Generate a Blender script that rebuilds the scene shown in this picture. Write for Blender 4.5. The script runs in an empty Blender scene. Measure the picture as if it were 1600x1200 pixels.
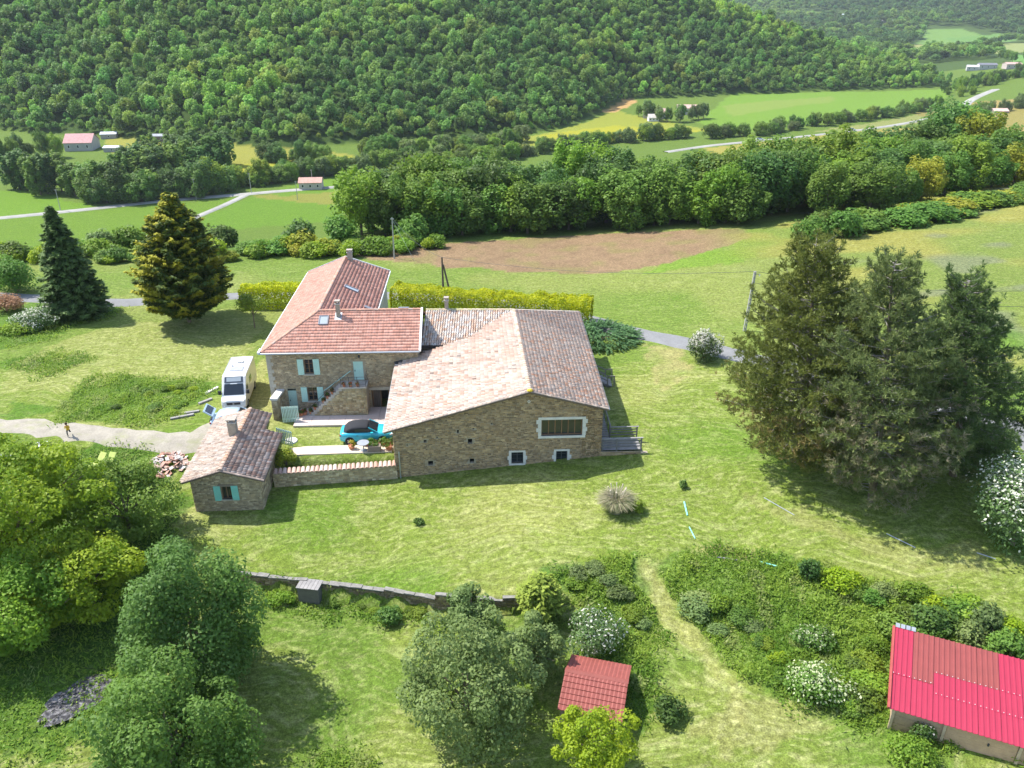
import bpy, math, random
import numpy as np
from mathutils import Vector, Matrix
R = math.radians
scene = bpy.context.scene

# ---------------------------------------------------------------- camera, sky, sun, exposure
cam_d = bpy.data.cameras.new('camera'); cam = bpy.data.objects.new('camera', cam_d)
scene.collection.objects.link(cam); scene.camera = cam
CAM_H, PITCH, FPX = 33.0, 26.0, 1250.0
cam.location = (0, 0, CAM_H); cam.rotation_euler = (R(90 - PITCH), 0, 0)
cam_d.sensor_width = 36.0; cam_d.lens = 36.0 * FPX / 1600.0
cam_d.clip_start = 0.5; cam_d.clip_end = 12000
SUN = Vector((-0.61, 0.27, 0.95)).normalized()
world = bpy.data.worlds.new('World'); scene.world = world; world.use_nodes = True
wn = world.node_tree.nodes; wl = world.node_tree.links
bg = wn['Background']; sky = wn.new('ShaderNodeTexSky'); sky.sky_type = 'NISHITA'; sky.sun_disc = False
sky.sun_elevation = math.asin(SUN.z); sky.sun_rotation = math.atan2(SUN.x, SUN.y)
wl.new(sky.outputs[0], bg.inputs[0]); bg.inputs[1].default_value = 0.15
sun_d = bpy.data.lights.new('sun', 'SUN'); sun = bpy.data.objects.new('sun', sun_d)
scene.collection.objects.link(sun); sun_d.energy = 3.8; sun_d.angle = R(0.5); sun_d.color = (1.0, 0.97, 0.92)
sun.rotation_euler = (-SUN).to_track_quat('-Z', 'Y').to_euler(); sun.location = (0, 0, 200)
scene.view_settings.view_transform = 'Standard'; scene.view_settings.look = 'None'
scene.view_settings.exposure = 1.13; scene.view_settings.gamma = 1.0
scene.view_settings.use_curve_mapping = False
scene.cycles.max_bounces = 5; scene.cycles.diffuse_bounces = 3; scene.cycles.glossy_bounces = 2; scene.cycles.transmission_bounces = 3; scene.cycles.volume_bounces = 0; scene.cycles.transparent_max_bounces = 8

# ---------------------------------------------------------------- helpers
rng = np.random.default_rng(7); random.seed(7)
COL = scene.collection
def link(o, parent=None):
    COL.objects.link(o)
    if parent is not None: o.parent = parent
    return o
def tag(o, label=None, cat=None, group=None, kind=None):
    if label: o['label'] = label
    if cat: o['category'] = cat
    if group: o['group'] = group
    if kind: o['kind'] = kind
    return o
def empty(name, loc, rz=0.0, label=None, cat=None, group=None):
    o = bpy.data.objects.new(name, None); o.empty_display_size = 0.3
    o.location = loc; o.rotation_euler = (0, 0, rz); link(o); return tag(o, label, cat, group)
def copy_tree(o, parent=None):
    c = o.copy(); link(c)
    if parent is not None: c.parent = parent
    for ch in o.children: copy_tree(ch, c)
    return c
def npmesh(name, V, F, cols=None, smooth=False):
    """V (n,3); F (m,k) one polygon size; cols (m,3) per face."""
    V = np.asarray(V, np.float32); F = np.asarray(F, np.int32); m, k = F.shape
    me = bpy.data.meshes.new(name); me.vertices.add(len(V)); me.vertices.foreach_set('co', V.ravel())
    me.loops.add(m * k); me.loops.foreach_set('vertex_index', F.ravel())
    me.polygons.add(m); me.polygons.foreach_set('loop_start', np.arange(0, m * k, k, dtype=np.int32))
    me.update(calc_edges=True)
    if smooth: me.polygons.foreach_set('use_smooth', np.ones(m, bool))
    if cols is not None:
        a = me.attributes.new('Col', 'FLOAT_COLOR', 'FACE')
        c = np.ones((m, 4), np.float32); c[:, :3] = cols; a.data.foreach_set('color', c.ravel())
    return me
class MB:
    """collects faces of any size with one colour each, builds ONE mesh object"""
    def __init__(s): s.v = []; s.f = []; s.c = []; s.col = (1, 1, 1)
    def add(s, vs, fs, col=None):
        b = len(s.v); s.v += [tuple(p) for p in vs]
        for f in fs: s.f.append([b + i for i in f]); s.c.append(col or s.col)
        return s
    def box(s, x0, x1, y0, y1, z0, z1, col=None):
        return s.add([(x0,y0,z0),(x1,y0,z0),(x1,y1,z0),(x0,y1,z0),(x0,y0,z1),(x1,y0,z1),(x1,y1,z1),(x0,y1,z1)],
                     [(0,3,2,1),(4,5,6,7),(0,1,5,4),(1,2,6,5),(2,3,7,6),(3,0,4,7)], col)
    def cbox(s, c, d, rz=0, col=None, rx=0, ry=0):
        M = Matrix.Translation(c) @ Matrix.Rotation(rz, 4, 'Z') @ Matrix.Rotation(ry, 4, 'Y') @ Matrix.Rotation(rx, 4, 'X')
        h = [k / 2 for k in d]
        vs = [M @ Vector((a * h[0], b * h[1], e * h[2])) for e in (-1, 1) for a, b in ((-1,-1),(1,-1),(1,1),(-1,1))]
        return s.add(vs, [(0,3,2,1),(4,5,6,7),(0,1,5,4),(1,2,6,5),(2,3,7,6),(3,0,4,7)], col)
    def beam(s, a, b, w, h, col=None):
        a, b = Vector(a), Vector(b); d = (b - a).normalized()
        up = Vector((0, 0, 1)) if abs(d.z) < .95 else Vector((0, 1, 0))
        sx = d.cross(up).normalized() * (w / 2); sz = sx.cross(d).normalized() * (h / 2)
        vs = [p + i * sx + j * sz for p in (a, b) for i, j in ((-1,-1),(1,-1),(1,1),(-1,1))]
        return s.add(vs, [(0,1,2,3),(7,6,5,4),(0,4,5,1),(1,5,6,2),(2,6,7,3),(3,7,4,0)], col)
    def tube(s, pts, rad, n=8, cap=True, col=None):
        pts = [Vector(p) for p in pts]
        if not hasattr(rad, '__len__'): rad = [rad] * len(pts)
        vs = []; fs = []
        for i, p in enumerate(pts):
            d = (pts[min(i + 1, len(pts) - 1)] - pts[max(i - 1, 0)]).normalized()
            up = Vector((0, 0, 1)) if abs(d.z) < .9 else Vector((1, 0, 0))
            a = d.cross(up).normalized(); b = a.cross(d)
            for k in range(n):
                t = 2 * math.pi * k / n; vs.append(p + (a * math.cos(t) + b * math.sin(t)) * rad[i])
        for i in range(len(pts) - 1):
            for k in range(n):
                fs.append((i*n+k, i*n+(k+1)%n, (i+1)*n+(k+1)%n, (i+1)*n+k))
        if cap: fs.append(tuple(range(n))[::-1]); fs.append(tuple((len(pts)-1)*n + k for k in range(n)))
        return s.add(vs, fs, col)
    def prism(s, poly, off, col=None):
        n = len(poly); off = Vector(off); a = [Vector(p) for p in poly]; vs = a + [p + off for p in a]
        fs = [tuple(range(n))[::-1], tuple(range(n, 2*n))] + [(i, (i+1)%n, n+(i+1)%n, n+i) for i in range(n)]
        return s.add(vs, fs, col)
    def loft(s, rings, col=None, cap=True):
        n = len(rings[0]); vs = [p for r in rings for p in r]; fs = []
        for i in range(len(rings) - 1):
            for k in range(n): fs.append((i*n+k, i*n+(k+1)%n, (i+1)*n+(k+1)%n, (i+1)*n+k))
        if cap: fs.append(tuple(range(n))[::-1]); fs.append(tuple((len(rings)-1)*n + k for k in range(n)))
        return s.add(vs, fs, col)
    def build(s, name, mat, parent=None, smooth=False, kind=None, fix=False):
        me = bpy.data.meshes.new(name); me.from_pydata(s.v, [], s.f); me.update()
        a = me.attributes.new('Col', 'FLOAT_COLOR', 'FACE')
        c = np.ones((len(s.f), 4), np.float32); c[:, :3] = np.array(s.c).reshape(-1, 3); a.data.foreach_set('color', c.ravel())
        if smooth: me.polygons.foreach_set('use_smooth', np.ones(len(s.f), bool))
        if fix:
            import bmesh
            b = bmesh.new(); b.from_mesh(me); bmesh.ops.recalc_face_normals(b, faces=b.faces); b.to_mesh(me); b.free()
        me.materials.append(mat); o = bpy.data.objects.new(name, me); link(o, parent)
        if kind: o['kind'] = kind
        return o

# ---------------------------------------------------------------- materials
def new_mat(name):
    m = bpy.data.materials.new(name); m.use_nodes = True; nt = m.node_tree
    return m, nt, nt.nodes['Principled BSDF']
def N(nt, t, **kw):
    n = nt.nodes.new(t)
    for k, v in kw.items(): setattr(n, k, v)
    return n
def mixc(nt, fac, a, b, blend='MIX'):
    n = N(nt, 'ShaderNodeMix', data_type='RGBA', blend_type=blend)
    for i, v in ((0, fac), (6, a), (7, b)):
        if hasattr(v, 'is_output'): nt.links.new(v, n.inputs[i])
        elif i == 0: n.inputs[0].default_value = v
        else: n.inputs[i].default_value = (*v, 1) if len(v) == 3 else v
    return n.outputs[2]
def noise(nt, scale, detail=4, rough=.55, vec=None):
    n = N(nt, 'ShaderNodeTexNoise'); n.inputs['Scale'].default_value = scale
    n.inputs['Detail'].default_value = detail; n.inputs['Roughness'].default_value = rough
    if vec is not None: nt.links.new(vec, n.inputs['Vector'])
    return n.outputs['Fac']
def ramp(nt, fac, lo, hi, a=0.0, b=1.0):
    n = N(nt, 'ShaderNodeMapRange'); nt.links.new(fac, n.inputs[0])
    for i, v in enumerate((lo, hi, a, b)): n.inputs[i + 1].default_value = v
    return n.outputs[0]
def bump(nt, h, strength, dist, target):
    b = N(nt, 'ShaderNodeBump'); b.inputs['Strength'].default_value = strength; b.inputs['Distance'].default_value = dist
    nt.links.new(h, b.inputs['Height']); nt.links.new(b.outputs[0], target)
def coords(nt, scale=None):
    tc = N(nt, 'ShaderNodeTexCoord'); v = tc.outputs['Object']
    if scale:
        mp = N(nt, 'ShaderNodeMapping'); mp.inputs['Scale'].default_value = scale; nt.links.new(v, mp.inputs[0]); v = mp.outputs[0]
    return v
_mc = {}
def M(name, col=(.5,.5,.5), rough=.7, metal=0.0, var=.18, nscale=3.0, use_col=False, bmp=0.0, spec=.3, dirt=None, stretch=None):
    """plain surface: base colour, broken up by two noises (grain and stains), optional per-face colour"""
    if name in _mc: return _mc[name]
    m, nt, b = new_mat(name); v = coords(nt, stretch)
    n1 = noise(nt, nscale, 5, .6, v); n2 = noise(nt, nscale * 9, 3, .6, v)
    c = col
    if use_col:
        a = N(nt, 'ShaderNodeAttribute', attribute_name='Col'); c = mixc(nt, 1.0, a.outputs['Color'], (*col, 1), 'MULTIPLY')
    f = ramp(nt, n1, .25, .75, 1 - var, 1 + var); g = ramp(nt, n2, .3, .7, 1 - var * .6, 1 + var * .6)
    mm = N(nt, 'ShaderNodeMath', operation='MULTIPLY'); nt.links.new(f, mm.inputs[0]); nt.links.new(g, mm.inputs[1])
    cc = N(nt, 'ShaderNodeCombineColor')
    for i in range(3): nt.links.new(mm.outputs[0], cc.inputs[i])
    c = mixc(nt, 1.0, c, cc.outputs[0], 'MULTIPLY')
    if dirt: c = mixc(nt, ramp(nt, noise(nt, nscale * .6, 6, .65, v), .52, .72, 0, .8), c, dirt)
    nt.links.new(c, b.inputs['Base Color']); b.inputs['Roughness'].default_value = rough
    b.inputs['Metallic'].default_value = metal; b.inputs['Specular IOR Level'].default_value = spec
    if bmp: bump(nt, n2, bmp, .02, b.inputs['Normal'])
    _mc[name] = m; return m
def glass_mat(name, col=(.02,.025,.03), rough=.06):
    if name in _mc: return _mc[name]
    m, nt, b = new_mat(name); b.inputs['Base Color'].default_value = (*col, 1); b.inputs['Roughness'].default_value = rough
    b.inputs['Specular IOR Level'].default_value = .7
    bump(nt, noise(nt, 1.2, 2, .5, coords(nt)), .02, .05, b.inputs['Normal']); _mc[name] = m; return m
def leaf_mat(name, c1, c2, trans=.3, rough=.55, tint=False, vary=.25, c3=None):
    """foliage: face colour R picks between two leaf colours, G a flower or dry colour; each tree differs a little"""
    if name in _mc: return _mc[name]
    m, nt, b = new_mat(name)
    a = N(nt, 'ShaderNodeAttribute', attribute_name='Col'); sp = N(nt, 'ShaderNodeSeparateColor'); nt.links.new(a.outputs['Color'], sp.inputs[0])
    c = mixc(nt, sp.outputs[0], c1, c2)
    if c3: c = mixc(nt, sp.outputs[1], c, c3)
    oi = N(nt, 'ShaderNodeObjectInfo')
    hs = N(nt, 'ShaderNodeHueSaturation'); nt.links.new(c, hs.inputs['Color'])
    nt.links.new(ramp(nt, oi.outputs['Random'], 0, 1, 1 - vary, 1 + vary), hs.inputs['Value'])
    mul = N(nt, 'ShaderNodeMath', operation='MULTIPLY'); mul.inputs[1].default_value = 7.31; nt.links.new(oi.outputs['Random'], mul.inputs[0])
    fr = N(nt, 'ShaderNodeMath', operation='FRACT'); nt.links.new(mul.outputs[0], fr.inputs[0])
    nt.links.new(ramp(nt, fr.outputs[0], 0, 1, .5 - .018 * vary / .25, .5 + .018 * vary / .25), hs.inputs['Hue'])
    c = hs.outputs[0]
    if tint:
        t = N(nt, 'ShaderNodeAttribute', attribute_name='tint', attribute_type='INSTANCER'); c = mixc(nt, 1.0, c, t.outputs['Color'], 'MULTIPLY')
    nt.links.new(c, b.inputs['Base Color']); b.inputs['Roughness'].default_value = rough; b.inputs['Specular IOR Level'].default_value = .25
    tr = N(nt, 'ShaderNodeBsdfTranslucent'); nt.links.new(c, tr.inputs[0])
    mx = N(nt, 'ShaderNodeMixShader'); mx.inputs[0].default_value = trans
    nt.links.new(b.outputs[0], mx.inputs[1]); nt.links.new(tr.outputs[0], mx.inputs[2])
    nt.links.new(mx.outputs[0], nt.nodes['Material Output'].inputs['Surface']); _mc[name] = m; return m

# ---------------------------------------------------------------- terrain
def sst(a, b, x):
    t = np.clip((x - a) / (b - a), 0, 1); return t * t * (3 - 2 * t)
def vnoise(x, y, s, seed=0):
    """smooth value noise in -1..1"""
    x = np.asarray(x, float) / s; y = np.asarray(y, float) / s
    xi = np.floor(x); yi = np.floor(y); fx = x - xi; fy = y - yi; fx = fx*fx*(3-2*fx); fy = fy*fy*(3-2*fy)
    def h(i, j):
        v = np.sin(i * 127.1 + j * 311.7 + seed * 74.7) * 43758.5453; return (v - np.floor(v)) * 2 - 1
    return (h(xi,yi)*(1-fx)+h(xi+1,yi)*fx)*(1-fy) + (h(xi,yi+1)*(1-fx)+h(xi+1,yi+1)*fx)*fy
WALL_X = [-60, -25, -16.3, -.6, 8, 15, 23, 32, 60]; WALL_Y = [48, 44, 42.5, 39.7, 41, 41, 36.5, 31, 22]
BASE_X = [-900, -330, -131, 20, 55, 97, 190, 425, 700]; BASE_Y = [560, 540, 467, 537, 597, 705, 736, 817, 900]
VALLEY = -47.0
def hill_base(x): return np.interp(x, BASE_X, BASE_Y)
def crest_z(x): return np.clip(33 + (137 - x) * .26, -44, 190)
def valley_edge(x): return 110 + np.clip((x + 36) * 1.5, 0, 34) + np.clip((x - 5) * .5, 0, 60)
def terr(x, y):
    x = np.asarray(x, float); y = np.asarray(y, float)
    right = .07 * np.logaddexp(0, (x - 9) / 4) * 4 * sst(-10, 20, x)
    zf = np.interp(x, [-60, -26, -9.2, 7.05, 12], [-1.2, -1.3, -1.5, -.05, 0])
    # the yard is held up by the courtyard wall and the buildings between x=-23 and 7; elsewhere it slopes
    held = sst(-26, -23.5, x) * (1 - sst(7, 10, x))
    step = np.where(x < -9.2, 53.75, 53.95 + (x + 9.2) * .049)
    a = np.where(held > .5, step, step - 2.5); b = np.where(held > .5, step + .9, step + 4.5)
    up = sst(a, b, y)
    z = zf * (1 - up) - .075 * np.maximum(0, 53.5 - y) + right
    wl = np.interp(x, WALL_X, WALL_Y); hw = np.interp(x, [-24, -20, .2, 4], [3, .12, .12, 3.2])
    z = z - 1.0 * (1 - sst(-hw, hw, y - wl + hw * .2))
    far = np.maximum(0, y - 75); z = z - .0009 * np.minimum(far, 90) ** 2
    z = z + .10 * vnoise(x, y, 5, 1) * sst(4, 14, np.abs(y - 58)) + .25 * vnoise(x, y, 17, 2) * sst(10, 40, np.abs(y - 58))
    y0 = valley_edge(x); d = sst(0, 1, (y - y0) / 150)
    z = z * (1 - d) + VALLEY * d
    vb = VALLEY + .9 * vnoise(x, y, 70, 3) * sst(300, 420, y)
    z = np.where(y > y0 + 150, vb, z)
    # wooded spur behind the valley
    hb = hill_base(x); cy = np.maximum(900, hb + 90); t = (y - hb) / (cy - hb)
    rise = (crest_z(x) - VALLEY) * np.clip(np.where(t < 1, np.clip(t, 0, 1) ** 1.05, 1 - (y - cy) / 330), 0, 1)
    gul = 1 + .16 * vnoise(x, y * .45, 95, 4) + .07 * vnoise(x, y, 38, 5)
    z = z + rise * gul * (y > 300)
    # flank of the valley to the east
    z = z + .13 * np.maximum(0, x - (265 + .42 * np.maximum(0, y - 450))) * sst(250, 420, y) * (1 - sst(900, 1300, y))
    # far side
    z = z + .10 * np.maximum(0, y - 1650 + .15 * (x - 800)) * (1 + .3 * vnoise(x, y, 260, 6)) + 14 * np.clip(vnoise(x, y, 210, 8), 0, 1) * sst(1050, 1300, y)
    return z
def tz(x, y): return float(terr(x, y))
_s, _c = math.sin(R(PITCH)), math.cos(R(PITCH))
def at(px, py, dz=0.0):
    """ground point seen at a photo pixel (1600 wide): ray marched on to the terrain"""
    u = (px - 800) / FPX; v = (600 - py) / FPX; d = np.array([u, _c + _s * v, -_s + _c * v])
    t = np.concatenate([np.arange(20, 200, .25), np.geomspace(200, 4000, 2500)])
    z = CAM_H + d[2] * t; h = terr(d[0] * t, d[1] * t) + dz; k = int(np.argmax(z < h))
    t0, t1 = t[max(k - 1, 0)], t[k]
    for _ in range(30):
        tm = (t0 + t1) / 2
        if CAM_H + d[2] * tm < tz(d[0] * tm, d[1] * tm) + dz: t1 = tm
        else: t0 = tm
    return Vector((d[0] * t1, d[1] * t1, tz(d[0] * t1, d[1] * t1)))
def atz(px, py, z):
    u = (px - 800) / FPX; v = (600 - py) / FPX; t = (z - CAM_H) / (-_s + _c * v); return Vector((u * t, (_c + _s * v) * t, z))
def aty(px, py, Y):
    u = (px - 800) / FPX; v = (600 - py) / FPX; t = Y / (_c + _s * v); return Vector((u * t, Y, CAM_H + (-_s + _c * v) * t))

# ---------------------------------------------------------------- ground sheet with its fields
def inpoly(X, Y, poly):
    r = np.zeros(X.shape, bool); n = len(poly)
    for i in range(n):
        x0, y0 = poly[i]; x1, y1 = poly[(i + 1) % n]
        c = ((y0 > Y) != (y1 > Y)) & (X < (x1 - x0) * (Y - y0) / ((y1 - y0) or 1e-9) + x0); r ^= c
    return r
def wpoly(pix): return [tuple(at(*p))[:2] for p in pix]
def segdist(X, Y, pts):
    d = np.full(X.shape, 1e9)
    for (x0, y0), (x1, y1) in zip(pts[:-1], pts[1:]):
        dx, dy = x1 - x0, y1 - y0; t = np.clip(((X - x0) * dx + (Y - y0) * dy) / (dx*dx + dy*dy + 1e-9), 0, 1)
        d = np.minimum(d, np.hypot(X - x0 - t * dx, Y - y0 - t * dy))
    return d
ys = np.concatenate([np.arange(-60, 14, 4.0), np.arange(14, 100, .36), 100 * np.exp(np.linspace(0, math.log(38), 430))[1:]])
sx = np.linspace(-1, 1, 481)
def make_ground():
    Yg = np.repeat(ys[:, None], len(sx), 1); Xg = sx[None, :] * (66 + .74 * np.maximum(Yg, 0))
    Xg = Xg + .55 * (Yg < 0) * 0
    Zg = terr(Xg, Yg); sh = Xg.shape
    C = np.zeros(sh + (3,)); dry = np.zeros(sh)
    jx = Xg + 1.2 * vnoise(Xg, Yg, 3, 11) + .5 * vnoise(Xg, Yg, 1.1, 12); jy = Yg + 1.2 * vnoise(Xg, Yg, 3, 13) + .5 * vnoise(Xg, Yg, 1.1, 14)
    fx = Xg + (2.5 * vnoise(Xg, Yg, 12, 15)) * (Yg > 150); fy = Yg + 2.5 * vnoise(Xg, Yg, 12, 16) * (Yg > 150)
    def put(mask, col, d=None, soft=1.0):
        m = np.asarray(mask, float) * soft
        C[:] = C * (1 - m[..., None]) + np.array(col) * m[..., None]
        if d is not None: dry[:] = dry * (1 - m) + d * m
    put(np.ones(sh), (.175, .225, .058), .35)
    # upper meadow: long grass, patchy
    n = sst(-.3, .6, vnoise(Xg, Yg, 14, 20) + .5 * vnoise(Xg, Yg, 5, 21))
    put((Yg > 72) * n, (.225, .255, .085), .3); put((Yg > 72) * (1 - n), (.155, .225, .05), .2, .7)
    # mown lawn in front of the barn and round the house
    lawn = (Yg < 72); put(lawn, (.185, .235, .055), .62)
    put(lawn * sst(.05, .7, vnoise(Xg, Yg, 7, 22)), (.13, .215, .035), .3, .8)
    put(lawn * sst(.2, .8, vnoise(Xg * .35, Yg, 4, 23)), (.31, .31, .125), .9, .65)
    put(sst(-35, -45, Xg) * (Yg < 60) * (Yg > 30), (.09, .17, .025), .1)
    # lower garden: rough grass
    wl = np.interp(Xg, WALL_X, WALL_Y)
    low = (Yg < wl - .2); put(low, (.19, .23, .062), .75)
    put(low * sst(.1, .6, vnoise(Xg, Yg, 5, 24)), (.11, .19, .035), .3, .7)
    lush = inpoly(jx, jy, wpoly([(1010, 890), (1130, 870), (1300, 900), (1600, 985), (1600, 1200), (1400, 1140), (1240, 1120), (1120, 1000), (1060, 940)]))
    put(lush, (.12, .20, .04), .15, .8)
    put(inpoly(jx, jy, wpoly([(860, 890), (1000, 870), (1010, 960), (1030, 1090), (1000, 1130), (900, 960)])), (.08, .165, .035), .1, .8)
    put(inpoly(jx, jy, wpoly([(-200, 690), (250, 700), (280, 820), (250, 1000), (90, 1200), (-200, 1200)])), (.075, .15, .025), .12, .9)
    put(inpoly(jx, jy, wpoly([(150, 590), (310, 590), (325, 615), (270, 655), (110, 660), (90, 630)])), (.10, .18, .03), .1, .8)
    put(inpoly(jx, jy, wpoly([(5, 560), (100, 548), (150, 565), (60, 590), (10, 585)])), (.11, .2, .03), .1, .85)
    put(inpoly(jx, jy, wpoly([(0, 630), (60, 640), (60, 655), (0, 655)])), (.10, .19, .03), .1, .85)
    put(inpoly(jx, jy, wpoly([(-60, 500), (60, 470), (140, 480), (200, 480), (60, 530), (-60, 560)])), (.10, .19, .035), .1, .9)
    # hay left lying on the slope beside the conifers
    put(inpoly(jx, jy, wpoly([(60, 540), (220, 500), (400, 500), (400, 560), (330, 600), (200, 590), (60, 610), (0, 620), (0, 590)])), (.265, .28, .105), 1.0, .8)
    # bare earth
    put(inpoly(jx, jy, wpoly([(1003, 535), (1055, 545), (1068, 575), (1078, 600), (1052, 612), (1020, 585)])) * sst(-.6, .3, vnoise(Xg, Yg, 1.6, 30)), (.40, .33, .20), .2, .75)
    put(inpoly(jx, jy, wpoly([(1080, 870), (1120, 855), (1170, 858), (1160, 872), (1100, 885)])), (.40, .345, .19), .5, .7)
    put(sst(1.0, .2, segdist(jx, jy, wpoly([(1005, 900), (1050, 965), (1090, 1010), (1130, 1060), (1150, 1120)]))), (.33, .31, .14), .8, .8)
    put(inpoly(jx, jy, wpoly([(1080, 1130), (1150, 1110), (1240, 1120), (1330, 1160), (1250, 1190), (1100, 1170)])), (.30, .27, .14), .8, .55)
    put(inpoly(jx, jy, wpoly([(1180, 770), (1330, 830), (1500, 840), (1560, 900), (1420, 880), (1260, 830)])), (.30, .27, .14), .6, .45)
    put(inpoly(jx, jy, wpoly([(330, 640), (350, 625), (420, 560), (440, 600), (440, 650), (420, 680)])), (.34, .31, .16), .5, .7)
    put(sst(2.2, .5, segdist(jx, jy, wpoly([(395, 655), (480, 672), (620, 672)]))), (.30, .31, .13), .7, .6)
    # ploughed field and its green fringe
    br = inpoly(Xg + 3 * vnoise(Xg, Yg, 9, 31), Yg + 1.6 * vnoise(Xg, Yg, 5, 32), wpoly([(545, 398), (640, 382), (800, 372), (1000, 362), (1170, 358), (1170, 372), (1120, 392), (1030, 412), (930, 428), (800, 424), (700, 414), (610, 408)]))
    put(inpoly(jx, jy, wpoly([(1080, 400), (1180, 357), (1290, 352), (1250, 375), (1150, 410), (1000, 430)])), (.165, .27, .04), .1, .8)
    put(br, (.31, .185, .165), 0.0, .9); put(br * sst(.1, .7, vnoise(Xg, Yg, 1.3, 33)), (.22, .135, .115), 0, .5); put(br * sst(.2, .8, vnoise(Xg, Yg, 3, 37)), (.22, .20, .09), .1, .5)
    # flowery slope to the east
    east = sst(26, 42, Xg) * (Yg > 50) * (Yg < 190); put(east, (.185, .225, .07), .2, .8)
    put(east * sst(.0, .7, vnoise(Xg, Yg * 1.6, 9, 34)), (.30, .26, .085), .3, .8)
    put(east * sst(.35, .8, vnoise(Xg, Yg * 1.4, 5, 35)), (.20, .195, .19), .0, .6)
    put(sst(84, 75, Yg) * east * sst(.0, .6, vnoise(Xg, Yg, 6, 36)), (.12, .22, .04), .1, .7)
    # scrubby edge, slope to the valley
    y0 = valley_edge(Xg); put(sst(-6, 8, Yg - y0) * (Yg < 320), (.10, .165, .035), .1)
    # valley floor
    v = (Yg > y0 + 120); put(v, (.125, .185, .04), .1)
    F = [([(-60, 296), (60, 300), (130, 318), (145, 326), (0, 338), (-60, 342)], (.105, .235, .03)),
         ([(-60, 346), (130, 332), (380, 308), (330, 336), (222, 376), (60, 387), (-60, 392)], (.10, .21, .032)),
         ([(300, 350), (395, 306), (520, 297), (545, 330), (520, 345), (340, 362)], (.095, .215, .032)),
         ([(395, 305), (570, 291), (560, 300), (520, 322), (440, 312)], (.175, .22, .065)),
         ([(430, 302), (575, 289), (570, 293), (440, 307)], (.10, .22, .035)),
         ([(160, 215), (260, 205), (400, 196), (470, 230), (570, 246), (540, 262), (420, 268), (330, 272), (250, 245), (170, 240)], (.215, .26, .07)),
         ([(300, 262), (560, 244), (575, 252), (520, 264), (330, 290)], (.25, .31, .04)),
         ([(430, 296), (560, 268), (730, 252), (740, 262), (580, 292)], (.105, .23, .035)),
         ([(560, 255), (730, 238), (860, 205), (920, 190), (960, 172), (1005, 182), (1110, 203), (900, 222), (740, 240)], (.21, .28, .06)),
         ([(840, 212), (960, 196), (1110, 204), (900, 226)], (.27, .32, .04)),
         ([(1095, 192), (1140, 148), (1500, 136), (1470, 158), (1330, 182), (1190, 206), (1120, 204)], (.125, .265, .05)),
         ([(1130, 165), (1300, 150), (1310, 158), (1140, 182)], (.16, .27, .08)),
         ([(1270, 206), (1480, 172), (1490, 182), (1330, 208)], (.19, .25, .12)),
         ([(1100, 232), (1440, 196), (1440, 206), (1120, 242)], (.25, .27, .09)),
         ([(1450, 205), (1520, 160), (1660, 150), (1660, 215)], (.25, .235, .12)),
         ([(1420, 175), (1600, 165), (1660, 190), (1500, 205)], (.20, .21, .09)),
         ([(930, 168), (985, 150), (1000, 160), (960, 176)], (.38, .29, .17))]
    for pix, col in F: put(inpoly(fx, fy, wpoly(pix)) & v, (col[0] * 1.32, col[1] * 1.02, col[2] * .95), .1)
    # woodland floor
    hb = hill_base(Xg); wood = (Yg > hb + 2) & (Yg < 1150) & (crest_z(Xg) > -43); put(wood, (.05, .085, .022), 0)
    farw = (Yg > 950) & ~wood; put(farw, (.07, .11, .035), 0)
    for pix, col in [([(1420, 72), (1450, 46), (1500, 44), (1540, 56), (1500, 72)], (.17, .27, .09)), ([(1375, 72), (1480, 68), (1540, 78), (1400, 84)], (.29, .29, .14)),
                     ([(1310, 42), (1350, 38), (1365, 46), (1320, 48)], (.29, .29, .15)), ([(1520, 70), (1660, 55), (1660, 78), (1560, 84)], (.27, .29, .14)),
                     ([(1570, 80), (1660, 84), (1660, 110), (1585, 108)], (.14, .27, .09)), ([(1480, 60), (1560, 52), (1590, 62), (1500, 68)], (.15, .26, .09))]:
        put(inpoly(fx, fy, wpoly(pix)), col, 0)
    idx = np.arange(sh[0] * sh[1]).reshape(sh)
    Fq = np.stack([idx[:-1, :-1], idx[:-1, 1:], idx[1:, 1:], idx[1:, :-1]], -1).reshape(-1, 4)
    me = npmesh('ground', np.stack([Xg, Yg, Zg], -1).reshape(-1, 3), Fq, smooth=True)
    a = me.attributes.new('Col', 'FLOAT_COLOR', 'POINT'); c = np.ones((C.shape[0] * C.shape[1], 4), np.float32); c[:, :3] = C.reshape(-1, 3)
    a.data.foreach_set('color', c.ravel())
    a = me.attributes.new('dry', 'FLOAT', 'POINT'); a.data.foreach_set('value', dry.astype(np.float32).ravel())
    m, nt, b = new_mat('meadow ground'); geo = N(nt, 'ShaderNodeNewGeometry').outputs['Position']
    def mp(sc, rot=0):
        n = N(nt, 'ShaderNodeMapping'); n.inputs['Scale'].default_value = sc; n.inputs['Rotation'].default_value = (0, 0, rot); nt.links.new(geo, n.inputs[0]); return n.outputs[0]
    A = N(nt, 'ShaderNodeAttribute', attribute_name='Col').outputs['Color']; Dr = N(nt, 'ShaderNodeAttribute', attribute_name='dry').outputs['Fac']
    warp = N(nt, 'ShaderNodeVectorMath', operation='MULTIPLY_ADD'); wn_ = N(nt, 'ShaderNodeTexNoise'); wn_.inputs['Scale'].default_value = .09; nt.links.new(geo, wn_.inputs[0])
    nt.links.new(wn_.outputs['Color'], warp.inputs[0]); warp.inputs[1].default_value = (9, 9, 0); nt.links.new(geo, warp.inputs[2])
    def mpw(sc, rot=0):
        n = N(nt, 'ShaderNodeMapping'); n.inputs['Scale'].default_value = sc; n.inputs['Rotation'].default_value = (0, 0, rot); nt.links.new(warp.outputs[0], n.inputs[0]); return n.outputs[0]
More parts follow.
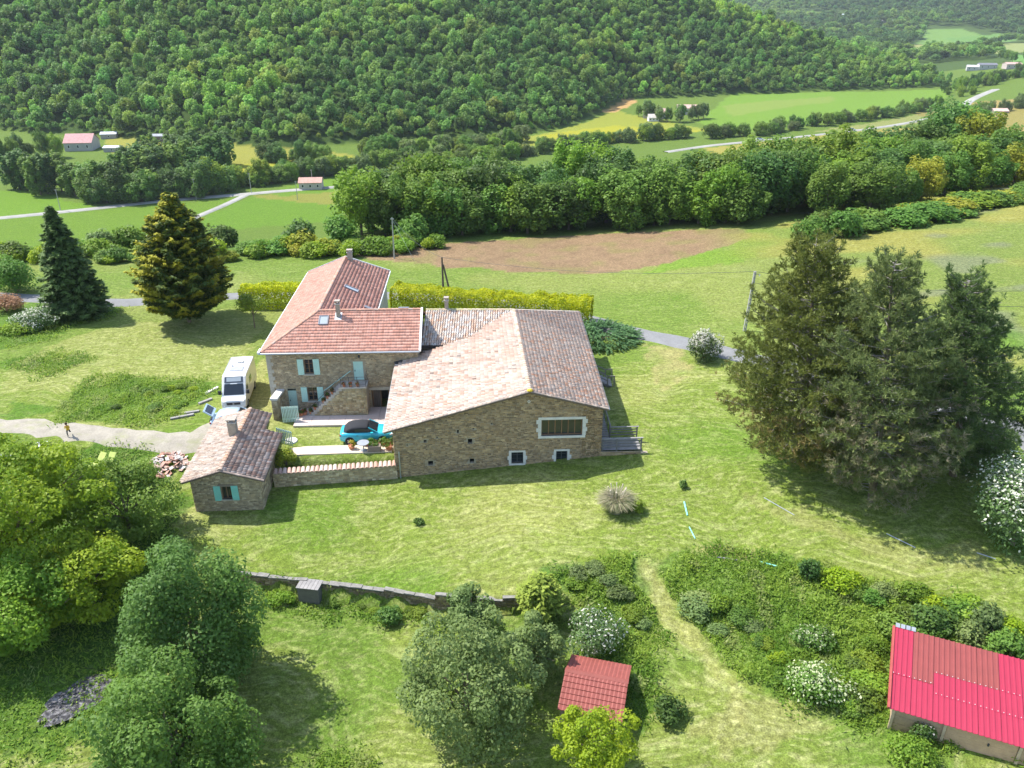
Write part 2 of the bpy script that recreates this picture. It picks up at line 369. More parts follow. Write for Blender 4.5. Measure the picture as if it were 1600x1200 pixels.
    sw = noise(nt, 1.0, 5, .62, mpw((.45, 1.3, .5), .12)); sw2 = noise(nt, 1.0, 4, .6, mpw((1.2, 2.6, .5), -.35))
    fine = noise(nt, 3.2, 5, .72, mp((1, 1, 1))); mid = noise(nt, .55, 5, .6, mp((1, 1, 1))); ff = noise(nt, 11, 4, .7, mp((1, 1, .4)))
    hay = N(nt, 'ShaderNodeMath', operation='MULTIPLY'); nt.links.new(ramp(nt, sw, .5, .72, 0, .7), hay.inputs[0]); nt.links.new(Dr, hay.inputs[1])
    c = mixc(nt, hay.outputs[0], A, (.46, .45, .27))
    hay2 = N(nt, 'ShaderNodeMath', operation='MULTIPLY'); nt.links.new(ramp(nt, sw2, .5, .68, 0, .75), hay2.inputs[0]); nt.links.new(Dr, hay2.inputs[1])
    c = mixc(nt, hay2.outputs[0], c, (.50, .47, .29))
    lush = N(nt, 'ShaderNodeMath', operation='MULTIPLY'); nt.links.new(ramp(nt, mid, .56, .72, 0, .55), lush.inputs[0]); nt.links.new(ramp(nt, fine, .35, .6, 0, 1), lush.inputs[1])
    c = mixc(nt, lush.outputs[0], c, mixc(nt, 1.0, c, (.55, .78, .5), 'MULTIPLY'))
    tot = N(nt, 'ShaderNodeMath', operation='MULTIPLY'); nt.links.new(ramp(nt, fine, .28, .72, .5, 1.5), tot.inputs[0]); nt.links.new(ramp(nt, ff, .28, .72, .52, 1.48), tot.inputs[1])
    cc = N(nt, 'ShaderNodeCombineColor')
    for i in range(3): nt.links.new(tot.outputs[0], cc.inputs[i])
    c = mixc(nt, 1.0, mixc(nt, 1.0, c, (.74, .78, .53), 'MULTIPLY'), cc.outputs[0], 'MULTIPLY')
    nt.links.new(c, b.inputs['Base Color']); b.inputs['Roughness'].default_value = .95; b.inputs['Specular IOR Level'].default_value = .1
    bump(nt, fine, .55, .25, b.inputs['Normal'])
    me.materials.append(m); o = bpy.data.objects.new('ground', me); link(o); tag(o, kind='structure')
make_ground()

# ---------------------------------------------------------------- roads
def ribbon(name, pts, width, mat, off=.05, step=1.2, jit=0.0, seed=0):
    P = [Vector((p[0], p[1], 0)) for p in pts]; fine = []
    for i in range(len(P) - 1):
        p0, p1, p2, p3 = P[max(i-1, 0)], P[i], P[i+1], P[min(i+2, len(P)-1)]; n = max(2, int((p2 - p1).length / step))
        for k in range(n):
            t = k / n; fine.append(.5 * ((2*p1) + (p2-p0)*t + (2*p0-5*p1+4*p2-p3)*t*t + (3*p1-p0-3*p2+p3)*t**3))
    fine.append(P[-1]); V = []; nc = 6; r = random.Random(seed)
    for i, p in enumerate(fine):
        d = (fine[min(i+1, len(fine)-1)] - fine[max(i-1, 0)]).normalized(); nrm = Vector((-d.y, d.x, 0)); w = width(i / len(fine)) if callable(width) else width
        wl_, wr_ = w/2 + r.uniform(-jit, jit), w/2 + r.uniform(-jit, jit)
        for k in range(nc + 1):
            s = k / nc; q = p + nrm * (-wl_ * (1 - s) + wr_ * s); e = -.02 if k in (0, nc) else off
            V.append((q.x, q.y, tz(q.x, q.y) + e))
    F = [(i*(nc+1)+k, i*(nc+1)+k+1, (i+1)*(nc+1)+k+1, (i+1)*(nc+1)+k) for i in range(len(fine)-1) for k in range(nc)]
    F = [f[::-1] for f in F]
    me = npmesh(name, V, F, smooth=True); me.materials.append(mat); o = bpy.data.objects.new(name, me); link(o); return tag(o, kind='structure')
m_gravel = M('pale gravel', (.30, .27, .215), .95, var=.22, nscale=.8, bmp=.5, dirt=(.24, .25, .11))
m_asph = M('worn asphalt', (.19, .19, .185), .9, var=.16, nscale=.7, bmp=.2)
m_vroad = M('valley road', (.29, .28, .25), .9, var=.2, nscale=.05)
ribbon('gravel_track', [at(*p) for p in ((-120, 656), (0, 664), (100, 672), (200, 684), (300, 688), (350, 664), (372, 640))], lambda t: 2.3 + 1.3 * t, m_gravel, jit=.35, seed=1)
lane = [at(*p) for p in ((-160, 452), (0, 463), (110, 468), (190, 473))]
lane += [Vector((-34, 93, 0)), Vector((-14, 92.5, 0)), Vector((3, 88, 0))] + [at(*p) for p in ((985, 519), (1050, 532), (1120, 548), (1250, 580), (1420, 620), (1590, 672), (1700, 720))] + [Vector((66, 49, 0)), Vector((95, 42, 0))]
ribbon('asphalt_lane', lane, 3.1, m_asph, off=.07, jit=.12, seed=2)
ribbon('valley_road', [at(*p) for p in ((-80, 347), (0, 341), (130, 328), (260, 314), (380, 304), (450, 298), (570, 289), (660, 280), (760, 270))], 4.6, m_vroad, off=.35, step=6)
ribbon('valley_track', [at(*p) for p in ((388, 303), (350, 321), (310, 338), (270, 355), (225, 373))], 3.4, m_vroad, off=.35, step=5)
ribbon('valley_road_east', [at(*p) for p in ((1040, 238), (1100, 229), (1200, 219), (1330, 205), (1430, 190), (1475, 180))], 4.6, m_vroad, off=.35, step=8)
ribbon('village_road', [at(*p) for p in ((1475, 180), (1500, 172), (1512, 160), (1530, 150), (1555, 140))], 8, m_vroad, off=.5, step=8)

# ---------------------------------------------------------------- building kit
def plane_hit(px, py, o, ang):
    """(s, z): where the photo ray meets the vertical plane through o with heading ang"""
    u = (px - 800) / FPX; v = (600 - py) / FPX; d = Vector((u, _c + _s * v, -_s + _c * v)); n = Vector((-math.sin(ang), math.cos(ang), 0))
    t = n.dot(Vector((o[0], o[1], 0)) - Vector((0, 0, 0))) / n.dot(d); p = d * t
    return (p.x - o[0]) * math.cos(ang) + (p.y - o[1]) * math.sin(ang), CAM_H + p.z
def hole(a, b, o, ang, zoff=0.0):
    s0, z1 = plane_hit(a[0], a[1], o, ang); s1, z0 = plane_hit(b[0], b[1], o, ang); return (s0, s1, z0 - zoff, z1 - zoff)
STONE_PAL = np.array([(.30,.235,.15),(.36,.285,.185),(.255,.20,.135),(.41,.345,.245),(.33,.25,.15),(.22,.18,.13),(.38,.30,.19),(.30,.255,.19)])
m_mortar = M('lime mortar', (.34, .29, .21), .95, var=.2, nscale=1.5, bmp=.4)
m_stone = M('rubble stone', (1.0, .89, .73), .9, var=.22, nscale=2.2, use_col=True, bmp=.5)
m_white_stone = M('dressed limestone', (.66, .63, .56), .85, var=.12, nscale=2, bmp=.2)
m_tile = M('clay tile', (.80, .78, .76), .85, var=.16, nscale=6, use_col=True, bmp=.2)
m_under = M('roof boarding', (.17, .13, .10), .9)
m_wood = M('weathered wood', (.25, .20, .155), .85, var=.25, nscale=2, bmp=.3, stretch=(1, 1, 6))
m_greywood = M('silvered timber', (.27, .255, .24), .85, var=.25, nscale=2, bmp=.3)
m_mint = M('mint green paint', (.50, .72, .62), .6, var=.07, nscale=2)
m_teal = M('turquoise paint', (.25, .62, .53), .6, var=.08, nscale=2)
m_greydoor = M('grey green paint', (.40, .55, .49), .6, var=.08)
m_zinc = M('zinc sheet', (.42, .44, .46), .45, .6, var=.12)
m_dark = M('hole shade', (.012, .011, .010), .95)
m_whitemetal = M('white trim', (.78, .78, .76), .5, var=.06)
m_iron = M('dark iron', (.05, .055, .06), .6, var=.2)
m_conc = M('pale concrete', (.47, .42, .36), .9, var=.16, nscale=1.2, bmp=.3, dirt=(.30, .27, .2))
m_brown = M('brown window wood', (.22, .125, .065), .6, var=.15)
m_glass = glass_mat('window glass')
def top_at(top, s):
    return float(np.interp(s, [t[0] for t in top], [t[1] for t in top]))
def stone_face(parent, o, ang, top, base, holes=(), depth=.35, sh=(.09, .17), sl=(.16, .42), pal=STONE_PAL, proud=.03, seed=1, name='wall', stones=True, wall_mat=None):
    """a wall face with openings: mortar sheet with reveals (one part) and its stones (stuff). o local xy of s=0, ang local heading; outside is to the right of the heading"""
    ca, sa = math.cos(ang), math.sin(ang)
    def P(s, z, d=0.0): return (o[0] + s * ca + d * sa, o[1] + s * sa - d * ca, z)
    top = sorted(top); s_end = top[-1][0]; bk = sorted({round(t[0], 4) for t in top} | {round(h[i], 4) for h in holes for i in (0, 1)})
    bk = [b for b in bk if -1e-6 <= b <= s_end + 1e-6]; w = MB()
    for s0, s1 in zip(bk[:-1], bk[1:]):
        if s1 - s0 < 1e-4: continue
        sm = (s0 + s1) / 2; hs = sorted([h for h in holes if h[0] < sm < h[1]], key=lambda h: h[2]); z = base
        for h in hs:
            if h[2] > z + 1e-4: w.add([P(s0, z), P(s1, z), P(s1, h[2]), P(s0, h[2])], [(0, 1, 2, 3)])
            z = max(z, h[3])
        w.add([P(s0, z), P(s1, z), P(s1, top_at(top, s1)), P(s0, top_at(top, s0))], [(0, 1, 2, 3)])
    for (a, b, c, d) in holes:
        for q in ([P(a,c),P(a,d),P(a,d,-depth),P(a,c,-depth)], [P(b,d),P(b,c),P(b,c,-depth),P(b,d,-depth)], [P(b,c),P(a,c),P(a,c,-depth),P(b,c,-depth)], [P(a,d),P(b,d),P(b,d,-depth),P(a,d,-depth)]): w.add(q, [(0,1,2,3)])
    wo = w.build(name, wall_mat or m_mortar, parent)
    if stones:
        r = np.random.default_rng(seed); V = []; F = []; C = []; z = base
        zmax = max(t[1] for t in top)
        while z < zmax:
            h = r.uniform(*sh); s = -r.uniform(0, .2)
            while s < s_end:
                l = r.uniform(*sl) * (1 if h > .12 else .8); a, b, c, d = max(s, 0) + .008, min(s + l, s_end) - .008, z + .008, z + h - .008; s += l
                if b - a < .05 or min(top_at(top, a), top_at(top, b)) < d + .01: continue
                if any(b > q[0] - .01 and a < q[1] + .01 and d > q[2] - .01 and c < q[3] + .01 for q in holes): continue
                p = proud * r.uniform(.3, 1.3); j = lambda: r.uniform(-.014, .014); n = len(V); g = min(.03, (b - a) * .2); e = min(.02, h * .16)
                V += [P(a, c, .0), P(b, c, .0), P(b, d, .0), P(a, d, .0), P(a + g + j(), c + e + j(), p), P(b - g + j(), c + e + j(), p), P(b - g + j(), d - e + j(), p), P(a + g + j(), d - e + j(), p)]
                F += [(n+4,n+5,n+6,n+7),(n,n+1,n+5,n+4),(n+1,n+2,n+6,n+5),(n+2,n+3,n+7,n+6),(n+3,n,n+4,n+7)]
                C += [pal[r.integers(len(pal))] * r.uniform(.72, 1.22)] * 5
            z += h
        me = npmesh('stonework', V, F, np.clip(C, 0, 1)); me.materials.append(m_stone); so = bpy.data.objects.new('stonework', me); link(so, wo); so['kind'] = 'stuff'
    return wo
T_FLAT = (np.array([(0,0,.0),(.10,0,.007),(.30,0,.007),(.42,0,.0),(1,0,.0),(0,1.06,.0),(.10,1.06,.007),(.30,1.06,.007),(.42,1.06,.0),(1,1.06,.0),(0,0,-.07),(.42,0,-.07),(1,0,-.07)]),
          [(0,1,6,5),(1,2,7,6),(2,3,8,7),(3,4,9,8),(10,11,3,0),(11,12,4,3),(0,3,2,1)], .042)
_a = [math.pi * k / 4 for k in range(5)]
T_CANAL = (np.array([(.5 - .40 * math.cos(t), -.05, .08 * math.sin(t)) for t in _a] + [(.5 - .32 * math.cos(t), 1.1, .066 * math.sin(t)) for t in _a] + [(.14, 0, -.0), (-.14, 0, .0), (.0, 0, -.05), (.14, 1.08, .0), (-.14, 1.08, .0), (.0, 1.08, -.05)]),
           [(0,1,6,5),(1,2,7,6),(2,3,8,7),(3,4,9,8),(0,4,3,2,),(0,2,1,1),(12,10,13,15),(11,12,15,14)], .04)
def bil(A, B, C_, D, u, v):
    u = u[..., None]; v = v[..., None]; return A * (1-u)*(1-v) + B * u*(1-v) + C_ * u*v + D * (1-u)*v
def tile_patch(parent, A, B, C_, D, w, h, style, pal, clip=None, seed=1, name='roof_tiles', jit=.012, colfn=None, under=.07, boards=True, rag=0.0):
    """rows of single tiles laid on the patch A-B (eave) to D-C (ridge), clipped to a plan polygon; boarding beneath"""
    A, B, C_, D = [np.array(p, float) for p in (A, B, C_, D)]; r = np.random.default_rng(seed)
    nc = max(1, round(max(np.linalg.norm(B - A), np.linalg.norm(C_ - D)) / w)); nr = max(1, round(max(np.linalg.norm(D - A), np.linalg.norm(C_ - B)) / h))
    n = np.cross(B - A, D - A); n /= np.linalg.norm(n); n = n if n[2] > 0 else -n
    TV, TF, lift = style; I, J = np.meshgrid(np.arange(nc), np.arange(nr), indexing='ij'); I = I.ravel(); J = J.ravel()
    if clip is not None:
        ctr = bil(A, B, C_, D, (I + .5) / nc, (J + .5) / nr); k = inpoly(ctr[:, 0], ctr[:, 1], clip); I, J = I[k], J[k]
    m = len(I); ju = r.normal(0, .04, m); js = r.normal(0, rag + .02, m); jn = r.uniform(0, jit, m); tw = r.normal(0, .03, m)
    U = (I[:, None] + TV[None, :, 0] + ju[:, None] * (style is T_CANAL) + tw[:, None] * (TV[None, :, 1] - .5) * (style is T_CANAL)) / nc
    S = (J[:, None] + TV[None, :, 1] + js[:, None]) / nr
    P = bil(A, B, C_, D, U, S) + n * (TV[None, :, 2] + jn[:, None] + lift * (1.1 - TV[None, :, 1]) + .01)[..., None]
    k = len(TV); base = (np.arange(m) * k)[:, None, None]; F = (np.array(TF)[None] + base).reshape(-1, 4)
    pal = np.array(pal); c = pal[r.integers(len(pal), size=m)] * r.uniform(.82, 1.18, (m, 1))
    if colfn is not None: c = colfn(c, bil(A, B, C_, D, (I + .5) / nc, (J + .5) / nr), r)
    me = npmesh(name, P.reshape(-1, 3), F, np.clip(np.repeat(c, len(TF), 0), 0, 1)); me.materials.append(m_tile)
    o = bpy.data.objects.new(name, me); link(o, parent); o['kind'] = 'stuff'; return o
def slab(parent, poly, th, mat, name='roof'):
    return MB().prism(poly, (0, 0, -th)).build(name, mat, parent, fix=True)
def ridge_row(parent, a, b, pal, r=.12, l=.38, name='ridge_tiles', seed=3, sink=.02):
    a, b = Vector(a), Vector(b); d = (b - a); n = max(1, round(d.length / l)); d /= n; rr = random.Random(seed); mb = MB(); side = Vector((-d.y, d.x, 0)).normalized()
    for i in range(n):
        p0 = a + d * (i - .06); p1 = a + d * (i + 1.02); kk = rr.uniform(.82, 1.18); c = tuple(x * kk for x in rr.choice(pal)); vs = []
        for p, q, up in ((p0, r * 1.08, .02), (p1, r * .95, 0)):
            vs += [p + side * (q * math.cos(math.pi * k / 5) * 1.15) + Vector((0, 0, q * math.sin(math.pi * k / 5) * .85 - sink + up)) for k in range(6)]
        mb.add(vs, [(k, k+1, 7+k, 6+k) for k in range(5)] + [(0, 5, 4, 3), (0, 3, 2, 1)], c)
    return mb.build(name, m_tile, parent, kind='stuff')
def chimney(parent, x, y, z0, z1, w, d, cap='slab', mat=None, name='chimney', lean=0):
    mb = MB(); mb.box(x - w/2, x + w/2, y - d/2, y + d/2, z0, z1, (.36, .31, .24)); mb.box(x - w/2 - .05, x + w/2 + .05, y - d/2 - .05, y + d/2 + .05, z1, z1 + .07, (.48, .45, .4))
    o = mb.build(name, mat or M('chimney render', (1, 1, 1), .9, var=.25, nscale=2.5, use_col=True, bmp=.4), parent)
    cp = MB()
    for sx in (-1, 1):
        for sy in (-1, 1): cp.cbox((x + sx * (w/2 - .05), y + sy * (d/2 - .05), z1 + .17), (.09, .09, .2), 0, (.4, .3, .22))
    cp.box(x - w/2 - .06, x + w/2 + .06, y - d/2 - .06, y + d/2 + .06, z1 + .27, z1 + .34, (.45, .40, .34)); cp.build('chimney_cap', m_tile, o)
    return o
def window(parent, o, ang, h, inset=.16, bars=(2, 3), frame=.06, fmat=None, name='window', grille=False):
    """frame, glass and glazing bars set in an opening h=(s0,s1,z0,z1) of a face"""
    ca, sa = math.cos(ang), math.sin(ang); fmat = fmat or m_brown
    def P(s, z, d): return Vector((o[0] + s * ca + d * sa, o[1] + s * sa - d * ca, z))
    a, b, c, d = h; f = MB(); t = frame
    for (p, q) in (((a + t/2, c), (a + t/2, d)), ((b - t/2, c), (b - t/2, d)), ((a, c + t/2), (b, c + t/2)), ((a, d - t/2), (b, d - t/2))): f.beam(P(*p, -inset), P(*q, -inset), t, t)
    wo = f.build(name, fmat, parent)
    nb, nz = bars
    for i in range(nb):
        s0 = a + t + (b - a - 2*t) * i / nb; s1 = a + t + (b - a - 2*t) * (i + 1) / nb
        MB().add([P(s0, c + t, -inset - .02), P(s1, c + t, -inset - .02), P(s1, d - t, -inset - .02), P(s0, d - t, -inset - .02)], [(0, 1, 2, 3)]).build('pane', m_glass, wo)
        if i: MB().beam(P(s0, c, -inset + .005), P(s0, d, -inset + .005), .07, .06).build('mullion', fmat, wo)
    for k in range(1, nz):
        z = c + (d - c) * k / nz; MB().beam(P(a, z, -inset + .01), P(b, z, -inset + .01), .03, .03).build('glazing_bar', fmat if not grille else m_iron, wo)
    return wo
def shutter(parent, o, ang, s0, s1, z0, z1, mat, out=.07):
    ca, sa = math.cos(ang), math.sin(ang)
    def P(s, z, d): return Vector((o[0] + s * ca + d * sa, o[1] + s * sa - d * ca, z))
    mb = MB(); n = 4
    for i in range(n):
        a = s0 + (s1 - s0) * i / n + .004; b = s0 + (s1 - s0) * (i + 1) / n - .004; mb.beam(P((a + b)/2, z0, out), P((a + b)/2, z1, out), b - a, .03)
    so = mb.build('shutter', mat, parent)
    for z in (z0 + (z1 - z0) * .18, z0 + (z1 - z0) * .82): MB().beam(P(s0 + .02, z, out + .028), P(s1 - .02, z, out + .028), .02, .09).build('batten', mat, so)
    return so
def surround(parent, o, ang, h, wd=.2, blocks=None, mat=None, out=.05, ears=.1, seed=0):
    """dressed stones round an opening: sill, lintel and toothed jamb stones, each a part"""
    ca, sa = math.cos(ang), math.sin(ang); mat = mat or m_white_stone; r = random.Random(seed)
    def blk(name, s0, s1, z0, z1, d=out):
        def P(s, z, e): return (o[0] + s * ca + e * sa, o[1] + s * sa - e * ca, z)
        MB().add([P(s0,z0,-.12),P(s1,z0,-.12),P(s1,z1,-.12),P(s0,z1,-.12),P(s0,z0,d),P(s1,z0,d),P(s1,z1,d),P(s0,z1,d)], [(4,5,6,7),(0,1,5,4),(1,2,6,5),(2,3,7,6),(3,0,4,7)]).build(name, mat, parent)
    a, b, c, d = h
    blk('lintel', a - wd, b + wd, d, d + wd * .9); blk('sill', a - wd, b + wd, c - wd * .8, c, out + .03)
    n = blocks or max(2, round((d - c) / .33))
    for i in range(n):
        z0 = c + (d - c) * i / n; z1 = c + (d - c) * (i + 1) / n; e = ears if i % 2 else 0
        blk('jamb_stone', a - wd - e - r.uniform(0, .04), a, z0 + .006, z1 - .006); blk('jamb_stone', b, b + wd + e + r.uniform(0, .04), z0 + .006, z1 - .006)

# ================================================================ farmhouse
HO, HA = (-21.36, 61.9), R(2.2); HE, HR, HW, HL, HX = 5.7, 7.8, 4.4, 22.0, 13.5
house = empty('farmhouse', (*HO, 0), HA, 'two storey stone farmhouse with salmon tiled hipped roof and mint shutters', 'house')
FO = (.4, .4); FW = (HO[0] + .4 * math.cos(HA) - .4 * math.sin(HA), HO[1] + .4 * math.sin(HA) + .4 * math.cos(HA))   # front wall corner local / world
def hh(a, b): return hole(a, b, FW, HA)
w_up, w_dn = hh((474, 562), (490.5, 584)), hh((480, 605.5), (497, 626)); d_up, d_gf = hh((551, 565), (569, 593.5)), hh((449, 607.5), (467, 643)); d_ce = hh((580, 609.5), (622, 645))
d_gf = (d_gf[0], d_gf[1], .02, d_gf[3]); d_ce = (d_ce[0], min(d_ce[1], 12.2), 0.0, d_ce[3])
PAL_H = np.array([(.40,.34,.25),(.44,.37,.28),(.36,.30,.22),(.48,.42,.32),(.40,.32,.22),(.34,.29,.22)])
stone_face(house, FO, 0, [(0, HE), (HX - .6, HE)], -.4, [w_up, w_dn, d_up, d_gf, d_ce], pal=PAL_H, sh=(.08, .15), sl=(.12, .34), seed=11, proud=.022)
m_rend = M('old render', (.46, .41, .33), .95, var=.18, nscale=1.0, bmp=.3)
stone_face(house, (.4, 21.6), -math.pi/2, [(0, HE), (21.2, HE)], -.4, stones=True, pal=PAL_H, seed=12, sh=(.14, .24), sl=(.3, .6))
stone_face(house, (8.4, 8.4), math.pi/2, [(0, HE), (13.2, HE)], -.4, stones=False, wall_mat=m_rend)
stone_face(house, (13.3, .4), math.pi/2, [(0, HE), (4, HR - .1), (8, HE)], -.4, stones=True, seed=14, pal=PAL_H, sh=(.14, .24), sl=(.3, .6))
stone_face(house, (8.4, 21.6), math.pi, [(0, HE), (4, HR - .5), (8, HE)], -.4, stones=False, wall_mat=m_rend)
stone_face(house, (13.3, 8.4), math.pi, [(0, HE), (4.9, HE)], -.4, stones=False, wall_mat=m_rend)
# quoins and rendered corner
for i in range(17):
    z = -.1 + i * .34; l = .52 if i % 2 else .34
    MB().box(.372, .4 + l, .368, .43, z + .008, z + .332).build('quoin', m_rend, house)
# roof: boarding, then the tiles of each slope
J = (HW, HW, HR); K = (HW, HL - 1.6, HR)
rf = MB(); e = -.035
def zz(p): return (p[0], p[1], p[2] + e)
pts = [(0,0,HE),(HX,0,HE),(HX,HW,HR),J,K,(0,HL,HE),(2*HW,HL,HE),(2*HW,2*HW,HE),(HX,2*HW,HE)]
rf.add([zz(p) for p in pts] + [(p[0], p[1], p[2] - .16) for p in pts], [(0,1,2,3),(0,3,4,5),(3,7,6,4),(2,8,7,3),(4,6,5),(0,9,10,1),(5,14,9,0),(6,15,14,5),(1,10,17,8),(8,17,16,7),(7,16,15,6)])
roof = rf.build('roof', m_under, house)
P_SAL = [(.71,.37,.275),(.69,.345,.25),(.74,.395,.30),(.68,.335,.245),(.72,.385,.29),(.70,.375,.28)]; P_LEFT = [(0.514,0.257,0.200),(0.493,0.236,0.179),(0.536,0.278,0.215),(0.483,0.231,0.173),(0.525,0.273,0.215),(0.504,0.263,0.205)]  # P_LEFT: left slope tiles toned down in colour to offset the direct sun
P_RED = [(.62,.30,.22),(.58,.27,.195),(.66,.34,.25),(.59,.29,.215),(.55,.265,.20),(.64,.335,.25)]
tile_patch(roof, (0,0,HE), (HX,0,HE), (HX,HW,HR), (0,HW,HR), .24, .36, T_FLAT, P_SAL, [(0,0),(HX,0),(HX,HW),(HW,HW)], 21, jit=.006)
tile_patch(roof, (0,HL,HE), (0,0,HE), (HW,0,HR), (HW,HL,HR), .24, .36, T_FLAT, P_LEFT, [(0,0),(HW,HW),(HW,HL-1.6),(0,HL)], 22, jit=.006)
tile_patch(roof, (2*HW,HW,HE), (2*HW,HL,HE), (HW,HL,HR), (HW,HW,HR), .36, .36, T_FLAT, P_RED, [(HW,HW),(2*HW,2*HW),(2*HW,HL),(HW,HL-1.6)], 23, jit=.008)
tile_patch(roof, (HX,2*HW,HE), (2*HW-4,2*HW,HE), (2*HW-4,HW,HR), (HX,HW,HR), .24, .36, T_FLAT, P_RED, [(HX,HW),(HX,2*HW),(2*HW,2*HW),(HW,HW)], 24, jit=.006)
P_RDG = [(.58,.35,.26),(.52,.33,.26),(.48,.36,.3),(.60,.33,.23)]
ridge_row(roof, (HW, HL - 1.6, HR + .03), (HW, HW, HR + .03), P_RDG, .12); ridge_row(roof, (HW, HW, HR + .03), (HX, HW, HR + .03), P_RDG, .13); ridge_row(roof, (HW, HW, HR + .02), (.1, .1, HE + .04), P_RDG, .12)
gt = MB(); gt.tube([(-.05, -.07, HE - .06), (HX, -.07, HE - .06)], .075, 8); gt.build('gutter', m_zinc, house)
gt = MB(); gt.tube([(-.08, .3, HE - .06), (-.08, HL, HE - .06)], .07, 8); gt.build('gutter', m_whitemetal, house)
gt = MB(); gt.tube([(2*HW + .07, 2*HW, HE - .04), (2*HW + .07, HL, HE - .04)], .07, 8); gt.build('gutter', m_whitemetal, house)
MB().beam((HX + .04, -.1, HE + .03), (HX + .04, HW + .05, HR + .1), .17, .2).build('verge_board', m_whitemetal, roof)
MB().beam((-.03, HL + .05, HE + .02), (HW, HL - 1.5, HR + .06), .12, .14).build('verge_board', m_whitemetal, roof)
MB().beam((2*HW + .03, HL + .05, HE + .02), (HW, HL - 1.5, HR + .06), .12, .14).build('verge_board', m_whitemetal, roof)
MB().cbox((-.06, .35, HE + .02), (.2, .9, .16)).build('gutter_end', m_whitemetal, house)
chimney(roof, 6.25, 3.75, HR - .7, HR + .85, .34, .34); chimney(roof, HW + .55, HL - 1.9, HR - .5, HR + .6, .5, .42)
fl = MB(); fl.add([(5.95, 3.3, HE + 3.3*.477 + .07), (6.55, 3.3, HE + 3.3*.477 + .07), (6.55, 4.1, HE + 4.1*.477 + .07), (5.95, 4.1, HE + 4.1*.477 + .07)], [(0,1,2,3)]); fl.build('flashing', m_zinc, roof)
def skylight(c, ux, uy, w, l):
    """roof window lying on a slope: ux across, uy up the slope"""
    c, ux, uy = Vector(c), Vector(ux).normalized(), Vector(uy).normalized(); n = ux.cross(uy).normalized(); n = n if n.z > 0 else -n
    f = MB()
    for a, b in ((-1, 0), (1, 0)): f.beam(c + ux * a * w/2 - uy * l/2 + n * .07, c + ux * a * w/2 + uy * l/2 + n * .07, .1, .12)
    for b in (-1, 1): f.beam(c - ux * w/2 + uy * b * l/2 + n * .07, c + ux * w/2 + uy * b * l/2 + n * .07, .1, .12)
    s = f.build('skylight', M('grey skylight frame', (.20, .20, .22), .5), roof)
    MB().add([c - ux*w*.45 - uy*l*.45 + n*.09, c + ux*w*.45 - uy*l*.45 + n*.09, c + ux*w*.45 + uy*l*.45 + n*.09, c - ux*w*.45 + uy*l*.45 + n*.09], [(0,1,2,3)]).build('pane', glass_mat('skylight glass', (.32, .36, .38), .12), s)
skylight((5.0, 3.3, HE + 3.3 * .477), (1, 0, 0), (0, 1, .477), .75, 1.0)
skylight((6.1, 12.4, HR - 1.7 * .477), (0, 1, 0), (-1, 0, .477), .62, 1.35)
MB().cbox((11.9, HW + .1, HR + .13), (.9, .25, .09)).build('ridge_vent', M('grey skylight frame'), roof)
MB().cbox((8.1, 9.4, HE + .42), (.9, .5, .1), 0, None, 0, .44).build('roof_vent', M('grey skylight frame'), roof)
for h, mt in ((w_up, m_brown), (w_dn, m_brown)):
    window(house, FO, 0, h, .2, (2, 3), .06, mt)
    for s0, s1 in ((h[0] - .56, h[0] - .04), (h[1] + .04, h[1] + .56)): shutter(house, FO, 0, s0, s1, h[2] - .06, h[3] + .06, m_mint)
    MB().cbox(((h[0] + h[1])/2 + .4, .36, h[2] - .06), (h[1] - h[0] + .2, .22, .1)).build('sill', m_rend, house)
for h in (w_up, w_dn, d_gf, d_ce):     # relieving arches
    s0, s1 = h[0] - .28, min(h[1], 12.0) + .28; a = MB(); n = 12
    for i in range(n):
        t0, t1 = i / n, (i + 1) / n; f = lambda t: h[3] + .22 + .16 * math.sin(math.pi * t)
        a.beam((.4 + s0 + (s1 - s0) * t0, .372, f(t0)), (.4 + s0 + (s1 - s0) * t1, .372, f(t1)), .03, .06)
    a.build('relieving_arch', M('arch brick', (.30, .24, .18), .9), house)
for h, mt, nm in ((d_up, m_mint, 'door'), ((d_gf[0], d_gf[1], d_gf[2], d_gf[3] - .22), m_greydoor, 'door')):
    db = MB(); n = 5
    for i in range(n):
        x0 = .4 + h[0] + (h[1] - h[0]) * i / n; x1 = .4 + h[0] + (h[1] - h[0]) * (i + 1) / n; db.box(x0 + .004, x1 - .004, .46, .52, h[2], h[3])
    dd = db.build(nm, mt, house); MB().cbox((.4 + h[0] + .12, .44, (h[2] + h[3]) / 2), (.05, .06, .14)).build('handle', m_iron, dd)
fan = MB(); fan.box(.4 + d_gf[0], .4 + d_gf[1], .47, .5, d_gf[3] - .2, d_gf[3]); fan.build('fanlight', m_glass, house)
dk = MB(); dk.box(.4 + d_ce[0], .4 + d_ce[1], 2.4, 2.5, d_ce[2] - .1, d_ce[3] + .1); dk.box(.4 + d_ce[0] - .1, .4 + d_ce[0] - .02, .75, 2.5, -.1, d_ce[3] + .1); dk.box(.4 + d_ce[1] + .02, .4 + d_ce[1] + .1, .75, 2.5, -.1, d_ce[3] + .1); dk.box(.4 + d_ce[0], .4 + d_ce[1], .75, 2.5, d_ce[3] + .02, d_ce[3] + .1)
dk.build('cellar_lining', M('cellar plaster', (.10, .085, .07), .95), house)
for s in (d_ce[0] + .05, d_ce[0] + .75, d_ce[0] + 1.45): MB().box(.4 + s, .4 + s + .07, .6, .68, 0, d_ce[3] - .02).build('door_post', m_brown, house)
for k in range(4): MB().box(.4 + d_ce[0] + .12 + k * .155, .4 + d_ce[0] + .26 + k * .155, .64, .68, .02, d_ce[3] - .05).build('door_board', M('old door boards', (.12, .10, .085), .9), house)
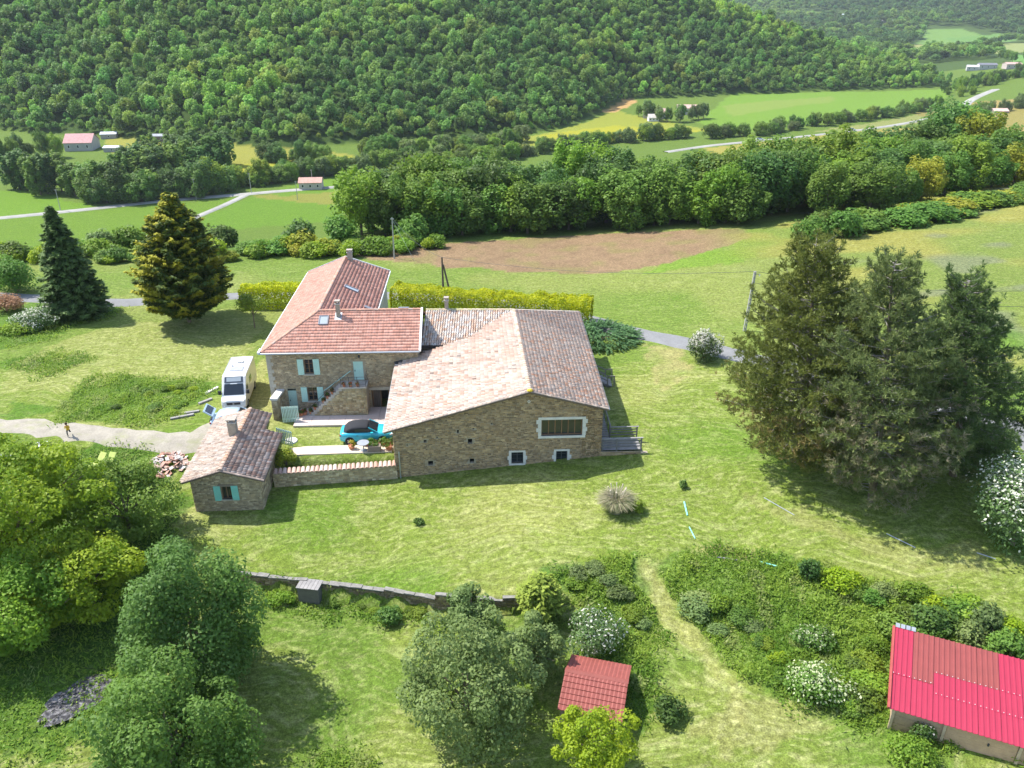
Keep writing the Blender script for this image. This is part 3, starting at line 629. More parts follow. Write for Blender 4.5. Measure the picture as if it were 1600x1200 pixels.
MB().box(.4 + d_ce[0] - .3, .4 + d_ce[1], .37, .41, d_ce[3], d_ce[3] + .28).build('lintel', m_rend, house)
lm = MB(); lm.tube([(8.3, .4, 5.25), (8.3, .2, 5.3)], .02, 6); lm.loft([[(8.3 + r_ * math.cos(k * math.pi / 3), .18 + r_ * math.sin(k * math.pi / 3), z) for k in range(6)] for r_, z in ((.05, 5.02), (.11, 5.22), (.03, 5.3))]); lm.build('wall_lantern', m_iron, house)
# outside staircase: solid rubble flank, landing, single steps, rails
LZ = d_up[2] - .03; LA0, LA1, SF = 6.75, 8.85, -1.0; S0 = 3.75
top = [(0, .12), (LA0 - S0, LZ - .1), (LA1 - S0, LZ - .1)]
stone_face(house, (S0, SF), 0, top, -.2, pal=np.array([(.42,.36,.24),(.48,.42,.30),(.38,.31,.2),(.5,.45,.34),(.35,.29,.2)]), sh=(.12, .22), sl=(.16, .4), seed=15, proud=.04, name='stair_flank')
stone_face(house, (LA1, SF), math.pi/2, [(0, LZ - .1), (1.4, LZ - .1)], -.2, seed=16, name='stair_flank', stones=False, wall_mat=m_rend)
MB().box(LA0 - .05, LA1 + .06, SF - .06, .4, LZ - .1, LZ).build('landing', m_conc, house)
ns = 13
for i in range(ns):
    x0 = S0 + (LA0 - S0) * i / ns; x1 = S0 + (LA0 - S0) * (i + 1) / ns + .03; z = .12 + (LZ - .12) * (i + 1) / ns - .05
    MB().box(x0, x1, SF - .03, .395, max(z - .34, -.1), z).build('step', m_conc, house)
MB().beam((S0 + .9, .30, 1.65), (LA0 + .7, .30, LZ + .95), .045, .06).build('handrail', m_mint, house)
rl = MB()
for x in (LA0, LA0 + .7, LA0 + 1.4, LA1): rl.tube([(x, SF + .02, LZ), (x, SF + .02, LZ + .95)], .022, 6)
for z in (.95, .6, .25): rl.tube([(LA0, SF + .02, LZ + z), (LA1, SF + .02, LZ + z)], .018, 6); rl.tube([(LA1, SF + .02, LZ + z), (LA1, .4, LZ + z)], .018, 6)
rl.build('balcony_railing', m_iron, house)
rl = MB()
for i in range(5): x = S0 + .2 + (LA0 - S0 - .2) * i / 4; rl.tube([(x, SF + .03, .15 + (LZ - .12) * i / 4.3), (x, SF + .03, .95 + (LZ - .12) * i / 4.2)], .02, 6)
rl.tube([(S0 + .2, SF + .03, .97), (LA0, SF + .03, LZ + .93)], .02, 6); rl.build('stair_railing', m_iron, house)
# paved strip before the house
def hw(a, b, z=0): return (HO[0] + a * math.cos(HA) - b * math.sin(HA), HO[1] + a * math.sin(HA) + b * math.cos(HA), z)
pv = MB()
for i in range(7):
    a0, a1 = 2.75 + i * 1.42, 2.75 + (i + 1) * 1.42 - .02; pv.add([hw(a0,-2.75,.02),hw(a1,-2.75,.02),hw(a1,.42,.02),hw(a0,.42,.02),hw(a0,-2.75,.17),hw(a1,-2.75,.17),hw(a1,.42,.17),hw(a0,.42,.17)], [(4,5,6,7),(0,1,5,4),(1,2,6,5),(2,3,7,6),(3,0,4,7)])
tag(pv.build('pavement', M('pinkish concrete', (.56, .46, .40), .9, var=.14, nscale=1.1, bmp=.2), None), kind='structure')

# ================================================================ barn
BO = (-9.2, 53.8); BA = math.atan2(.8, 16.25); BL = math.hypot(.8, 16.25)
barn = empty('stone_barn', (0, 0, 0), 0, 'long stone barn with pale canal tile roof and a wide gable window', 'barn')
FLc, APX, FRc, RBK, BRc, BLc, VAL = (-9.8, 53.35, 2.9), (1.34, 53.65, 6.22), (7.42, 54.25, 4.42), (.18, 70.6, 6.28), (6.72, 75.0, 4.4), tuple(aty(618, 570, 62.25)), (-3.7, 65.3, 5.0)
def bh(a, b): return hole(a, b, BO, BA)
ztop = lambda p: p[2] - .12
s_ap = (APX[0] - BO[0]) * math.cos(BA) + (APX[1] - BO[1]) * math.sin(BA)
b_big, b_w1, b_w2 = bh((846, 656), (909.5, 679.5)), bh((799, 706.5), (817.5, 723.5)), bh((869, 704.5), (886, 722))
def z5(x, y): return (580 + x / 3.478, 440 + y / 3.478)
put = []
for (x, y, w_, h_) in ((471, 815, 11, 17), (293, 868, 17, 13), (537, 868, 25, 26), (323, 987, 28, 24), (547, 973, 24, 22), (655, 772, 9, 8), (358, 848, 9, 7), (196, 888, 9, 7), (555, 800, 10, 6)):
    put.append(bh(z5(x - w_/2, y - h_/2), z5(x + w_/2, y + h_/2)))
PAL_B = np.array([(.34,.26,.165),(.40,.315,.205),(.28,.215,.14),(.45,.37,.25),(.36,.27,.16),(.24,.19,.13),(.42,.33,.21),(.33,.275,.2)])
stone_face(barn, BO, BA, [(0, 2.9), (s_ap, APX[2] - .13), (BL, 4.42)], -2.0, [b_big, b_w1, b_w2] + put, pal=PAL_B, seed=31, sh=(.07, .15), sl=(.14, .42), proud=.035, depth=.3)
BR0, BR1 = (7.03, 54.6), (6.35, 74.5)
ra = math.atan2(BR1[1] - BR0[1], BR1[0] - BR0[0])
stone_face(barn, BR0, ra, [(0, 4.4), (19.9, 4.4)], -.6, pal=PAL_B, seed=32, sh=(.12, .22), sl=(.3, .6))
stone_face(barn, BR1, math.atan2(70.4 - 74.5, .18 - 6.35), [(0, 4.4), (7.4, 6.1)], -.6, stones=False)
LB = (BLc[0] + .5, BLc[1]); la = math.atan2(BO[1] - LB[1], BO[0] - LB[0]); ll = math.hypot(BO[1] - LB[1], BO[0] - LB[0])
stone_face(barn, LB, la, [(0, BLc[2] - .1), (ll, 2.9)], -2.0, pal=PAL_B, seed=33, sh=(.12, .22), sl=(.3, .6))
br_ = MB(); d_ = .05
tops = [FLc, APX, RBK, VAL, BLc, FRc, BRc]; tv = [(p[0], p[1], p[2] - d_) for p in tops] + [(p[0], p[1], p[2] - d_ - .14) for p in tops]
br_.add(tv, [(1,5,6,2),(0,7,8,1),(1,8,12,5),(4,11,7,0),(5,12,13,6),(3,10,11,4),(2,9,10,3),(6,13,9,2)])
broof = br_.build('roof', m_under, barn)
P_PALE = [(.68,.57,.48),(.65,.53,.44),(.72,.62,.54),(.62,.46,.37),(.67,.55,.46),(.58,.38,.28),(.70,.63,.56),(.66,.57,.50)]  # left slope: its washed-out sunlit look is put into the tile colours
P_GREY = [(0.750,0.562,0.429),(0.825,0.620,0.473),(0.675,0.526,0.418),(0.875,0.655,0.495),(0.775,0.526,0.374),(0.850,0.690,0.550),(0.825,0.480,0.308),(0.700,0.573,0.473)]  # right slope: tile colours brightened to make up for its shade
def pale_fn(c, p, r):
    k = vnoise(p[:, 0], p[:, 1] * .5, 1.6, 41); o = np.array((.62, .36, .25)); m = np.clip(k - .25, 0, 1)[:, None] * .9
    c = c * (1 - m) + o * r.uniform(.85, 1.15, (len(c), 1)) * m
    c = c * .68 + np.array((.62, .51, .43)) * .26; st = vnoise(p[:, 0] * .12, p[:, 1], .45, 43)[:, None]; c = c * (1 + .10 * st); d = r.random(len(c)) < .025; c[d] *= .55; return c
def grey_fn(c, p, r):
    t = (p[:, 1] - (69.3 + (p[:, 0] - .3) * -.45)); band = np.exp(-(t / .55) ** 2)[:, None] * .85
    c = c * (1 - band) + np.array((.68, .54, .43)) * band
    u = (p[:, 1] > 70.3 - (p[:, 0]) * .45)[:, None]; c = np.where(u, c * .6 + np.array((.40, .31, .26)) * .4, c); return c
BLe = (FLc[0] + (BLc[0] - FLc[0]) * 2.05, FLc[1] + (BLc[1] - FLc[1]) * 2.05, FLc[2] + (BLc[2] - FLc[2]) * 1.1)
f_ = (RBK[1] - APX[1]) / (BLc[1] - FLc[1]); BL2 = (FLc[0] + (BLc[0] - FLc[0]) * f_, FLc[1] + (BLc[1] - FLc[1]) * f_, FLc[2] + (BLc[2] - FLc[2]) * f_)
tile_patch(broof, FLc, BL2, RBK, APX, .215, .34, T_CANAL, P_PALE, [FLc[:2], APX[:2], RBK[:2], VAL[:2], BLc[:2]], 35, colfn=pale_fn, jit=.025)
f_ = (BRc[1] - FRc[1]) / (RBK[1] - APX[1]); RB2 = tuple(APX[i] + (RBK[i] - APX[i]) * f_ for i in range(3))
tile_patch(broof, BRc, FRc, APX, RB2, .225, .34, T_CANAL, P_GREY, [APX[:2], FRc[:2], BRc[:2], RBK[:2]], 36, colfn=grey_fn, jit=.03)
ridge_row(broof, (APX[0], APX[1] - .02, APX[2] + .05), (RBK[0], RBK[1], RBK[2] + .05), [(.64,.48,.36),(.58,.40,.29),(.66,.55,.45)], .15, .4)
yl = MB(); yl.loft([[(APX[0] + r_ * math.cos(k * math.pi / 4), APX[1] - .02 + r_ * .8 * math.sin(k * math.pi / 4), APX[2] + z) for k in range(8)] for r_, z in ((.22, .04), (.23, .12), (.15, .2), (.05, .23))]); yl.build('lichen_patch', M('yellow lichen', (.62, .42, .05), .95, var=.3, nscale=8), broof)
bg_ = MB(); ng_ = 24; A_, B_, C_, D_ = [np.array(p, float) for p in (FLc, BL2, RBK, APX)]
for i in range(ng_):
    for j in range(ng_):
        q = [bil(A_, B_, C_, D_, np.array(a / ng_), np.array(b / ng_)) - np.array((0, 0, .05)) for a, b in ((i, j), (i + 1, j), (i + 1, j + 1), (i, j + 1))]
        ctr = sum(q) / 4
        if inpoly(ctr[0], ctr[1], [FLc[:2], APX[:2], RBK[:2], (VAL[0], VAL[1] + .3), (BLc[0], BLc[1] + .3)]): bg_.add(q, [(3, 2, 1, 0)])
bg_.build('roof_boards', m_under, broof)
# verge tiles down the gable edges
for a, b in ((APX, FLc), (APX, FRc)): ridge_row(broof, (a[0], a[1] - .05, a[2] + .02), (b[0], b[1] - .05, b[2] + .03), [(.48,.38,.30),(.55,.45,.37),(.38,.32,.28)], .09, .34, name='verge_tiles')
MB().beam((BRc[0] + .06, BRc[1], BRc[2] - .06), (FRc[0] + .06, FRc[1], FRc[2] - .06), .09, .07).build('gutter', m_zinc, barn)
MB().beam((BLc[0] - .06, BLc[1], BLc[2] - .08), (FLc[0] - .06, FLc[1], FLc[2] - .08), .1, .08).build('gutter', m_zinc, barn)
gv = MB(); gv.beam((BLc[0] - .1, BLc[1] + .1, BLc[2] + .12), (VAL[0], VAL[1] + .05, VAL[2] + .08), .32, .1); gv.build('valley_gutter', m_iron, barn)
MB().tube([(BLc[0] - .05, BLc[1] - .02, BLc[2]), (BLc[0] - .05, BLc[1] - .02, .2)], .05, 8).build('downpipe', m_iron, barn)
p0 = aty(623.2, 706, BO[1] - .12); MB().tube([(p0.x, p0.y, p0.z), (p0.x, p0.y, -1.75)], .055, 8).build('downpipe', m_zinc, barn)
bw = window(barn, BO, BA, b_big, .2, (6, 1), .07, m_brown)
surround(barn, BO, BA, b_big, .24, 4, ears=.12, seed=1)
for h, sd in ((b_w1, 2), (b_w2, 3)): window(barn, BO, BA, h, .2, (2, 3), .05, m_iron, grille=True); surround(barn, BO, BA, h, .17, 3, ears=.13, seed=sd)
def bp(s, z, d=0.0): return (BO[0] + s * math.cos(BA) + d * math.sin(BA), BO[1] + s * math.sin(BA) - d * math.cos(BA), z)
for h in put:
    MB().add([bp(h[0], h[2], -.29), bp(h[1], h[2], -.29), bp(h[1], h[3], -.29), bp(h[0], h[3], -.29)], [(0,1,2,3)]).build('putlog_hole', m_dark, barn)  # near-black sheet at the back: the shade in the hole, put in as colour
s_, z_ = plane_hit(*z5(857, 650), BO, BA); dm = MB()
dm.add([bp(s_ - .13, z_, .05), bp(s_, z_ - .15, .05), bp(s_ + .13, z_, .05), bp(s_, z_ + .15, .05), bp(s_ - .06, z_, .05), bp(s_, z_ - .07, .05), bp(s_ + .06, z_, .05), bp(s_, z_ + .07, .05)], [(0,1,5,4),(1,2,6,5),(2,3,7,6),(3,0,4,7)]); dm.build('diamond_vent', m_white_stone, barn)

# ================================================================ connecting wing between house and barn
wing = empty('connecting_wing', (0, 0, 0), 0, 'low wing with striped canal tile roof joining farmhouse to barn', 'building')
WX0, WX1, WYE, WYR, WZE, WZR = -8.05, .2, 65.25, 70.6, 4.95, 6.28
stone_face(wing, (-8.4, 65.65), 0, [(0, WZE - .1), (5.2, WZE - .1)], -.3, seed=41, pal=PAL_H)
stone_face(wing, (.2, 70.85), math.pi, [(0, WZR-.1), (8.4, WZR-.1)], -.3, stones=False)
wr = MB(); tops = [(WX0,WYE,WZE),(-3.75,WYE,WZE),(WX1,WYR,WZR),(WX0,WYR,WZR),(WX0,70.9,WZE),(WX1,70.9,WZE)]
wr.add([(p[0], p[1], p[2] - .05) for p in tops] + [(p[0], p[1], p[2] - .2) for p in tops], [(0,1,2,3),(3,2,5,4),(0,6,7,1),(3,9,6,0),(4,10,9,3)])
wroof = wr.build('roof', m_under, wing)
P_STR = [(.82,.74,.66),(.76,.58,.45),(.84,.78,.72),(.80,.63,.50),(.72,.49,.35),(.82,.75,.67),(.70,.60,.52)]
tile_patch(wroof, (WX0,WYE,WZE), (WX1,WYE,WZE), (WX1,WYR,WZR), (WX0,WYR,WZR), .215, .36, T_CANAL, P_STR, [(WX0,WYE-1),(-3.7,WYE-1),(-3.7,WYE),(WX1,WYR),(WX0,WYR)], 42)
ridge_row(wroof, (WX0, WYR, WZR + .05), (WX1, WYR, WZR + .05), [(.64,.55,.40),(.58,.45,.32),(.6,.55,.3)], .14, .4)
MB().beam((RBK[0], RBK[1], RBK[2] + .04), (BRc[0], BRc[1], BRc[2] + .04), .25, .12).build('verge_cap', M('verge mortar', (.42, .36, .3), .95), wroof)
chimney(wroof, -6.15, 70.75, 5.6, 7.2, .34, .34)

# ================================================================ small stone cottage
CO, CA = (-23.5, 49.35), R(3.5)
cot = empty('stone_cottage', (*CO, 0), CA, 'small stone cottage with mossy brown canal tile roof and turquoise shutters', 'cottage')
CE, CR, CM, CB = 1.2, 2.1, 2.42, 9.2; SL = (CR - CE) / (CM + .5)
def croof(a): return CR - abs(a - CM) * SL
c_w = hole((344.5, 760.5), (363.5, 779.5), CO, CA)
PAL_C = np.array([(.42,.37,.28),(.47,.42,.33),(.37,.32,.24),(.52,.47,.38),(.40,.34,.25),(.33,.29,.22)])
stone_face(cot, (0, 0), 0, [(0, croof(0) - .08), (CM, CR - .08), (4.95, croof(4.95) - .08)], -2.2, [c_w], pal=PAL_C, seed=51, sh=(.08, .15), sl=(.14, .4), proud=.04)
stone_face(cot, (4.95, 0), math.pi/2, [(0, croof(4.95) - .08), (6.2, croof(4.95) - .08)], -2.2, pal=PAL_C, seed=52, sh=(.1, .2), sl=(.2, .5))
stone_face(cot, (0, 9), -math.pi/2, [(0, croof(0) - .08), (9, croof(0) - .08)], -2.2, pal=PAL_C, seed=53, sh=(.1, .2), sl=(.2, .5))
stone_face(cot, (4.95, 6.2), math.pi, [(0, croof(4.95) - .08), (1.4, croof(3.55) - .08)], -2.2, stones=False)
stone_face(cot, (3.55, 6.2), math.pi/2, [(0, croof(3.55) - .08), (2.8, croof(3.55) - .08)], -2.2, stones=False)
stone_face(cot, (3.55, 9), math.pi, [(0, croof(3.55) - .1), (1.13, CR - .1), (3.55, croof(0) - .1)], -2.2, stones=False)
zc = lambda a: croof(a) - .05
cr_ = MB(); L0, R0, R1 = -.55, 5.45, 3.95
top_ = [(L0,-.42,zc(L0)),(CM,-.42,CR-.05),(R0,-.42,zc(R0)),(R0,6.35,zc(R0)),(R1,6.35,zc(R1)),(R1,CB,zc(R1)),(CM,CB,CR-.05),(L0,CB,zc(L0))]
cr_.add(list(top_) + [(p[0], p[1], p[2] - .12) for p in top_], [(7,0,1,6),(1,2,3,4),(1,4,5,6),(0,8,9,1),(1,9,10,2),(2,10,11,3),(3,11,12,4),(4,12,13,5),(5,13,14,6),(6,14,15,7),(7,15,8,0)])
croofo = cr_.build('roof', m_under, cot)
P_COT = [(.45,.34,.28),(.40,.29,.23),(.50,.40,.34),(.36,.25,.20),(.47,.35,.28),(.42,.27,.21),(.52,.44,.39),(.34,.27,.23)]
P_COTL = [(.52,.44,.37),(.47,.38,.31),(.57,.50,.44),(.45,.34,.27),(.54,.45,.38),(.48,.41,.36)]
tile_patch(croofo, (R0,-.42,croof(R0)), (R0,CB,croof(R0)), (CM,CB,CR), (CM,-.42,CR), .23, .34, T_CANAL, P_COT, [(CM,-.5),(R0,-.5),(R0,6.35),(R1,6.35),(R1,CB),(CM,CB)], 54, jit=.03)
tile_patch(croofo, (L0,CB,croof(L0)), (L0,-.42,croof(L0)), (CM,-.42,CR), (CM,CB,CR), .23, .34, T_CANAL, P_COTL, None, 55, jit=.03)
ridge_row(croofo, (CM, -.45, CR + .06), (CM, CB, CR + .06), [(.58,.38,.27),(.54,.33,.22),(.56,.42,.33)], .15, .4)
for b_ in (R0, L0): ridge_row(croofo, (CM, -.45, CR + .02), (b_, -.45, croof(b_) + .02), [(.44,.34,.28),(.5,.4,.33),(.38,.3,.25)], .09, .3, name='verge_tiles')
ch = chimney(croofo, CM - .35, 5.0, CR - .35, CR + 1.05, .62, .55)
window(cot, (0, 0), 0, c_w, .16, (2, 1), .05, m_brown)
for k in range(1, 5):
    s = c_w[0] + (c_w[1] - c_w[0]) * k / 5; MB().tube([(s, .06, c_w[2]), (s, .06, c_w[3])], .014, 5).build('window_bar', m_iron, cot)
w_ = .5
shutter(cot, (0, 0), 0, c_w[0] - w_ - .03, c_w[0] - .03, c_w[2] - .08, c_w[3] + .08, m_teal); shutter(cot, (0, 0), 0, c_w[1] + .03, c_w[1] + w_ + .03, c_w[2] - .08, c_w[3] + .08, m_teal)
MB().box(c_w[0] - .2, c_w[1] + .2, -.06, .1, c_w[3] + .02, c_w[3] + .2).build('lintel', m_wood, cot); MB().box(c_w[0] - .1, c_w[1] + .1, -.1, .1, c_w[2] - .1, c_w[2]).build('sill', m_rend, cot)

# ================================================================ courtyard wall with tile coping, patio behind it
WO = (-18.45, 52.35); WE = (-9.05, 53.62); WA = math.atan2(WE[1] - WO[1], WE[0] - WO[0]); WL = math.hypot(WE[0] - WO[0], WE[1] - WO[1])
cw = empty('courtyard_wall', (*WO, 0), WA, 'low stone courtyard wall topped with barrel tiles between cottage and barn', 'wall')
WT = -.28
stone_face(cw, (0, 0), 0, [(0, WT), (WL, WT)], -2.4, pal=np.array([(.46,.40,.29),(.52,.46,.35),(.40,.34,.25),(.56,.51,.41),(.44,.36,.25)]), seed=61, sh=(.1, .18), sl=(.16, .45), proud=.035)
MB().box(0, WL, .02, .42, -2.4, WT - .01).build('wall_core', m_mortar, cw)
nt_ = 27; rr = random.Random(5); coping = None
tm = MB(); K_ = 6; vs = []
for y, q in ((-.14, .17), (.56, .145)): vs += [(q * math.cos(math.pi * k / K_), y, .02 + q * .85 * math.sin(math.pi * k / K_)) for k in range(K_ + 1)]
tm.add(vs + [(v[0] * .82, v[1], v[2] * .78) for v in vs], [(k + 1, k, K_ + 1 + k, K_ + 2 + k) for k in range(K_)] + [(k, k + 1, 2*K_ + 3 + k, 2*K_ + 2 + k) for k in range(K_)])
for i in range(nt_):
    if coping is None:
        coping = []
        for j, c_ in enumerate(((.62, .42, .33), (.70, .56, .47), (.58, .36, .27), (.66, .50, .41))):
            tm.c = [c_] * len(tm.f); o = tm.build('coping_tile', m_tile, cw); coping.append(o.data)
            if j: bpy.data.objects.remove(o)
            else: first = o
        o = first
    else: o = bpy.data.objects.new('coping_tile', coping[rr.randrange(4)]); link(o, cw)
    o.location = (.2 + (WL - .4) * i / (nt_ - 1), 0, WT + rr.uniform(0, .015)); o.rotation_euler = (.12, 0, rr.uniform(-.05, .05))
pt = MB(); pt.add([(-17.9, 54.62, -.02), (-9.6, 55.15, -.02), (-9.6, 56.35, -.02), (-16.6, 56.0, -.02), (-17.9, 55.7, -.02)] + [(-17.9, 54.62, .09), (-9.6, 55.15, .09), (-9.6, 56.35, .09), (-16.6, 56.0, .09), (-17.9, 55.7, .09)], [(5,6,7,8,9)] + [(i, (i+1) % 5, 5 + (i+1) % 5, 5 + i) for i in range(5)])
tag(pt.build('patio', M('sandy patio', (.60, .49, .37), .92, var=.2, nscale=.9, bmp=.3)), kind='structure')

# ================================================================ gate, its pillar and the second leaf
def slat_gate(name, a, b, h, n, mat, label, base=.05):
    a, b = Vector(a), Vector(b); d = b - a; L = d.length; g = empty(name, a, math.atan2(d.y, d.x), label, 'gate')
    sl = None
    for i in range(n):
        if sl is None: sl = MB().box(-.045, .045, -.015, .015, 0, h).build('slat', mat, g); o = sl
        else: o = bpy.data.objects.new('slat', sl.data); link(o, g)
        o.location = (.06 + (L - .12) * i / (n - 1), 0, base)
    for z in (.25, h - .2): MB().box(0, L, .017, .06, base + z, base + z + .09).build('rail', mat, g)
    return g
m_gate = M('pale green gate paint', (.55, .70, .62), .6, var=.1)
p0, p1 = atz(442, 660.5, .03), atz(468.5, 659, .03)
slat_gate('picket_gate', (p0.x, p0.y, tz(p0.x, p0.y)), (p1.x, p1.y, tz(p1.x, p1.y)), 1.5, 11, m_gate, 'pale green slatted gate hung beside the stone gate pillar')
p0, p1 = Vector((-19.15, 56.75, 0)), Vector((-17.75, 56.1, 0))
slat_gate('picket_gate', p0, p1, 1.35, 9, M('faded green gate paint', (.38, .52, .45), .6, var=.1), 'faded green slatted gate leaf half hidden behind the cottage roof')
gp0 = atz(437, 657, 0); gp = empty('gate_pillar', (gp0.x, gp0.y, 0), R(86), 'short dark stone gate wall with a pale slab on top', 'wall')
stone_face(gp, (0, .0), 0, [(0, 1.95), (2.0, 1.95)], -.3, seed=71, pal=PAL_C * .8, sh=(.14, .24), sl=(.25, .5)); stone_face(gp, (0, .5), -math.pi/2, [(0, 1.95), (.5, 1.95)], -.3, seed=72, pal=PAL_C * .8, sh=(.14, .24), sl=(.25, .5))
MB().box(.02, 2.0, .02, .48, -.3, 1.94).build('wall_core', m_mortar, gp); MB().box(-.06, 2.06, -.07, .57, 1.95, 2.12).build('cap_slab', M('pale cap stone', (.58, .56, .52), .9, bmp=.3), gp)

# ================================================================ terrace wall with cap stones
tp = [(-21.0, 43.3), (-16.35, 42.55), (-13.68, 42.2), (-8.4, 41.25), (-4.96, 40.35), (-.6, 39.75), (.5, 39.8)]
tw = empty('terrace_wall', (tp[1][0], tp[1][1], 0), 0, 'long low terrace wall of grey stone with lichened cap stones', 'wall'); rr = random.Random(8)
for (a, b) in zip(tp[:-1], tp[1:]):
    L = math.hypot(b[0] - a[0], b[1] - a[1]); an = math.atan2(b[1] - a[1], b[0] - a[0]); zt = max(tz(a[0], a[1] + .9), tz(b[0], b[1] + .9)) + .1; zt = (tz(a[0], a[1] + 1) + tz(b[0], b[1] + 1)) / 2 - .02
    ol = (a[0] - tp[1][0], a[1] - tp[1][1])
    stone_face(tw, ol, an, [(0, zt), (L, zt)], zt - 1.6, seed=int(L * 100), pal=PAL_C * .62, sh=(.12, .22), sl=(.2, .5), proud=.05)
    n = max(1, round(L / .75)); ca, sa = math.cos(an), math.sin(an)
    for i in range(n):
        s0, s1 = L * i / n + .01, L * (i + 1) / n - .01; z1 = zt + rr.uniform(.06, .11); d0, d1 = -.05 - rr.uniform(0, .05), .24 + rr.uniform(-.06, .06)
        q = [(ol[0] + s * ca - d * sa, ol[1] + s * sa + d * ca) for s, d in ((s0, d0), (s1, d0 + rr.uniform(-.03, .03)), (s1, d1), (s0, d1))]
        MB().add([(x, y, zt) for x, y in q] + [(x, y, z1 + rr.uniform(-.02, .02)) for x, y in q], [(4,5,6,7),(0,1,5,4),(1,2,6,5),(2,3,7,6),(3,0,4,7)]).build('cap_stone', M('lichened cap stone', (.22, .21, .185), .95, var=.35, nscale=3, bmp=.5), tw)
hb = at(486, 931); hz = tz(-13.7, 43.3) + .02
hx = empty('wooden_hatch', (-14.2, 41.55, tz(-14, 41.3)), R(-9), 'small box with silvered slatted lid against the terrace wall', 'box')
hh_ = hz - hx.location.z
MB().box(0, 1.45, 0, .85, -.1, hh_ - .05).build('box', M('dark box side', (.16, .15, .14), .9), hx)
for i in range(6): MB().box(-.05 + i * .26, .19 + i * .26, -.08, .92, hh_ - .02, hh_ + .02).build('lid_slat', m_greywood, hx)

# ================================================================ red metal shed
m_pink = M('raspberry red sheet', (.33, .022, .052), .5, var=.06, nscale=1.5, spec=.5); m_faded = M('faded red sheet', (.235, .055, .05), .65, var=.08, nscale=1.5)
SO, SA = (19.6, 30.07), R(-23.6); SZ, SB = -.35, .75
sh_ = empty('metal_roof_shed', (*SO, 0), SA, 'long timber shed with raspberry red ribbed metal roof', 'shed')
SLn, SD = 10.4, 4.95; sg = tz(20.5, 29.5)
def sheet(x0, x1, d0, d1, mat, lift, name='roof_panel'):
    """ribbed sheet from depth d0 (eave) to d1: trapezoid ribs every 0.26 m"""
    prof = []; n = max(1, round((x1 - x0) / .26)); p = (x1 - x0) / n
    for i in range(n): prof += [(x0 + i*p, 0), (x0 + i*p + .55*p, 0), (x0 + i*p + .65*p, .035), (x0 + i*p + .9*p, .035)]
    prof.append((x1, 0)); z = lambda d: SZ + (SB - SZ) * d / SD + lift
    vs = [(x, d0, z(d0) + h) for x, h in prof] + [(x, d1, z(d1) + h) for x, h in prof] + [(x, d0, z(d0) + h - .02) for x, h in prof]; m = len(prof)
    return MB().add(vs, [(i, i+1, m+i+1, m+i) for i in range(m-1)] + [(2*m+i, 2*m+i+1, i+1, i) for i in range(m-1)]).build(name, mat, sh_)
W1 = 1.04; nx = 10
for k in range(nx):
    x0, x1 = k * W1 + .004, (k + 1) * W1 - .004
    up = m_pink if (k < 1 or k >= 5) else m_faded; dsp = 2.05 if k < 2 else 2.75
    sheet(x0, x1, -.12, (1.55 if k >= 2 else 2.1), m_pink, .03)
    if k >= 2: sheet(x0, x1, 1.45, 2.85, m_pink, .042)
    sheet(x0, x1, (2.0 if k < 2 else 2.75), SD + .1, up, .055)
for k, d in ((0, 2.05), (1, 2.05), *[(k, 2.78) for k in range(2, nx)], *[(k, 1.5) for k in range(2, nx)]):
    sc = MB(); z = SZ + (SB - SZ) * d / SD + .1
    for i in range(4): sc.cbox((k * W1 + .12 + i * .26, d, z - .02), (.035, .035, .015))
    sc.build('screw_row', m_whitemetal, sh_)

vb = MB(); vb.add([(-.06,-.14,SZ+.11),(.06,-.14,SZ+.11),(.06,SD+.12,SB+.13),(-.06,SD+.12,SB+.13),(-.06,-.14,SZ-.08),(-.06,SD+.12,SB-.06)], [(0,1,2,3),(4,0,3,5)]); vb.build('verge_flashing', M('dull red trim', (.36, .07, .06), .6), sh_)
for i in range(4): MB().cbox((.2 + i * .27, SD + .2, SB + .13), (.22, .3, .03), 0, None, R(12)).build('ridge_cap', m_zinc, sh_)
m_shedw = M('shed boards', (.42, .29, .18), .85, var=.2, nscale=1.5, bmp=.3)
nb = 7; ht = SZ - .02 - (sg - .3)
for i in range(nb):
    z0 = sg - .3 + ht * i / nb; MB().box(.3, 2.65, .1 + .008 * (i % 2), .16, z0 + .006, z0 + ht / nb - .006).build('board', m_shedw, sh_)
    MB().box(.3, .36, .17, SD - .2, z0 + .006, z0 + ht / nb - .006).build('board', m_shedw, sh_)
for x in (.3, 2.72, 6.1): MB().box(x - .07, x + .07, .02, .16, sg - .3, SZ + .03).build('post', M('shed post', (.50, .38, .25), .85), sh_)
for i in range(5): z0 = sg - .1 + (ht - .2) * i / 5; MB().box(2.82, 6.0, .09, .15, z0 + .004, z0 + (ht - .2) / 5 - .004).build('door_panel', M('shed door boards', (.50, .33, .20), .8, var=.15), sh_)
MB().cbox((4.75, .06, sg + ht * .5), (.08, .06, .16)).build('door_handle', m_iron, sh_)
MB().box(6.2, SLn, .1, .16, sg - .3, SZ + .02).build('side_wall', m_shedw, sh_); MB().box(.3, SLn, SD - .25, SD - .19, sg - .3, SB - .02).build('back_wall', m_shedw, sh_)
MB().box(SLn - .06, SLn, .17, SD - .2, sg - .3, SZ + .02).build('end_wall', m_shedw, sh_)

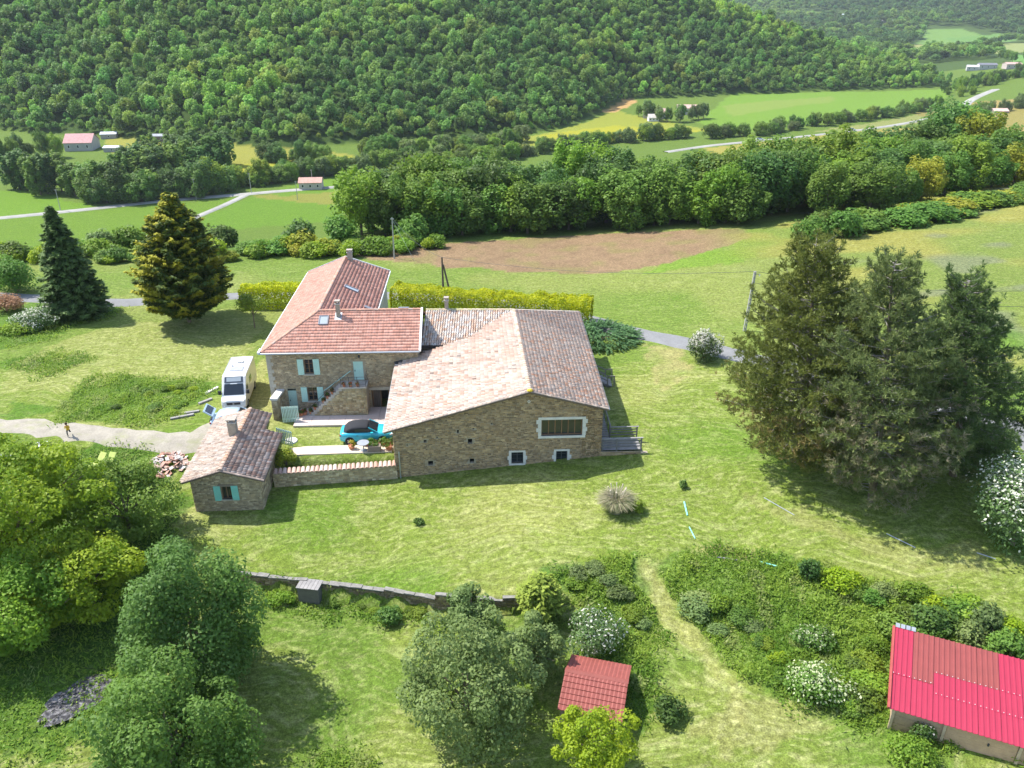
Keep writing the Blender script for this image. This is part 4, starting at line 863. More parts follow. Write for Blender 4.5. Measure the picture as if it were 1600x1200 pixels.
# ================================================================ small red shed among the shrubs
RO, RA = (2.98, 33.1), R(-14.5); rs = empty('garden_shed', (*RO, 0), RA, 'little garden shed with brick red tile effect roof among shrubs', 'shed')
RZ, RE = -.85, -1.6; g = tz(4.5, 32) - .3; m_rt = M('brick red sheet', (.25, .07, .055), .65, var=.12, nscale=2)
for side, D_ in ((-1, 2.15), (1, 1.9)):
    nr = 7 if side < 0 else 5
    for j in range(nr):
        d0, d1 = D_ * j / nr, D_ * (j + 1) / nr + .03; z = lambda d: RZ - (RZ - RE) * d / D_
        n = 15; vs = []
        for i in range(n * 3 + 1):
            x = 3.5 * i / (n * 3); h = .028 * (i % 3 == 1) + .014 * (i % 3 == 2); vs += [(x, side * d0, z(d0) + h), (x, side * d1, z(d1) + h + .045), (x, side * d1, z(d1) + h)]
        o = MB().add(vs, [((3*i, 3*i+1, 3*i+4, 3*i+3) if side < 0 else (3*i+3, 3*i+4, 3*i+1, 3*i)) for i in range(n*3)] + [(3*i+1, 3*i+2, 3*i+5, 3*i+4) for i in range(n*3)]).build('roof_sheet', m_rt, rs)
MB().prism([(-.02, -.16, RZ - .01), (-.02, 0, RZ + .07), (-.02, .16, RZ - .01)], (3.54, 0, 0)).build('ridge_cap', m_rt, rs)
for x in (.12, 3.3):
    for i in range(5): MB().prism([(x, -1.9 + i * .74, g), (x, -1.9 + (i+1) * .74 - .01, g), (x, -1.9 + (i+1) * .74 - .01, RZ - .06 - abs(-1.9 + (i+1) * .74) * .37), (x, -1.9 + i * .74, RZ - .06 - abs(-1.9 + i * .74) * .37)], (.06, 0, 0)).build('board', m_wood, rs)
for y in (-1.92, 1.7): MB().box(.12, 3.36, y, y + .05, g, RE - .0).build('side_wall', m_wood, rs)

# ================================================================ decks on the east side of the barn
dk_ = empty('wooden_landing', (7.1, 54.75, .0), R(3), 'grey timber landing with rails at the barn corner by the wide window', 'deck')
for i in range(12): MB().box(.02, 3.2, .02 + i * .15, .155 + i * .15, .42, .46).build('deck_board', m_greywood, dk_)
m_rail = M('dark grey rail', (.17, .16, .15), .8, var=.2)
for x in (.05, 1.2, 3.15): MB().box(x - .05, x + .05, -.02, .06, .0, 1.5).build('post', m_rail, dk_)
for x in (.95, 3.15): MB().box(x - .05, x + .05, 1.8, 1.88, .0, 1.5).build('post', m_rail, dk_)
for z in (.72, .98, 1.22): MB().box(0, 3.2, -.035, -.005, z, z + .1).build('rail', m_rail, dk_); MB().box(.95, 3.2, 1.82, 1.85, z, z + .1).build('rail', m_rail, dk_)
MB().box(-.02, 3.28, -.07, .09, 1.46, 1.52).build('handrail', m_greywood, dk_); MB().box(.9, 3.28, 1.78, 1.9, 1.46, 1.52).build('handrail', m_greywood, dk_)
for i in range(22): MB().box(.02, .95, 1.85 + i * .3, 2.12 + i * .3, .42 + i * .045, .46 + i * .045).build('ramp_board', m_greywood, dk_)
MB().beam((1.0, 1.9, 1.5), (.85, 8.4, 2.35), .07, .09).build('ramp_handrail', m_greywood, dk_)
for i in range(6): y = 2.2 + i * 1.2; MB().box(.93, 1.0, y, y + .07, .0, 1.45 + (y - 1.9) * .13).build('post', m_rail, dk_)
lw = empty('low_stone_wall', (6.95, 54.58, 0), R(2), 'low stone wall under the timber landing running out over the lawn', 'wall')
stone_face(lw, (0, 0), 0, [(0, .42), (3.3, .42), (3.32, .25), (6.2, .02)], -.7, seed=81, pal=PAL_B, sh=(.1, .18), sl=(.2, .5)); MB().prism([(0, .02, -.7), (6.2, .02, -.7), (6.2, .02, .0), (3.32, .02, .24), (0, .02, .24)], (0, .35, 0)).build('wall_core', m_mortar, lw)
st = empty('wooden_steps', (6.75, 66.6, tz(9, 66)), R(2), 'dark timber steps with rails against the east barn wall', 'stairs')
for i in range(6): MB().box(.35 + i * .36, .75 + i * .36, 0, 1.5, 1.05 - i * .19, 1.1 - i * .19).build('tread', m_greywood, st)
for y in (0, 1.5):
    MB().beam((.3, y, 1.0), (2.6, y, -.1), .05, .2).build('stringer', m_rail, st); MB().beam((.3, y, 2.0), (2.1, y, 1.1), .07, .08).build('handrail', m_rail, st); MB().beam((.3, y, 1.55), (2.1, y, .65), .05, .08).build('rail', m_rail, st)
    MB().beam((2.1, y, 1.12), (2.75, y, 1.12), .07, .08).build('handrail', m_rail, st)
    for x, z in ((2.1, 1.12), (2.72, 1.12)): MB().box(x - .04, x + .04, y - .04, y + .04, -.1, z).build('post', m_rail, st)

for o in (cw, gp, tw, lw): o['kind'] = 'thing'

# ---------------------------------------------------------------- vegetation kit
def unit(v): return v / (np.linalg.norm(v, axis=-1, keepdims=True) + 1e-9)
def cards(P, Nrm, size, r, aspect=.62, along=None, fold=.12):
    """leaf-clump faces: a bent quad at each point with normal Nrm; size per point"""
    n = len(P); t = along if along is not None else r.normal(size=(n, 3)); t = unit(t - Nrm * np.sum(t * Nrm, -1, keepdims=True)); b = np.cross(Nrm, t)
    s = np.broadcast_to(np.asarray(size), (n,))[:, None]; w = s * aspect
    V = np.stack([P - t * s * .5, P + b * w * .5 - Nrm * s * fold, P + t * s * .5, P - b * w * .5 - Nrm * s * fold], 1)
    return V.reshape(-1, 3), np.arange(n * 4).reshape(-1, 4)
def merge(parts):
    V = []; F = []; C = []; b = 0
    for v, f, c in parts: V.append(v); F.append(f + b); C.append(c); b += len(v)
    return np.concatenate(V), np.concatenate(F), np.concatenate(C)
def lobed(seed, R3, cz, n_lobes, n_leaf, leaf, lobe=(.34, .52), flower=0.0, low=-.55, dry=0.0, top_flower=False, spiky=0.0):
    """crown: leaf clumps on the shells of many lobes spread through an ellipsoid"""
    r = np.random.default_rng(seed); R3 = np.array(R3, float); d = unit(r.normal(size=(n_lobes * 3, 3))); d = d[d[:, 2] > low][:n_lobes]
    rad = r.uniform(*lobe, len(d)); c = d * R3 * (r.uniform(.34, 1.14, len(d)) ** .7 * (1.03 - rad))[:, None]; k = r.integers(len(d), size=n_leaf); u = unit(r.normal(size=(n_leaf, 3)))
    rr_ = np.where(r.random(n_leaf) < .8, r.uniform(.8, 1.06, n_leaf), r.uniform(.3, .8, n_leaf)); P = c[k] + u * (rad[k] * rr_)[:, None] * R3 * (1 + spiky * r.random((n_leaf, 1)))
    q = P / R3; keep = (np.sum(q * u, -1) > -.25 * np.linalg.norm(q, axis=-1)) & (q[:, 2] > low - .3); P, u, k = P[keep], u[keep], k[keep]; n = len(P)
    Nn = unit(u * .8 + r.normal(size=(n, 3)) * .42 + np.array((0, 0, .45))); V, F = cards(P + np.array((0, 0, cz)), Nn, leaf * r.uniform(.6, 1.35, n), r)
    col = np.zeros((n, 3)); lc = r.random(len(d)); col[:, 0] = np.clip(lc[k] * .6 + r.random(n) * .5 - .05, 0, 1)
    if flower:
        fl = r.random(len(d)) * .6 + .4; col[:, 1] = (r.random(n) < flower * fl[k] * (np.clip(u[:, 2] + .4, 0, 1.3) if top_flower else 1)) * r.uniform(.7, 1, n)
    if dry: col[:, 1] = np.maximum(col[:, 1], (lc[k] > 1 - dry) * r.uniform(.3, 1, n))
    return V, F, col
m_bark = M('bark', (.16, .125, .09), .95, var=.3, nscale=3, bmp=.6, stretch=(1, 1, .25)); m_greybark = M('grey bark', (.27, .245, .22), .95, var=.3, nscale=3, bmp=.6)
def trunk_mesh(seed, H, r0, cz, spread, limbs=5, lean=(0, 0)):
    r = random.Random(seed); mb = MB(); top = Vector((lean[0], lean[1], H)); k1 = top * .45 + Vector((r.uniform(-.1, .1), r.uniform(-.1, .1), 0)) * H * .15
    mb.tube([(0, 0, -.3), tuple(k1), tuple(top)], [r0 * 1.15, r0 * .75, r0 * .25], 7)
    for i in range(limbs):
        a = 2 * math.pi * (i + r.random() * .6) / limbs; s = Vector(k1) * r.uniform(.75, 1.2); e = Vector((math.cos(a) * spread * r.uniform(.5, .8), math.sin(a) * spread * r.uniform(.5, .8), cz + r.uniform(-.1, .35) * H * .4))
        mb.tube([s, (s + e) / 2 + Vector((0, 0, .06 * H)), e], [r0 * .5, r0 * .33, r0 * .1], 5)
    return mb
def crown_obj(name, V, F, C, mat, parent): 
    me = npmesh(name, V, F, C); me.materials.append(mat); o = bpy.data.objects.new(name, me); link(o, parent); return o
def tree(name, label, loc, H, R3, mat, seed, n_lobes=26, n_leaf=6000, leaf=.3, r0=.2, cz=None, group=None, cat='tree', limbs=5, **kw):
    e = empty(name, loc, 0, label, cat, group); cz = cz if cz is not None else H - R3[2]
    tm_ = trunk_mesh(seed, cz + R3[2] * .35, r0, cz, max(R3[0], R3[1]), limbs).build('trunk', m_bark, e)
    crown_obj('crown', *lobed(seed, R3, cz, n_lobes, n_leaf, leaf, **kw), mat, e); return e
def bush(name, label, loc, R3, mat, seed, n_leaf=2500, leaf=.2, n_lobes=16, cat='bush', group=None, rz=0, **kw):
    e = empty(name, loc, rz, label, cat, group); r = random.Random(seed); mb = MB()
    for i in range(5):
        a = i * 1.257 + r.random(); mb.tube([(0, 0, -.15), (math.cos(a) * R3[0] * .25, math.sin(a) * R3[1] * .25, R3[2] * .5), (math.cos(a) * R3[0] * .5, math.sin(a) * R3[1] * .5, R3[2] * 1.05)], [.05, .035, .012], 5)
    mb.build('stems', m_bark, e); kw.setdefault('low', -.35)
    crown_obj('foliage', *lobed(seed, R3, R3[2] * .62, n_lobes, n_leaf, leaf, **kw), mat, e); return e
L_mid = leaf_mat('oak leaves', (.10, .195, .028), (.20, .32, .05), .45)
L_bright = leaf_mat('spring leaves', (.14, .25, .024), (.27, .38, .04), .45)
L_dark = leaf_mat('deep green leaves', (.07, .14, .03), (.14, .24, .045), .42)
L_olive = leaf_mat('grey green leaves', (.125, .19, .052), (.23, .305, .095), .42)
L_lime = leaf_mat('lime leaves', (.19, .31, .014), (.38, .48, .025), .45, vary=.1)
L_hedge = leaf_mat('golden hedge leaves', (.32, .44, .010), (.66, .72, .012), .45)
L_white = leaf_mat('blossom bush leaves', (.10, .17, .045), (.19, .27, .09), .4, c3=(.85, .82, .70))
L_red = leaf_mat('reddish leaves', (.24, .14, .07), (.42, .22, .13), .4)
L_yel = leaf_mat('yellow green leaves', (.22, .28, .025), (.42, .42, .04), .42)
L_elder = leaf_mat('elder leaves', (.11, .21, .03), (.20, .31, .05), .42, c3=(.68, .70, .42))

# ---------------------------------------------------------------- woodland on the hill and the far side: one mass each
protos = bpy.data.collections.new('woodland kinds')
L_forest = leaf_mat('woodland leaves', (.12, .215, .045), (.21, .32, .065), .45, tint=True, vary=.3)
for i in range(6):
    rz_ = (4.2, 5.2, 3.6, 4.6, 5.6, 4.0)[i]
    V, F, C = lobed(100 + i, (4.4, 4.2, rz_), rz_ + 1.5, 24, 700, 1.15, lobe=(.24, .46), low=-.4); me = npmesh('woodland_kind', V, F, C); me.materials.append(L_forest)
    protos.objects.link(bpy.data.objects.new('woodland_kind', me))
def scatter(name, P, scl, idx, tint, label):
    me = bpy.data.meshes.new(name); me.vertices.add(len(P)); me.vertices.foreach_set('co', np.asarray(P, np.float32).ravel())
    def at_(n, t, key, v): a = me.attributes.new(n, t, 'POINT'); a.data.foreach_set(key, v)
    at_('scl', 'FLOAT_VECTOR', 'vector', np.asarray(scl, np.float32).ravel()); at_('kind', 'INT', 'value', np.asarray(idx, np.int32))
    rot = np.zeros((len(P), 3), np.float32); rot[:, 2] = rng.uniform(0, 6.28, len(P)); at_('rot', 'FLOAT_VECTOR', 'vector', rot.ravel())
    t4 = np.ones((len(P), 4), np.float32); t4[:, :3] = tint; at_('tint', 'FLOAT_COLOR', 'color', t4.ravel())
    o = bpy.data.objects.new(name, me); link(o); tag(o, label, 'woodland', kind='stuff')
    ng = bpy.data.node_groups.get('scatter trees')
    if ng is None:
        ng = bpy.data.node_groups.new('scatter trees', 'GeometryNodeTree'); ng.interface.new_socket('Geometry', in_out='INPUT', socket_type='NodeSocketGeometry'); ng.interface.new_socket('Geometry', in_out='OUTPUT', socket_type='NodeSocketGeometry')
        gi = ng.nodes.new('NodeGroupInput'); go = ng.nodes.new('NodeGroupOutput'); ip = ng.nodes.new('GeometryNodeInstanceOnPoints'); ci = ng.nodes.new('GeometryNodeCollectionInfo')
        ci.inputs['Collection'].default_value = protos; ci.inputs['Separate Children'].default_value = True; ci.inputs['Reset Children'].default_value = True
        def na(n, t): q = ng.nodes.new('GeometryNodeInputNamedAttribute'); q.data_type = t; q.inputs[0].default_value = n; return q.outputs[0]
        ng.links.new(gi.outputs[0], ip.inputs['Points']); ng.links.new(ci.outputs[0], ip.inputs['Instance']); ip.inputs['Pick Instance'].default_value = True
        ng.links.new(na('kind', 'INT'), ip.inputs['Instance Index']); ng.links.new(na('scl', 'FLOAT_VECTOR'), ip.inputs['Scale']); ng.links.new(na('rot', 'FLOAT_VECTOR'), ip.inputs['Rotation']); ng.links.new(ip.outputs[0], go.inputs[0])
    md = o.modifiers.new('scatter', 'NODES'); md.node_group = ng; return o
def hill_wood():
    sp = 4.9; X, Y = np.meshgrid(np.arange(-560, 620, sp), np.arange(455, 1000, sp)); X = X.ravel() + rng.uniform(-2.9, 2.9, X.size); Y = Y.ravel() + rng.uniform(-2.9, 2.9, Y.size)
    k = (np.abs(X) < .66 * Y + 25) & (Y > hill_base(X) + 2 + 5 * vnoise(X, Y, 25, 50)) & (Y < 985 - .1 * X) & (crest_z(X) > -43); X, Y = X[k], Y[k]
    Z = terr(X, Y); n = len(X); h = Z - VALLEY; z1 = vnoise(X, Y, 90, 51); z2 = vnoise(X, Y, 30, 52); z3 = vnoise(X, Y, 160, 53)
    s = (.40 + .85 * rng.random(n) ** 1.9) * (1 + .2 * z2) * np.where(Y < hill_base(X) + 18, .82, 1); scl = np.stack([s, s, s * rng.uniform(.85, 1.25, n)], -1)
    # kinds of wood: dark holm oak, mid oak, bright beech towards the crest
    b = np.clip(.52 * z1 + .35 * z2 + .35 * z3 + .5 * sst(.62, 1.0, h / np.maximum(crest_z(X) - VALLEY, 10)), -1, 1)
    dark, mid, lite, red = np.array((.70, .82, .78)), np.array((1.0, 1.05, .92)), np.array((1.42, 1.42, .9)), np.array((1.5, 1.25, .95))
    t = np.where(b[:, None] < 0, mid + (dark - mid) * np.clip(-b * 2.2, 0, 1)[:, None], mid + (lite - mid) * np.clip(b * 1.9, 0, 1)[:, None]); t = t * rng.uniform(.85, 1.2, (n, 1)) * 1.24
    pick = rng.random(n); t = np.where((pick < .12)[:, None], dark * .85, t); t = np.where((pick > .955)[:, None], lite, t); t = np.where(((z2 > .55) & (pick > .6) & (h < 50))[:, None], red, t)
    scatter('hillside_forest', np.stack([X, Y, Z], -1), scl, rng.integers(6, size=n), t, 'dense mixed green forest covering the hillside across the valley')
hill_wood()
def far_wood():
    sp = 13; X, Y = np.meshgrid(np.arange(60, 2300, sp), np.arange(900, 3000, sp * 1.5)); X = X.ravel() + rng.uniform(-6, 6, X.size); Y = Y.ravel() + rng.uniform(-9, 9, Y.size)
    k = (X < .66 * Y + 40) & (X > .12 * Y - 60) & ~((Y > hill_base(X)) & (Y < 985 - .1 * X) & (crest_z(X) > -43)); X, Y = X[k], Y[k]
    fld = np.zeros(len(X), bool)
    for pix in FAR_FIELDS: fld |= inpoly(X, Y, wpoly(pix))
    open_ = (vnoise(X, Y, 150, 60) > .35) & (Y < 1500) & (X > 420); k = ~fld & ~open_ & ((Y > 1080) | (X < 380)); X, Y = X[k], Y[k]
    Z = terr(X, Y); n = len(X); s = rng.uniform(1.2, 2.3, n); z = vnoise(X, Y, 170, 61) + .5 * vnoise(X, Y, 60, 62)
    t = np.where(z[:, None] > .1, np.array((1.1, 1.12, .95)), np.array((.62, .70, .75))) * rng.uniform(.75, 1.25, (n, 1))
    scatter('distant_forest', np.stack([X, Y, Z], -1), np.stack([s, s, s * .8], -1), rng.integers(6, size=n), t, 'bluish green woods on the far slopes beyond the village')
FAR_FIELDS = [[(1415, 76), (1450, 40), (1510, 40), (1560, 56), (1500, 78)], [(1370, 78), (1480, 66), (1550, 76), (1400, 90)], [(1305, 46), (1350, 36), (1370, 46), (1320, 52)], [(1510, 74), (1660, 50), (1660, 82), (1560, 88)],
              [(1565, 82), (1660, 80), (1660, 118), (1585, 112)], [(1240, 16), (1330, 18), (1330, 30), (1240, 26)], [(1470, 66), (1560, 50), (1600, 62), (1500, 72)], [(1490, 130), (1500, 96), (1590, 92), (1660, 120), (1660, 150), (1560, 150)]]
far_wood()

# ---------------------------------------------------------------- single broadleaf trees: belt beyond the ploughed field, valley stands and hedgerows
def proto_tree(seed, H, R3, n_leaf, leaf, r0=.22, n_lobes=24, cz=None, **kw):
    cz = cz or H - R3[2]; V, F, C = lobed(seed, R3, cz, n_lobes, n_leaf, leaf, **kw); cm = npmesh('crown', V, F, C); cm.materials.append(L_mid)
    t = trunk_mesh(seed, cz + R3[2] * .3, r0, cz, R3[0], 5); o = t.build('trunk', m_bark); tmesh = o.data; bpy.data.objects.remove(o); return cm, tmesh
BELT = [proto_tree(200 + i, 12, ((4.3, 4.1, 5.7), (3.9, 4.2, 5.8), (4.8, 4.4, 5.5), (3.6, 3.8, 5.9), (4.5, 4.8, 5.4))[i], 7500, .46, lobe=(.16, .32), n_lobes=64, low=-.9) for i in range(5)]
POP = [proto_tree(220 + i, 16, ((3.0, 3.0, 7.0), (3.4, 3.2, 6.6))[i], 3200, .7, cz=8.6, n_lobes=50, lobe=(.16, .32), low=-.9) for i in range(2)]
BUSH = [proto_tree(240 + i, 3, ((1.9, 1.7, 1.5), (1.6, 1.9, 1.3), (2.1, 1.6, 1.4))[i], 2200, .3, r0=.06, cz=1.0, lobe=(.34, .5), low=-.5) for i in range(3)]
mats_cache = {}
def place(kind, name, label, cat, group, loc, s, mat, rz=None, sz=1.0, wide=1.0):
    pr_ = kind[random.randrange(len(kind))]; e = empty(name, loc, random.uniform(0, 6.28) if rz is None else rz, label, cat, group); e.scale = (s * wide, s * wide, s * sz)
    for part, me in (('trunk', pr_[1]), ('crown', pr_[0])):
        o = bpy.data.objects.new(part, me); link(o, e)
        if part == 'crown' and mat is not L_mid:
            o.material_slots[0].link = 'OBJECT'; o.material_slots[0].material = mat
    return e
ORD = 'first second third fourth fifth sixth seventh eighth ninth tenth eleventh twelfth thirteenth fourteenth fifteenth sixteenth seventeenth eighteenth nineteenth twentieth'.split()
ORD += ['twenty ' + o for o in ORD[:9]] + ['thirtieth'] + ['thirty ' + o for o in ORD[:9]]
TONE = {id(L_mid): 'mid green', id(L_dark): 'dark green', id(L_bright): 'fresh green', id(L_olive): 'grey green', id(L_yel): 'yellow green', id(L_lime): 'lime green', id(L_elder): 'blossom flecked', id(L_red): 'reddish', id(L_white): 'white flowering'}
rb = random.Random(21)
def row(pts, n, dy, hrange, mats, kind, name, what, cat, group, href=12.0, jx=1.0, jy=1.5, szr=(.92, 1.15), sink=0.0, wide=1.0):
    """single trees or bushes strung along a line of photo points, counted from the west end"""
    P = [at(*p) for p in pts]; L = [0]
    for a, b in zip(P[:-1], P[1:]): L.append(L[-1] + (b - a).length)
    for i in range(n):
        d = L[-1] * (i + rb.uniform(.25, .75)) / n; k = max(j for j in range(len(P) - 1) if L[j] <= d); q = P[k].lerp(P[k + 1], (d - L[k]) / max(L[k + 1] - L[k], .01)); x, y = q.x + rb.uniform(-jx, jx), q.y + dy + rb.uniform(-jy, jy)
        m = rb.choice(mats); place(kind, name, f'{TONE[id(m)]} {what}, {ORD[i]} from the west end', cat, group, (x, y, tz(x, y) - .05 - sink * hrange[0]), rb.uniform(*hrange) / href, m, sz=rb.uniform(*szr), wide=wide * rb.uniform(.85, 1.2))
BG = 'tree belt beyond the ploughed field'
row([(545, 372), (640, 374), (720, 370), (820, 368), (940, 360), (1060, 356), (1180, 352)], 19, 2.5, (9.0, 11.5), [L_mid, L_mid, L_dark, L_bright], BELT, 'belt_tree', 'tree in front row of the field belt', 'tree', BG, sink=.12, wide=1.2)
row([(560, 372), (720, 370), (820, 368), (940, 360), (1060, 356), (1180, 352), (1260, 345)], 19, 8, (11.0, 13), [L_mid, L_mid, L_dark], BELT, 'belt_tree', 'tree in middle row of the field belt', 'tree', BG, sink=.12, wide=1.2)
row([(600, 372), (820, 368), (940, 360), (1060, 356), (1200, 350)], 15, 14, (12, 15), [L_mid, L_dark, L_bright], BELT, 'belt_tree', 'tree in rear row of the field belt', 'tree', BG, sink=.12, wide=1.2)
EG = 'trees on the slope to the east'
row([(1290, 350), (1360, 336), (1450, 318), (1540, 300), (1640, 285)], 9, 4, (7.5, 10), [L_mid, L_bright, L_mid, L_yel], BELT, 'slope_tree', 'tree in front row on the east slope', 'tree', EG, sink=.14, wide=1.3)
row([(1240, 352), (1360, 336), (1450, 318), (1540, 300), (1640, 285)], 10, 12, (10, 13), [L_mid, L_dark, L_mid, L_bright], BELT, 'slope_tree', 'tree in second row on the east slope', 'tree', EG, sink=.14, wide=1.3)
row([(1240, 352), (1360, 336), (1450, 318), (1540, 300), (1640, 285)], 10, 21, (11, 14.5), [L_mid, L_bright, L_yel, L_mid], BELT, 'slope_tree', 'tree in third row on the east slope', 'tree', EG, sink=.14, wide=1.3)
row([(1240, 352), (1360, 336), (1450, 318), (1540, 300), (1640, 285)], 9, 31, (12, 16), [L_mid, L_dark, L_mid], BELT, 'slope_tree', 'tree in rear row on the east slope', 'tree', EG, sink=.14, wide=1.3)
# scrub along the field edges
row([(1300, 362), (1370, 352), (1450, 336), (1540, 320), (1620, 306)], 39, -.5, (2.6, 4.6), [L_yel, L_mid, L_bright, L_mid], BUSH, 'scrub_bush', 'bush in scrub strip above the flowery slope', 'bush', 'scrub above the flowery slope', 3.0, 2.0, 2.0, (.5, .8), wide=1.45)
row([(1262, 376), (1310, 366)], 3, 0, (3.5, 5.5), [L_mid], BUSH, 'round_bush', 'round bush by corner of the ploughed field', 'bush', 'bushes by the field corner', 3.0)
row([(290, 406), (380, 403), (450, 401), (540, 398), (600, 394), (680, 386)], 38, 1.0, (2.4, 4.4), [L_bright, L_yel, L_lime, L_mid], BUSH, 'scrub_bush', 'bush in scrub strip behind the house meadow', 'bush', 'scrub behind the house meadow', 3.0, 2.2, 2.5, (.7, 1.0))
row([(-20, 408), (60, 408), (150, 407), (260, 406)], 22, 1.0, (2.4, 4.4), [L_bright, L_mid, L_lime], BUSH, 'scrub_bush', 'bush in scrub strip beyond the conifers', 'bush', 'scrub beyond the conifers', 3.0, 2.2, 2.5, (.7, 1.0))
for (px, py, h, m, lb) in ((205, 392, 5.0, L_bright, 'bright round bush above valley field between the two conifers'), (160, 392, 4.2, L_olive, 'greyish bush above valley field near the dark conifer'), (350, 386, 5.2, L_dark, 'dark round bush on slope right of the golden conifer'),
                         (468, 388, 5.4, L_dark, 'small dark conical bush in scrub behind the house'), (535, 378, 5.5, L_mid, 'leafy green bush in scrub at the belt corner'), (645, 378, 6.0, L_mid, 'spreading green bush beside the metal pole')):
    p = at(px, py); place(BUSH, 'shrub', lb, 'bush', None, (p.x, p.y, p.z - .1), h / 3, m)
# valley: stand of tall trees, hedgerows, lone trees
VG = 'tall trees of the valley stand'
row([(10, 298), (90, 310), (180, 318)], 14, 6, (18, 22), [L_mid, L_dark, L_mid], POP, 'valley_tree', 'tall tree in near west clump of valley stand', 'tree', VG, 16, 4, 6, sink=.2, wide=1.5)
row([(135, 322), (240, 318), (345, 306)], 20, 8, (13, 17), [L_mid, L_bright, L_mid, L_dark], BELT, 'valley_tree', 'round tree along the road edge of valley stand', 'tree', VG, 12, 4, 4, sink=.2, wide=1.35)
row([(150, 304), (240, 300), (330, 292)], 16, 22, (20, 24), [L_dark, L_mid, L_mid], POP, 'valley_tree', 'tall tree in middle of valley stand', 'tree', VG, 16, 4, 8, sink=.2, wide=1.5)
row([(160, 290), (240, 286), (320, 280)], 14, 36, (19, 23), [L_dark, L_mid], POP, 'valley_tree', 'tall tree at back of valley stand', 'tree', VG, 16, 4, 8, sink=.2, wide=1.5)
row([(-20, 262), (40, 252), (92, 246)], 8, 4, (10, 15), [L_mid, L_dark, L_bright], BELT, 'valley_tree', 'tree round the pink roofed farm', 'tree', 'trees round the pink roofed farm', 12, 4, 6)
HG = 'valley hedgerow trees'
row([(345, 292), (400, 290), (450, 282), (520, 272), (600, 262), (690, 256), (740, 252)], 39, 0, (8, 13), [L_mid, L_bright, L_olive, L_mid, L_bright], BELT, 'hedgerow_tree', 'tree in hedgerow above valley road', 'tree', HG, 12, 3, 4, sink=.22, wide=1.35)
row([(410, 250), (450, 252), (510, 250)], 9, 0, (9, 13), [L_dark, L_mid], BELT, 'hedgerow_tree', 'tree in clump between the two valley meadows', 'tree', HG, 12, 3, 4, sink=.22, wide=1.35)
row([(560, 244), (640, 240), (730, 236), (820, 222)], 26, 0, (8, 12), [L_mid, L_bright, L_olive], BELT, 'hedgerow_tree', 'tree in hill foot hedgerow', 'tree', HG, 12, 3, 4, sink=.22, wide=1.35)
row([(700, 262), (780, 250), (860, 236), (960, 222), (1080, 214)], 36, 0, (8, 12), [L_mid, L_bright, L_olive, L_bright], BELT, 'hedgerow_tree', 'tree in hedgerow behind the field belt', 'tree', HG, 12, 3, 4, sink=.22, wide=1.35)
row([(1090, 216), (1180, 212), (1250, 200), (1330, 190), (1400, 180), (1470, 166)], 38, 0, (8, 12), [L_mid, L_olive, L_bright, L_mid], BELT, 'hedgerow_tree', 'tree in the east valley road hedgerow', 'tree', HG, 12, 3, 4, sink=.22, wide=1.35)
row([(1000, 182), (1040, 192), (1090, 188), (1110, 184)], 12, 0, (8, 13), [L_dark, L_mid, L_olive], BELT, 'hedgerow_tree', 'tree round the hamlet in the yellow field', 'tree', HG, 12, 4, 5)
row([(1490, 150), (1530, 135), (1560, 125), (1610, 122)], 26, 0, (9, 15), [L_mid, L_dark, L_bright], BELT, 'village_tree', 'tree among the village houses', 'tree', 'trees of the village', 12, 12, 16, sink=.15)
row([(1500, 186), (1540, 178), (1580, 172), (1630, 166)], 26, 0, (7, 12), [L_mid, L_olive, L_dark], BELT, 'village_tree', 'tree on the slope below the village', 'tree', 'trees of the village', 12, 10, 14, sink=.15)
row([(1400, 92), (1450, 88), (1500, 84), (1560, 90), (1600, 96)], 16, 0, (9, 15), [L_dark, L_mid], BELT, 'village_tree', 'tree in the fields above the village', 'tree', 'trees of the village', 12, 14, 20, sink=.15)
row([(245, 232), (300, 222), (380, 214)], 7, 0, (6, 9), [L_bright, L_mid, L_olive], BELT, 'meadow_tree', 'tree standing in the meadow beside the farm', 'tree', 'meadow trees beside the farm', 12, 6, 6)

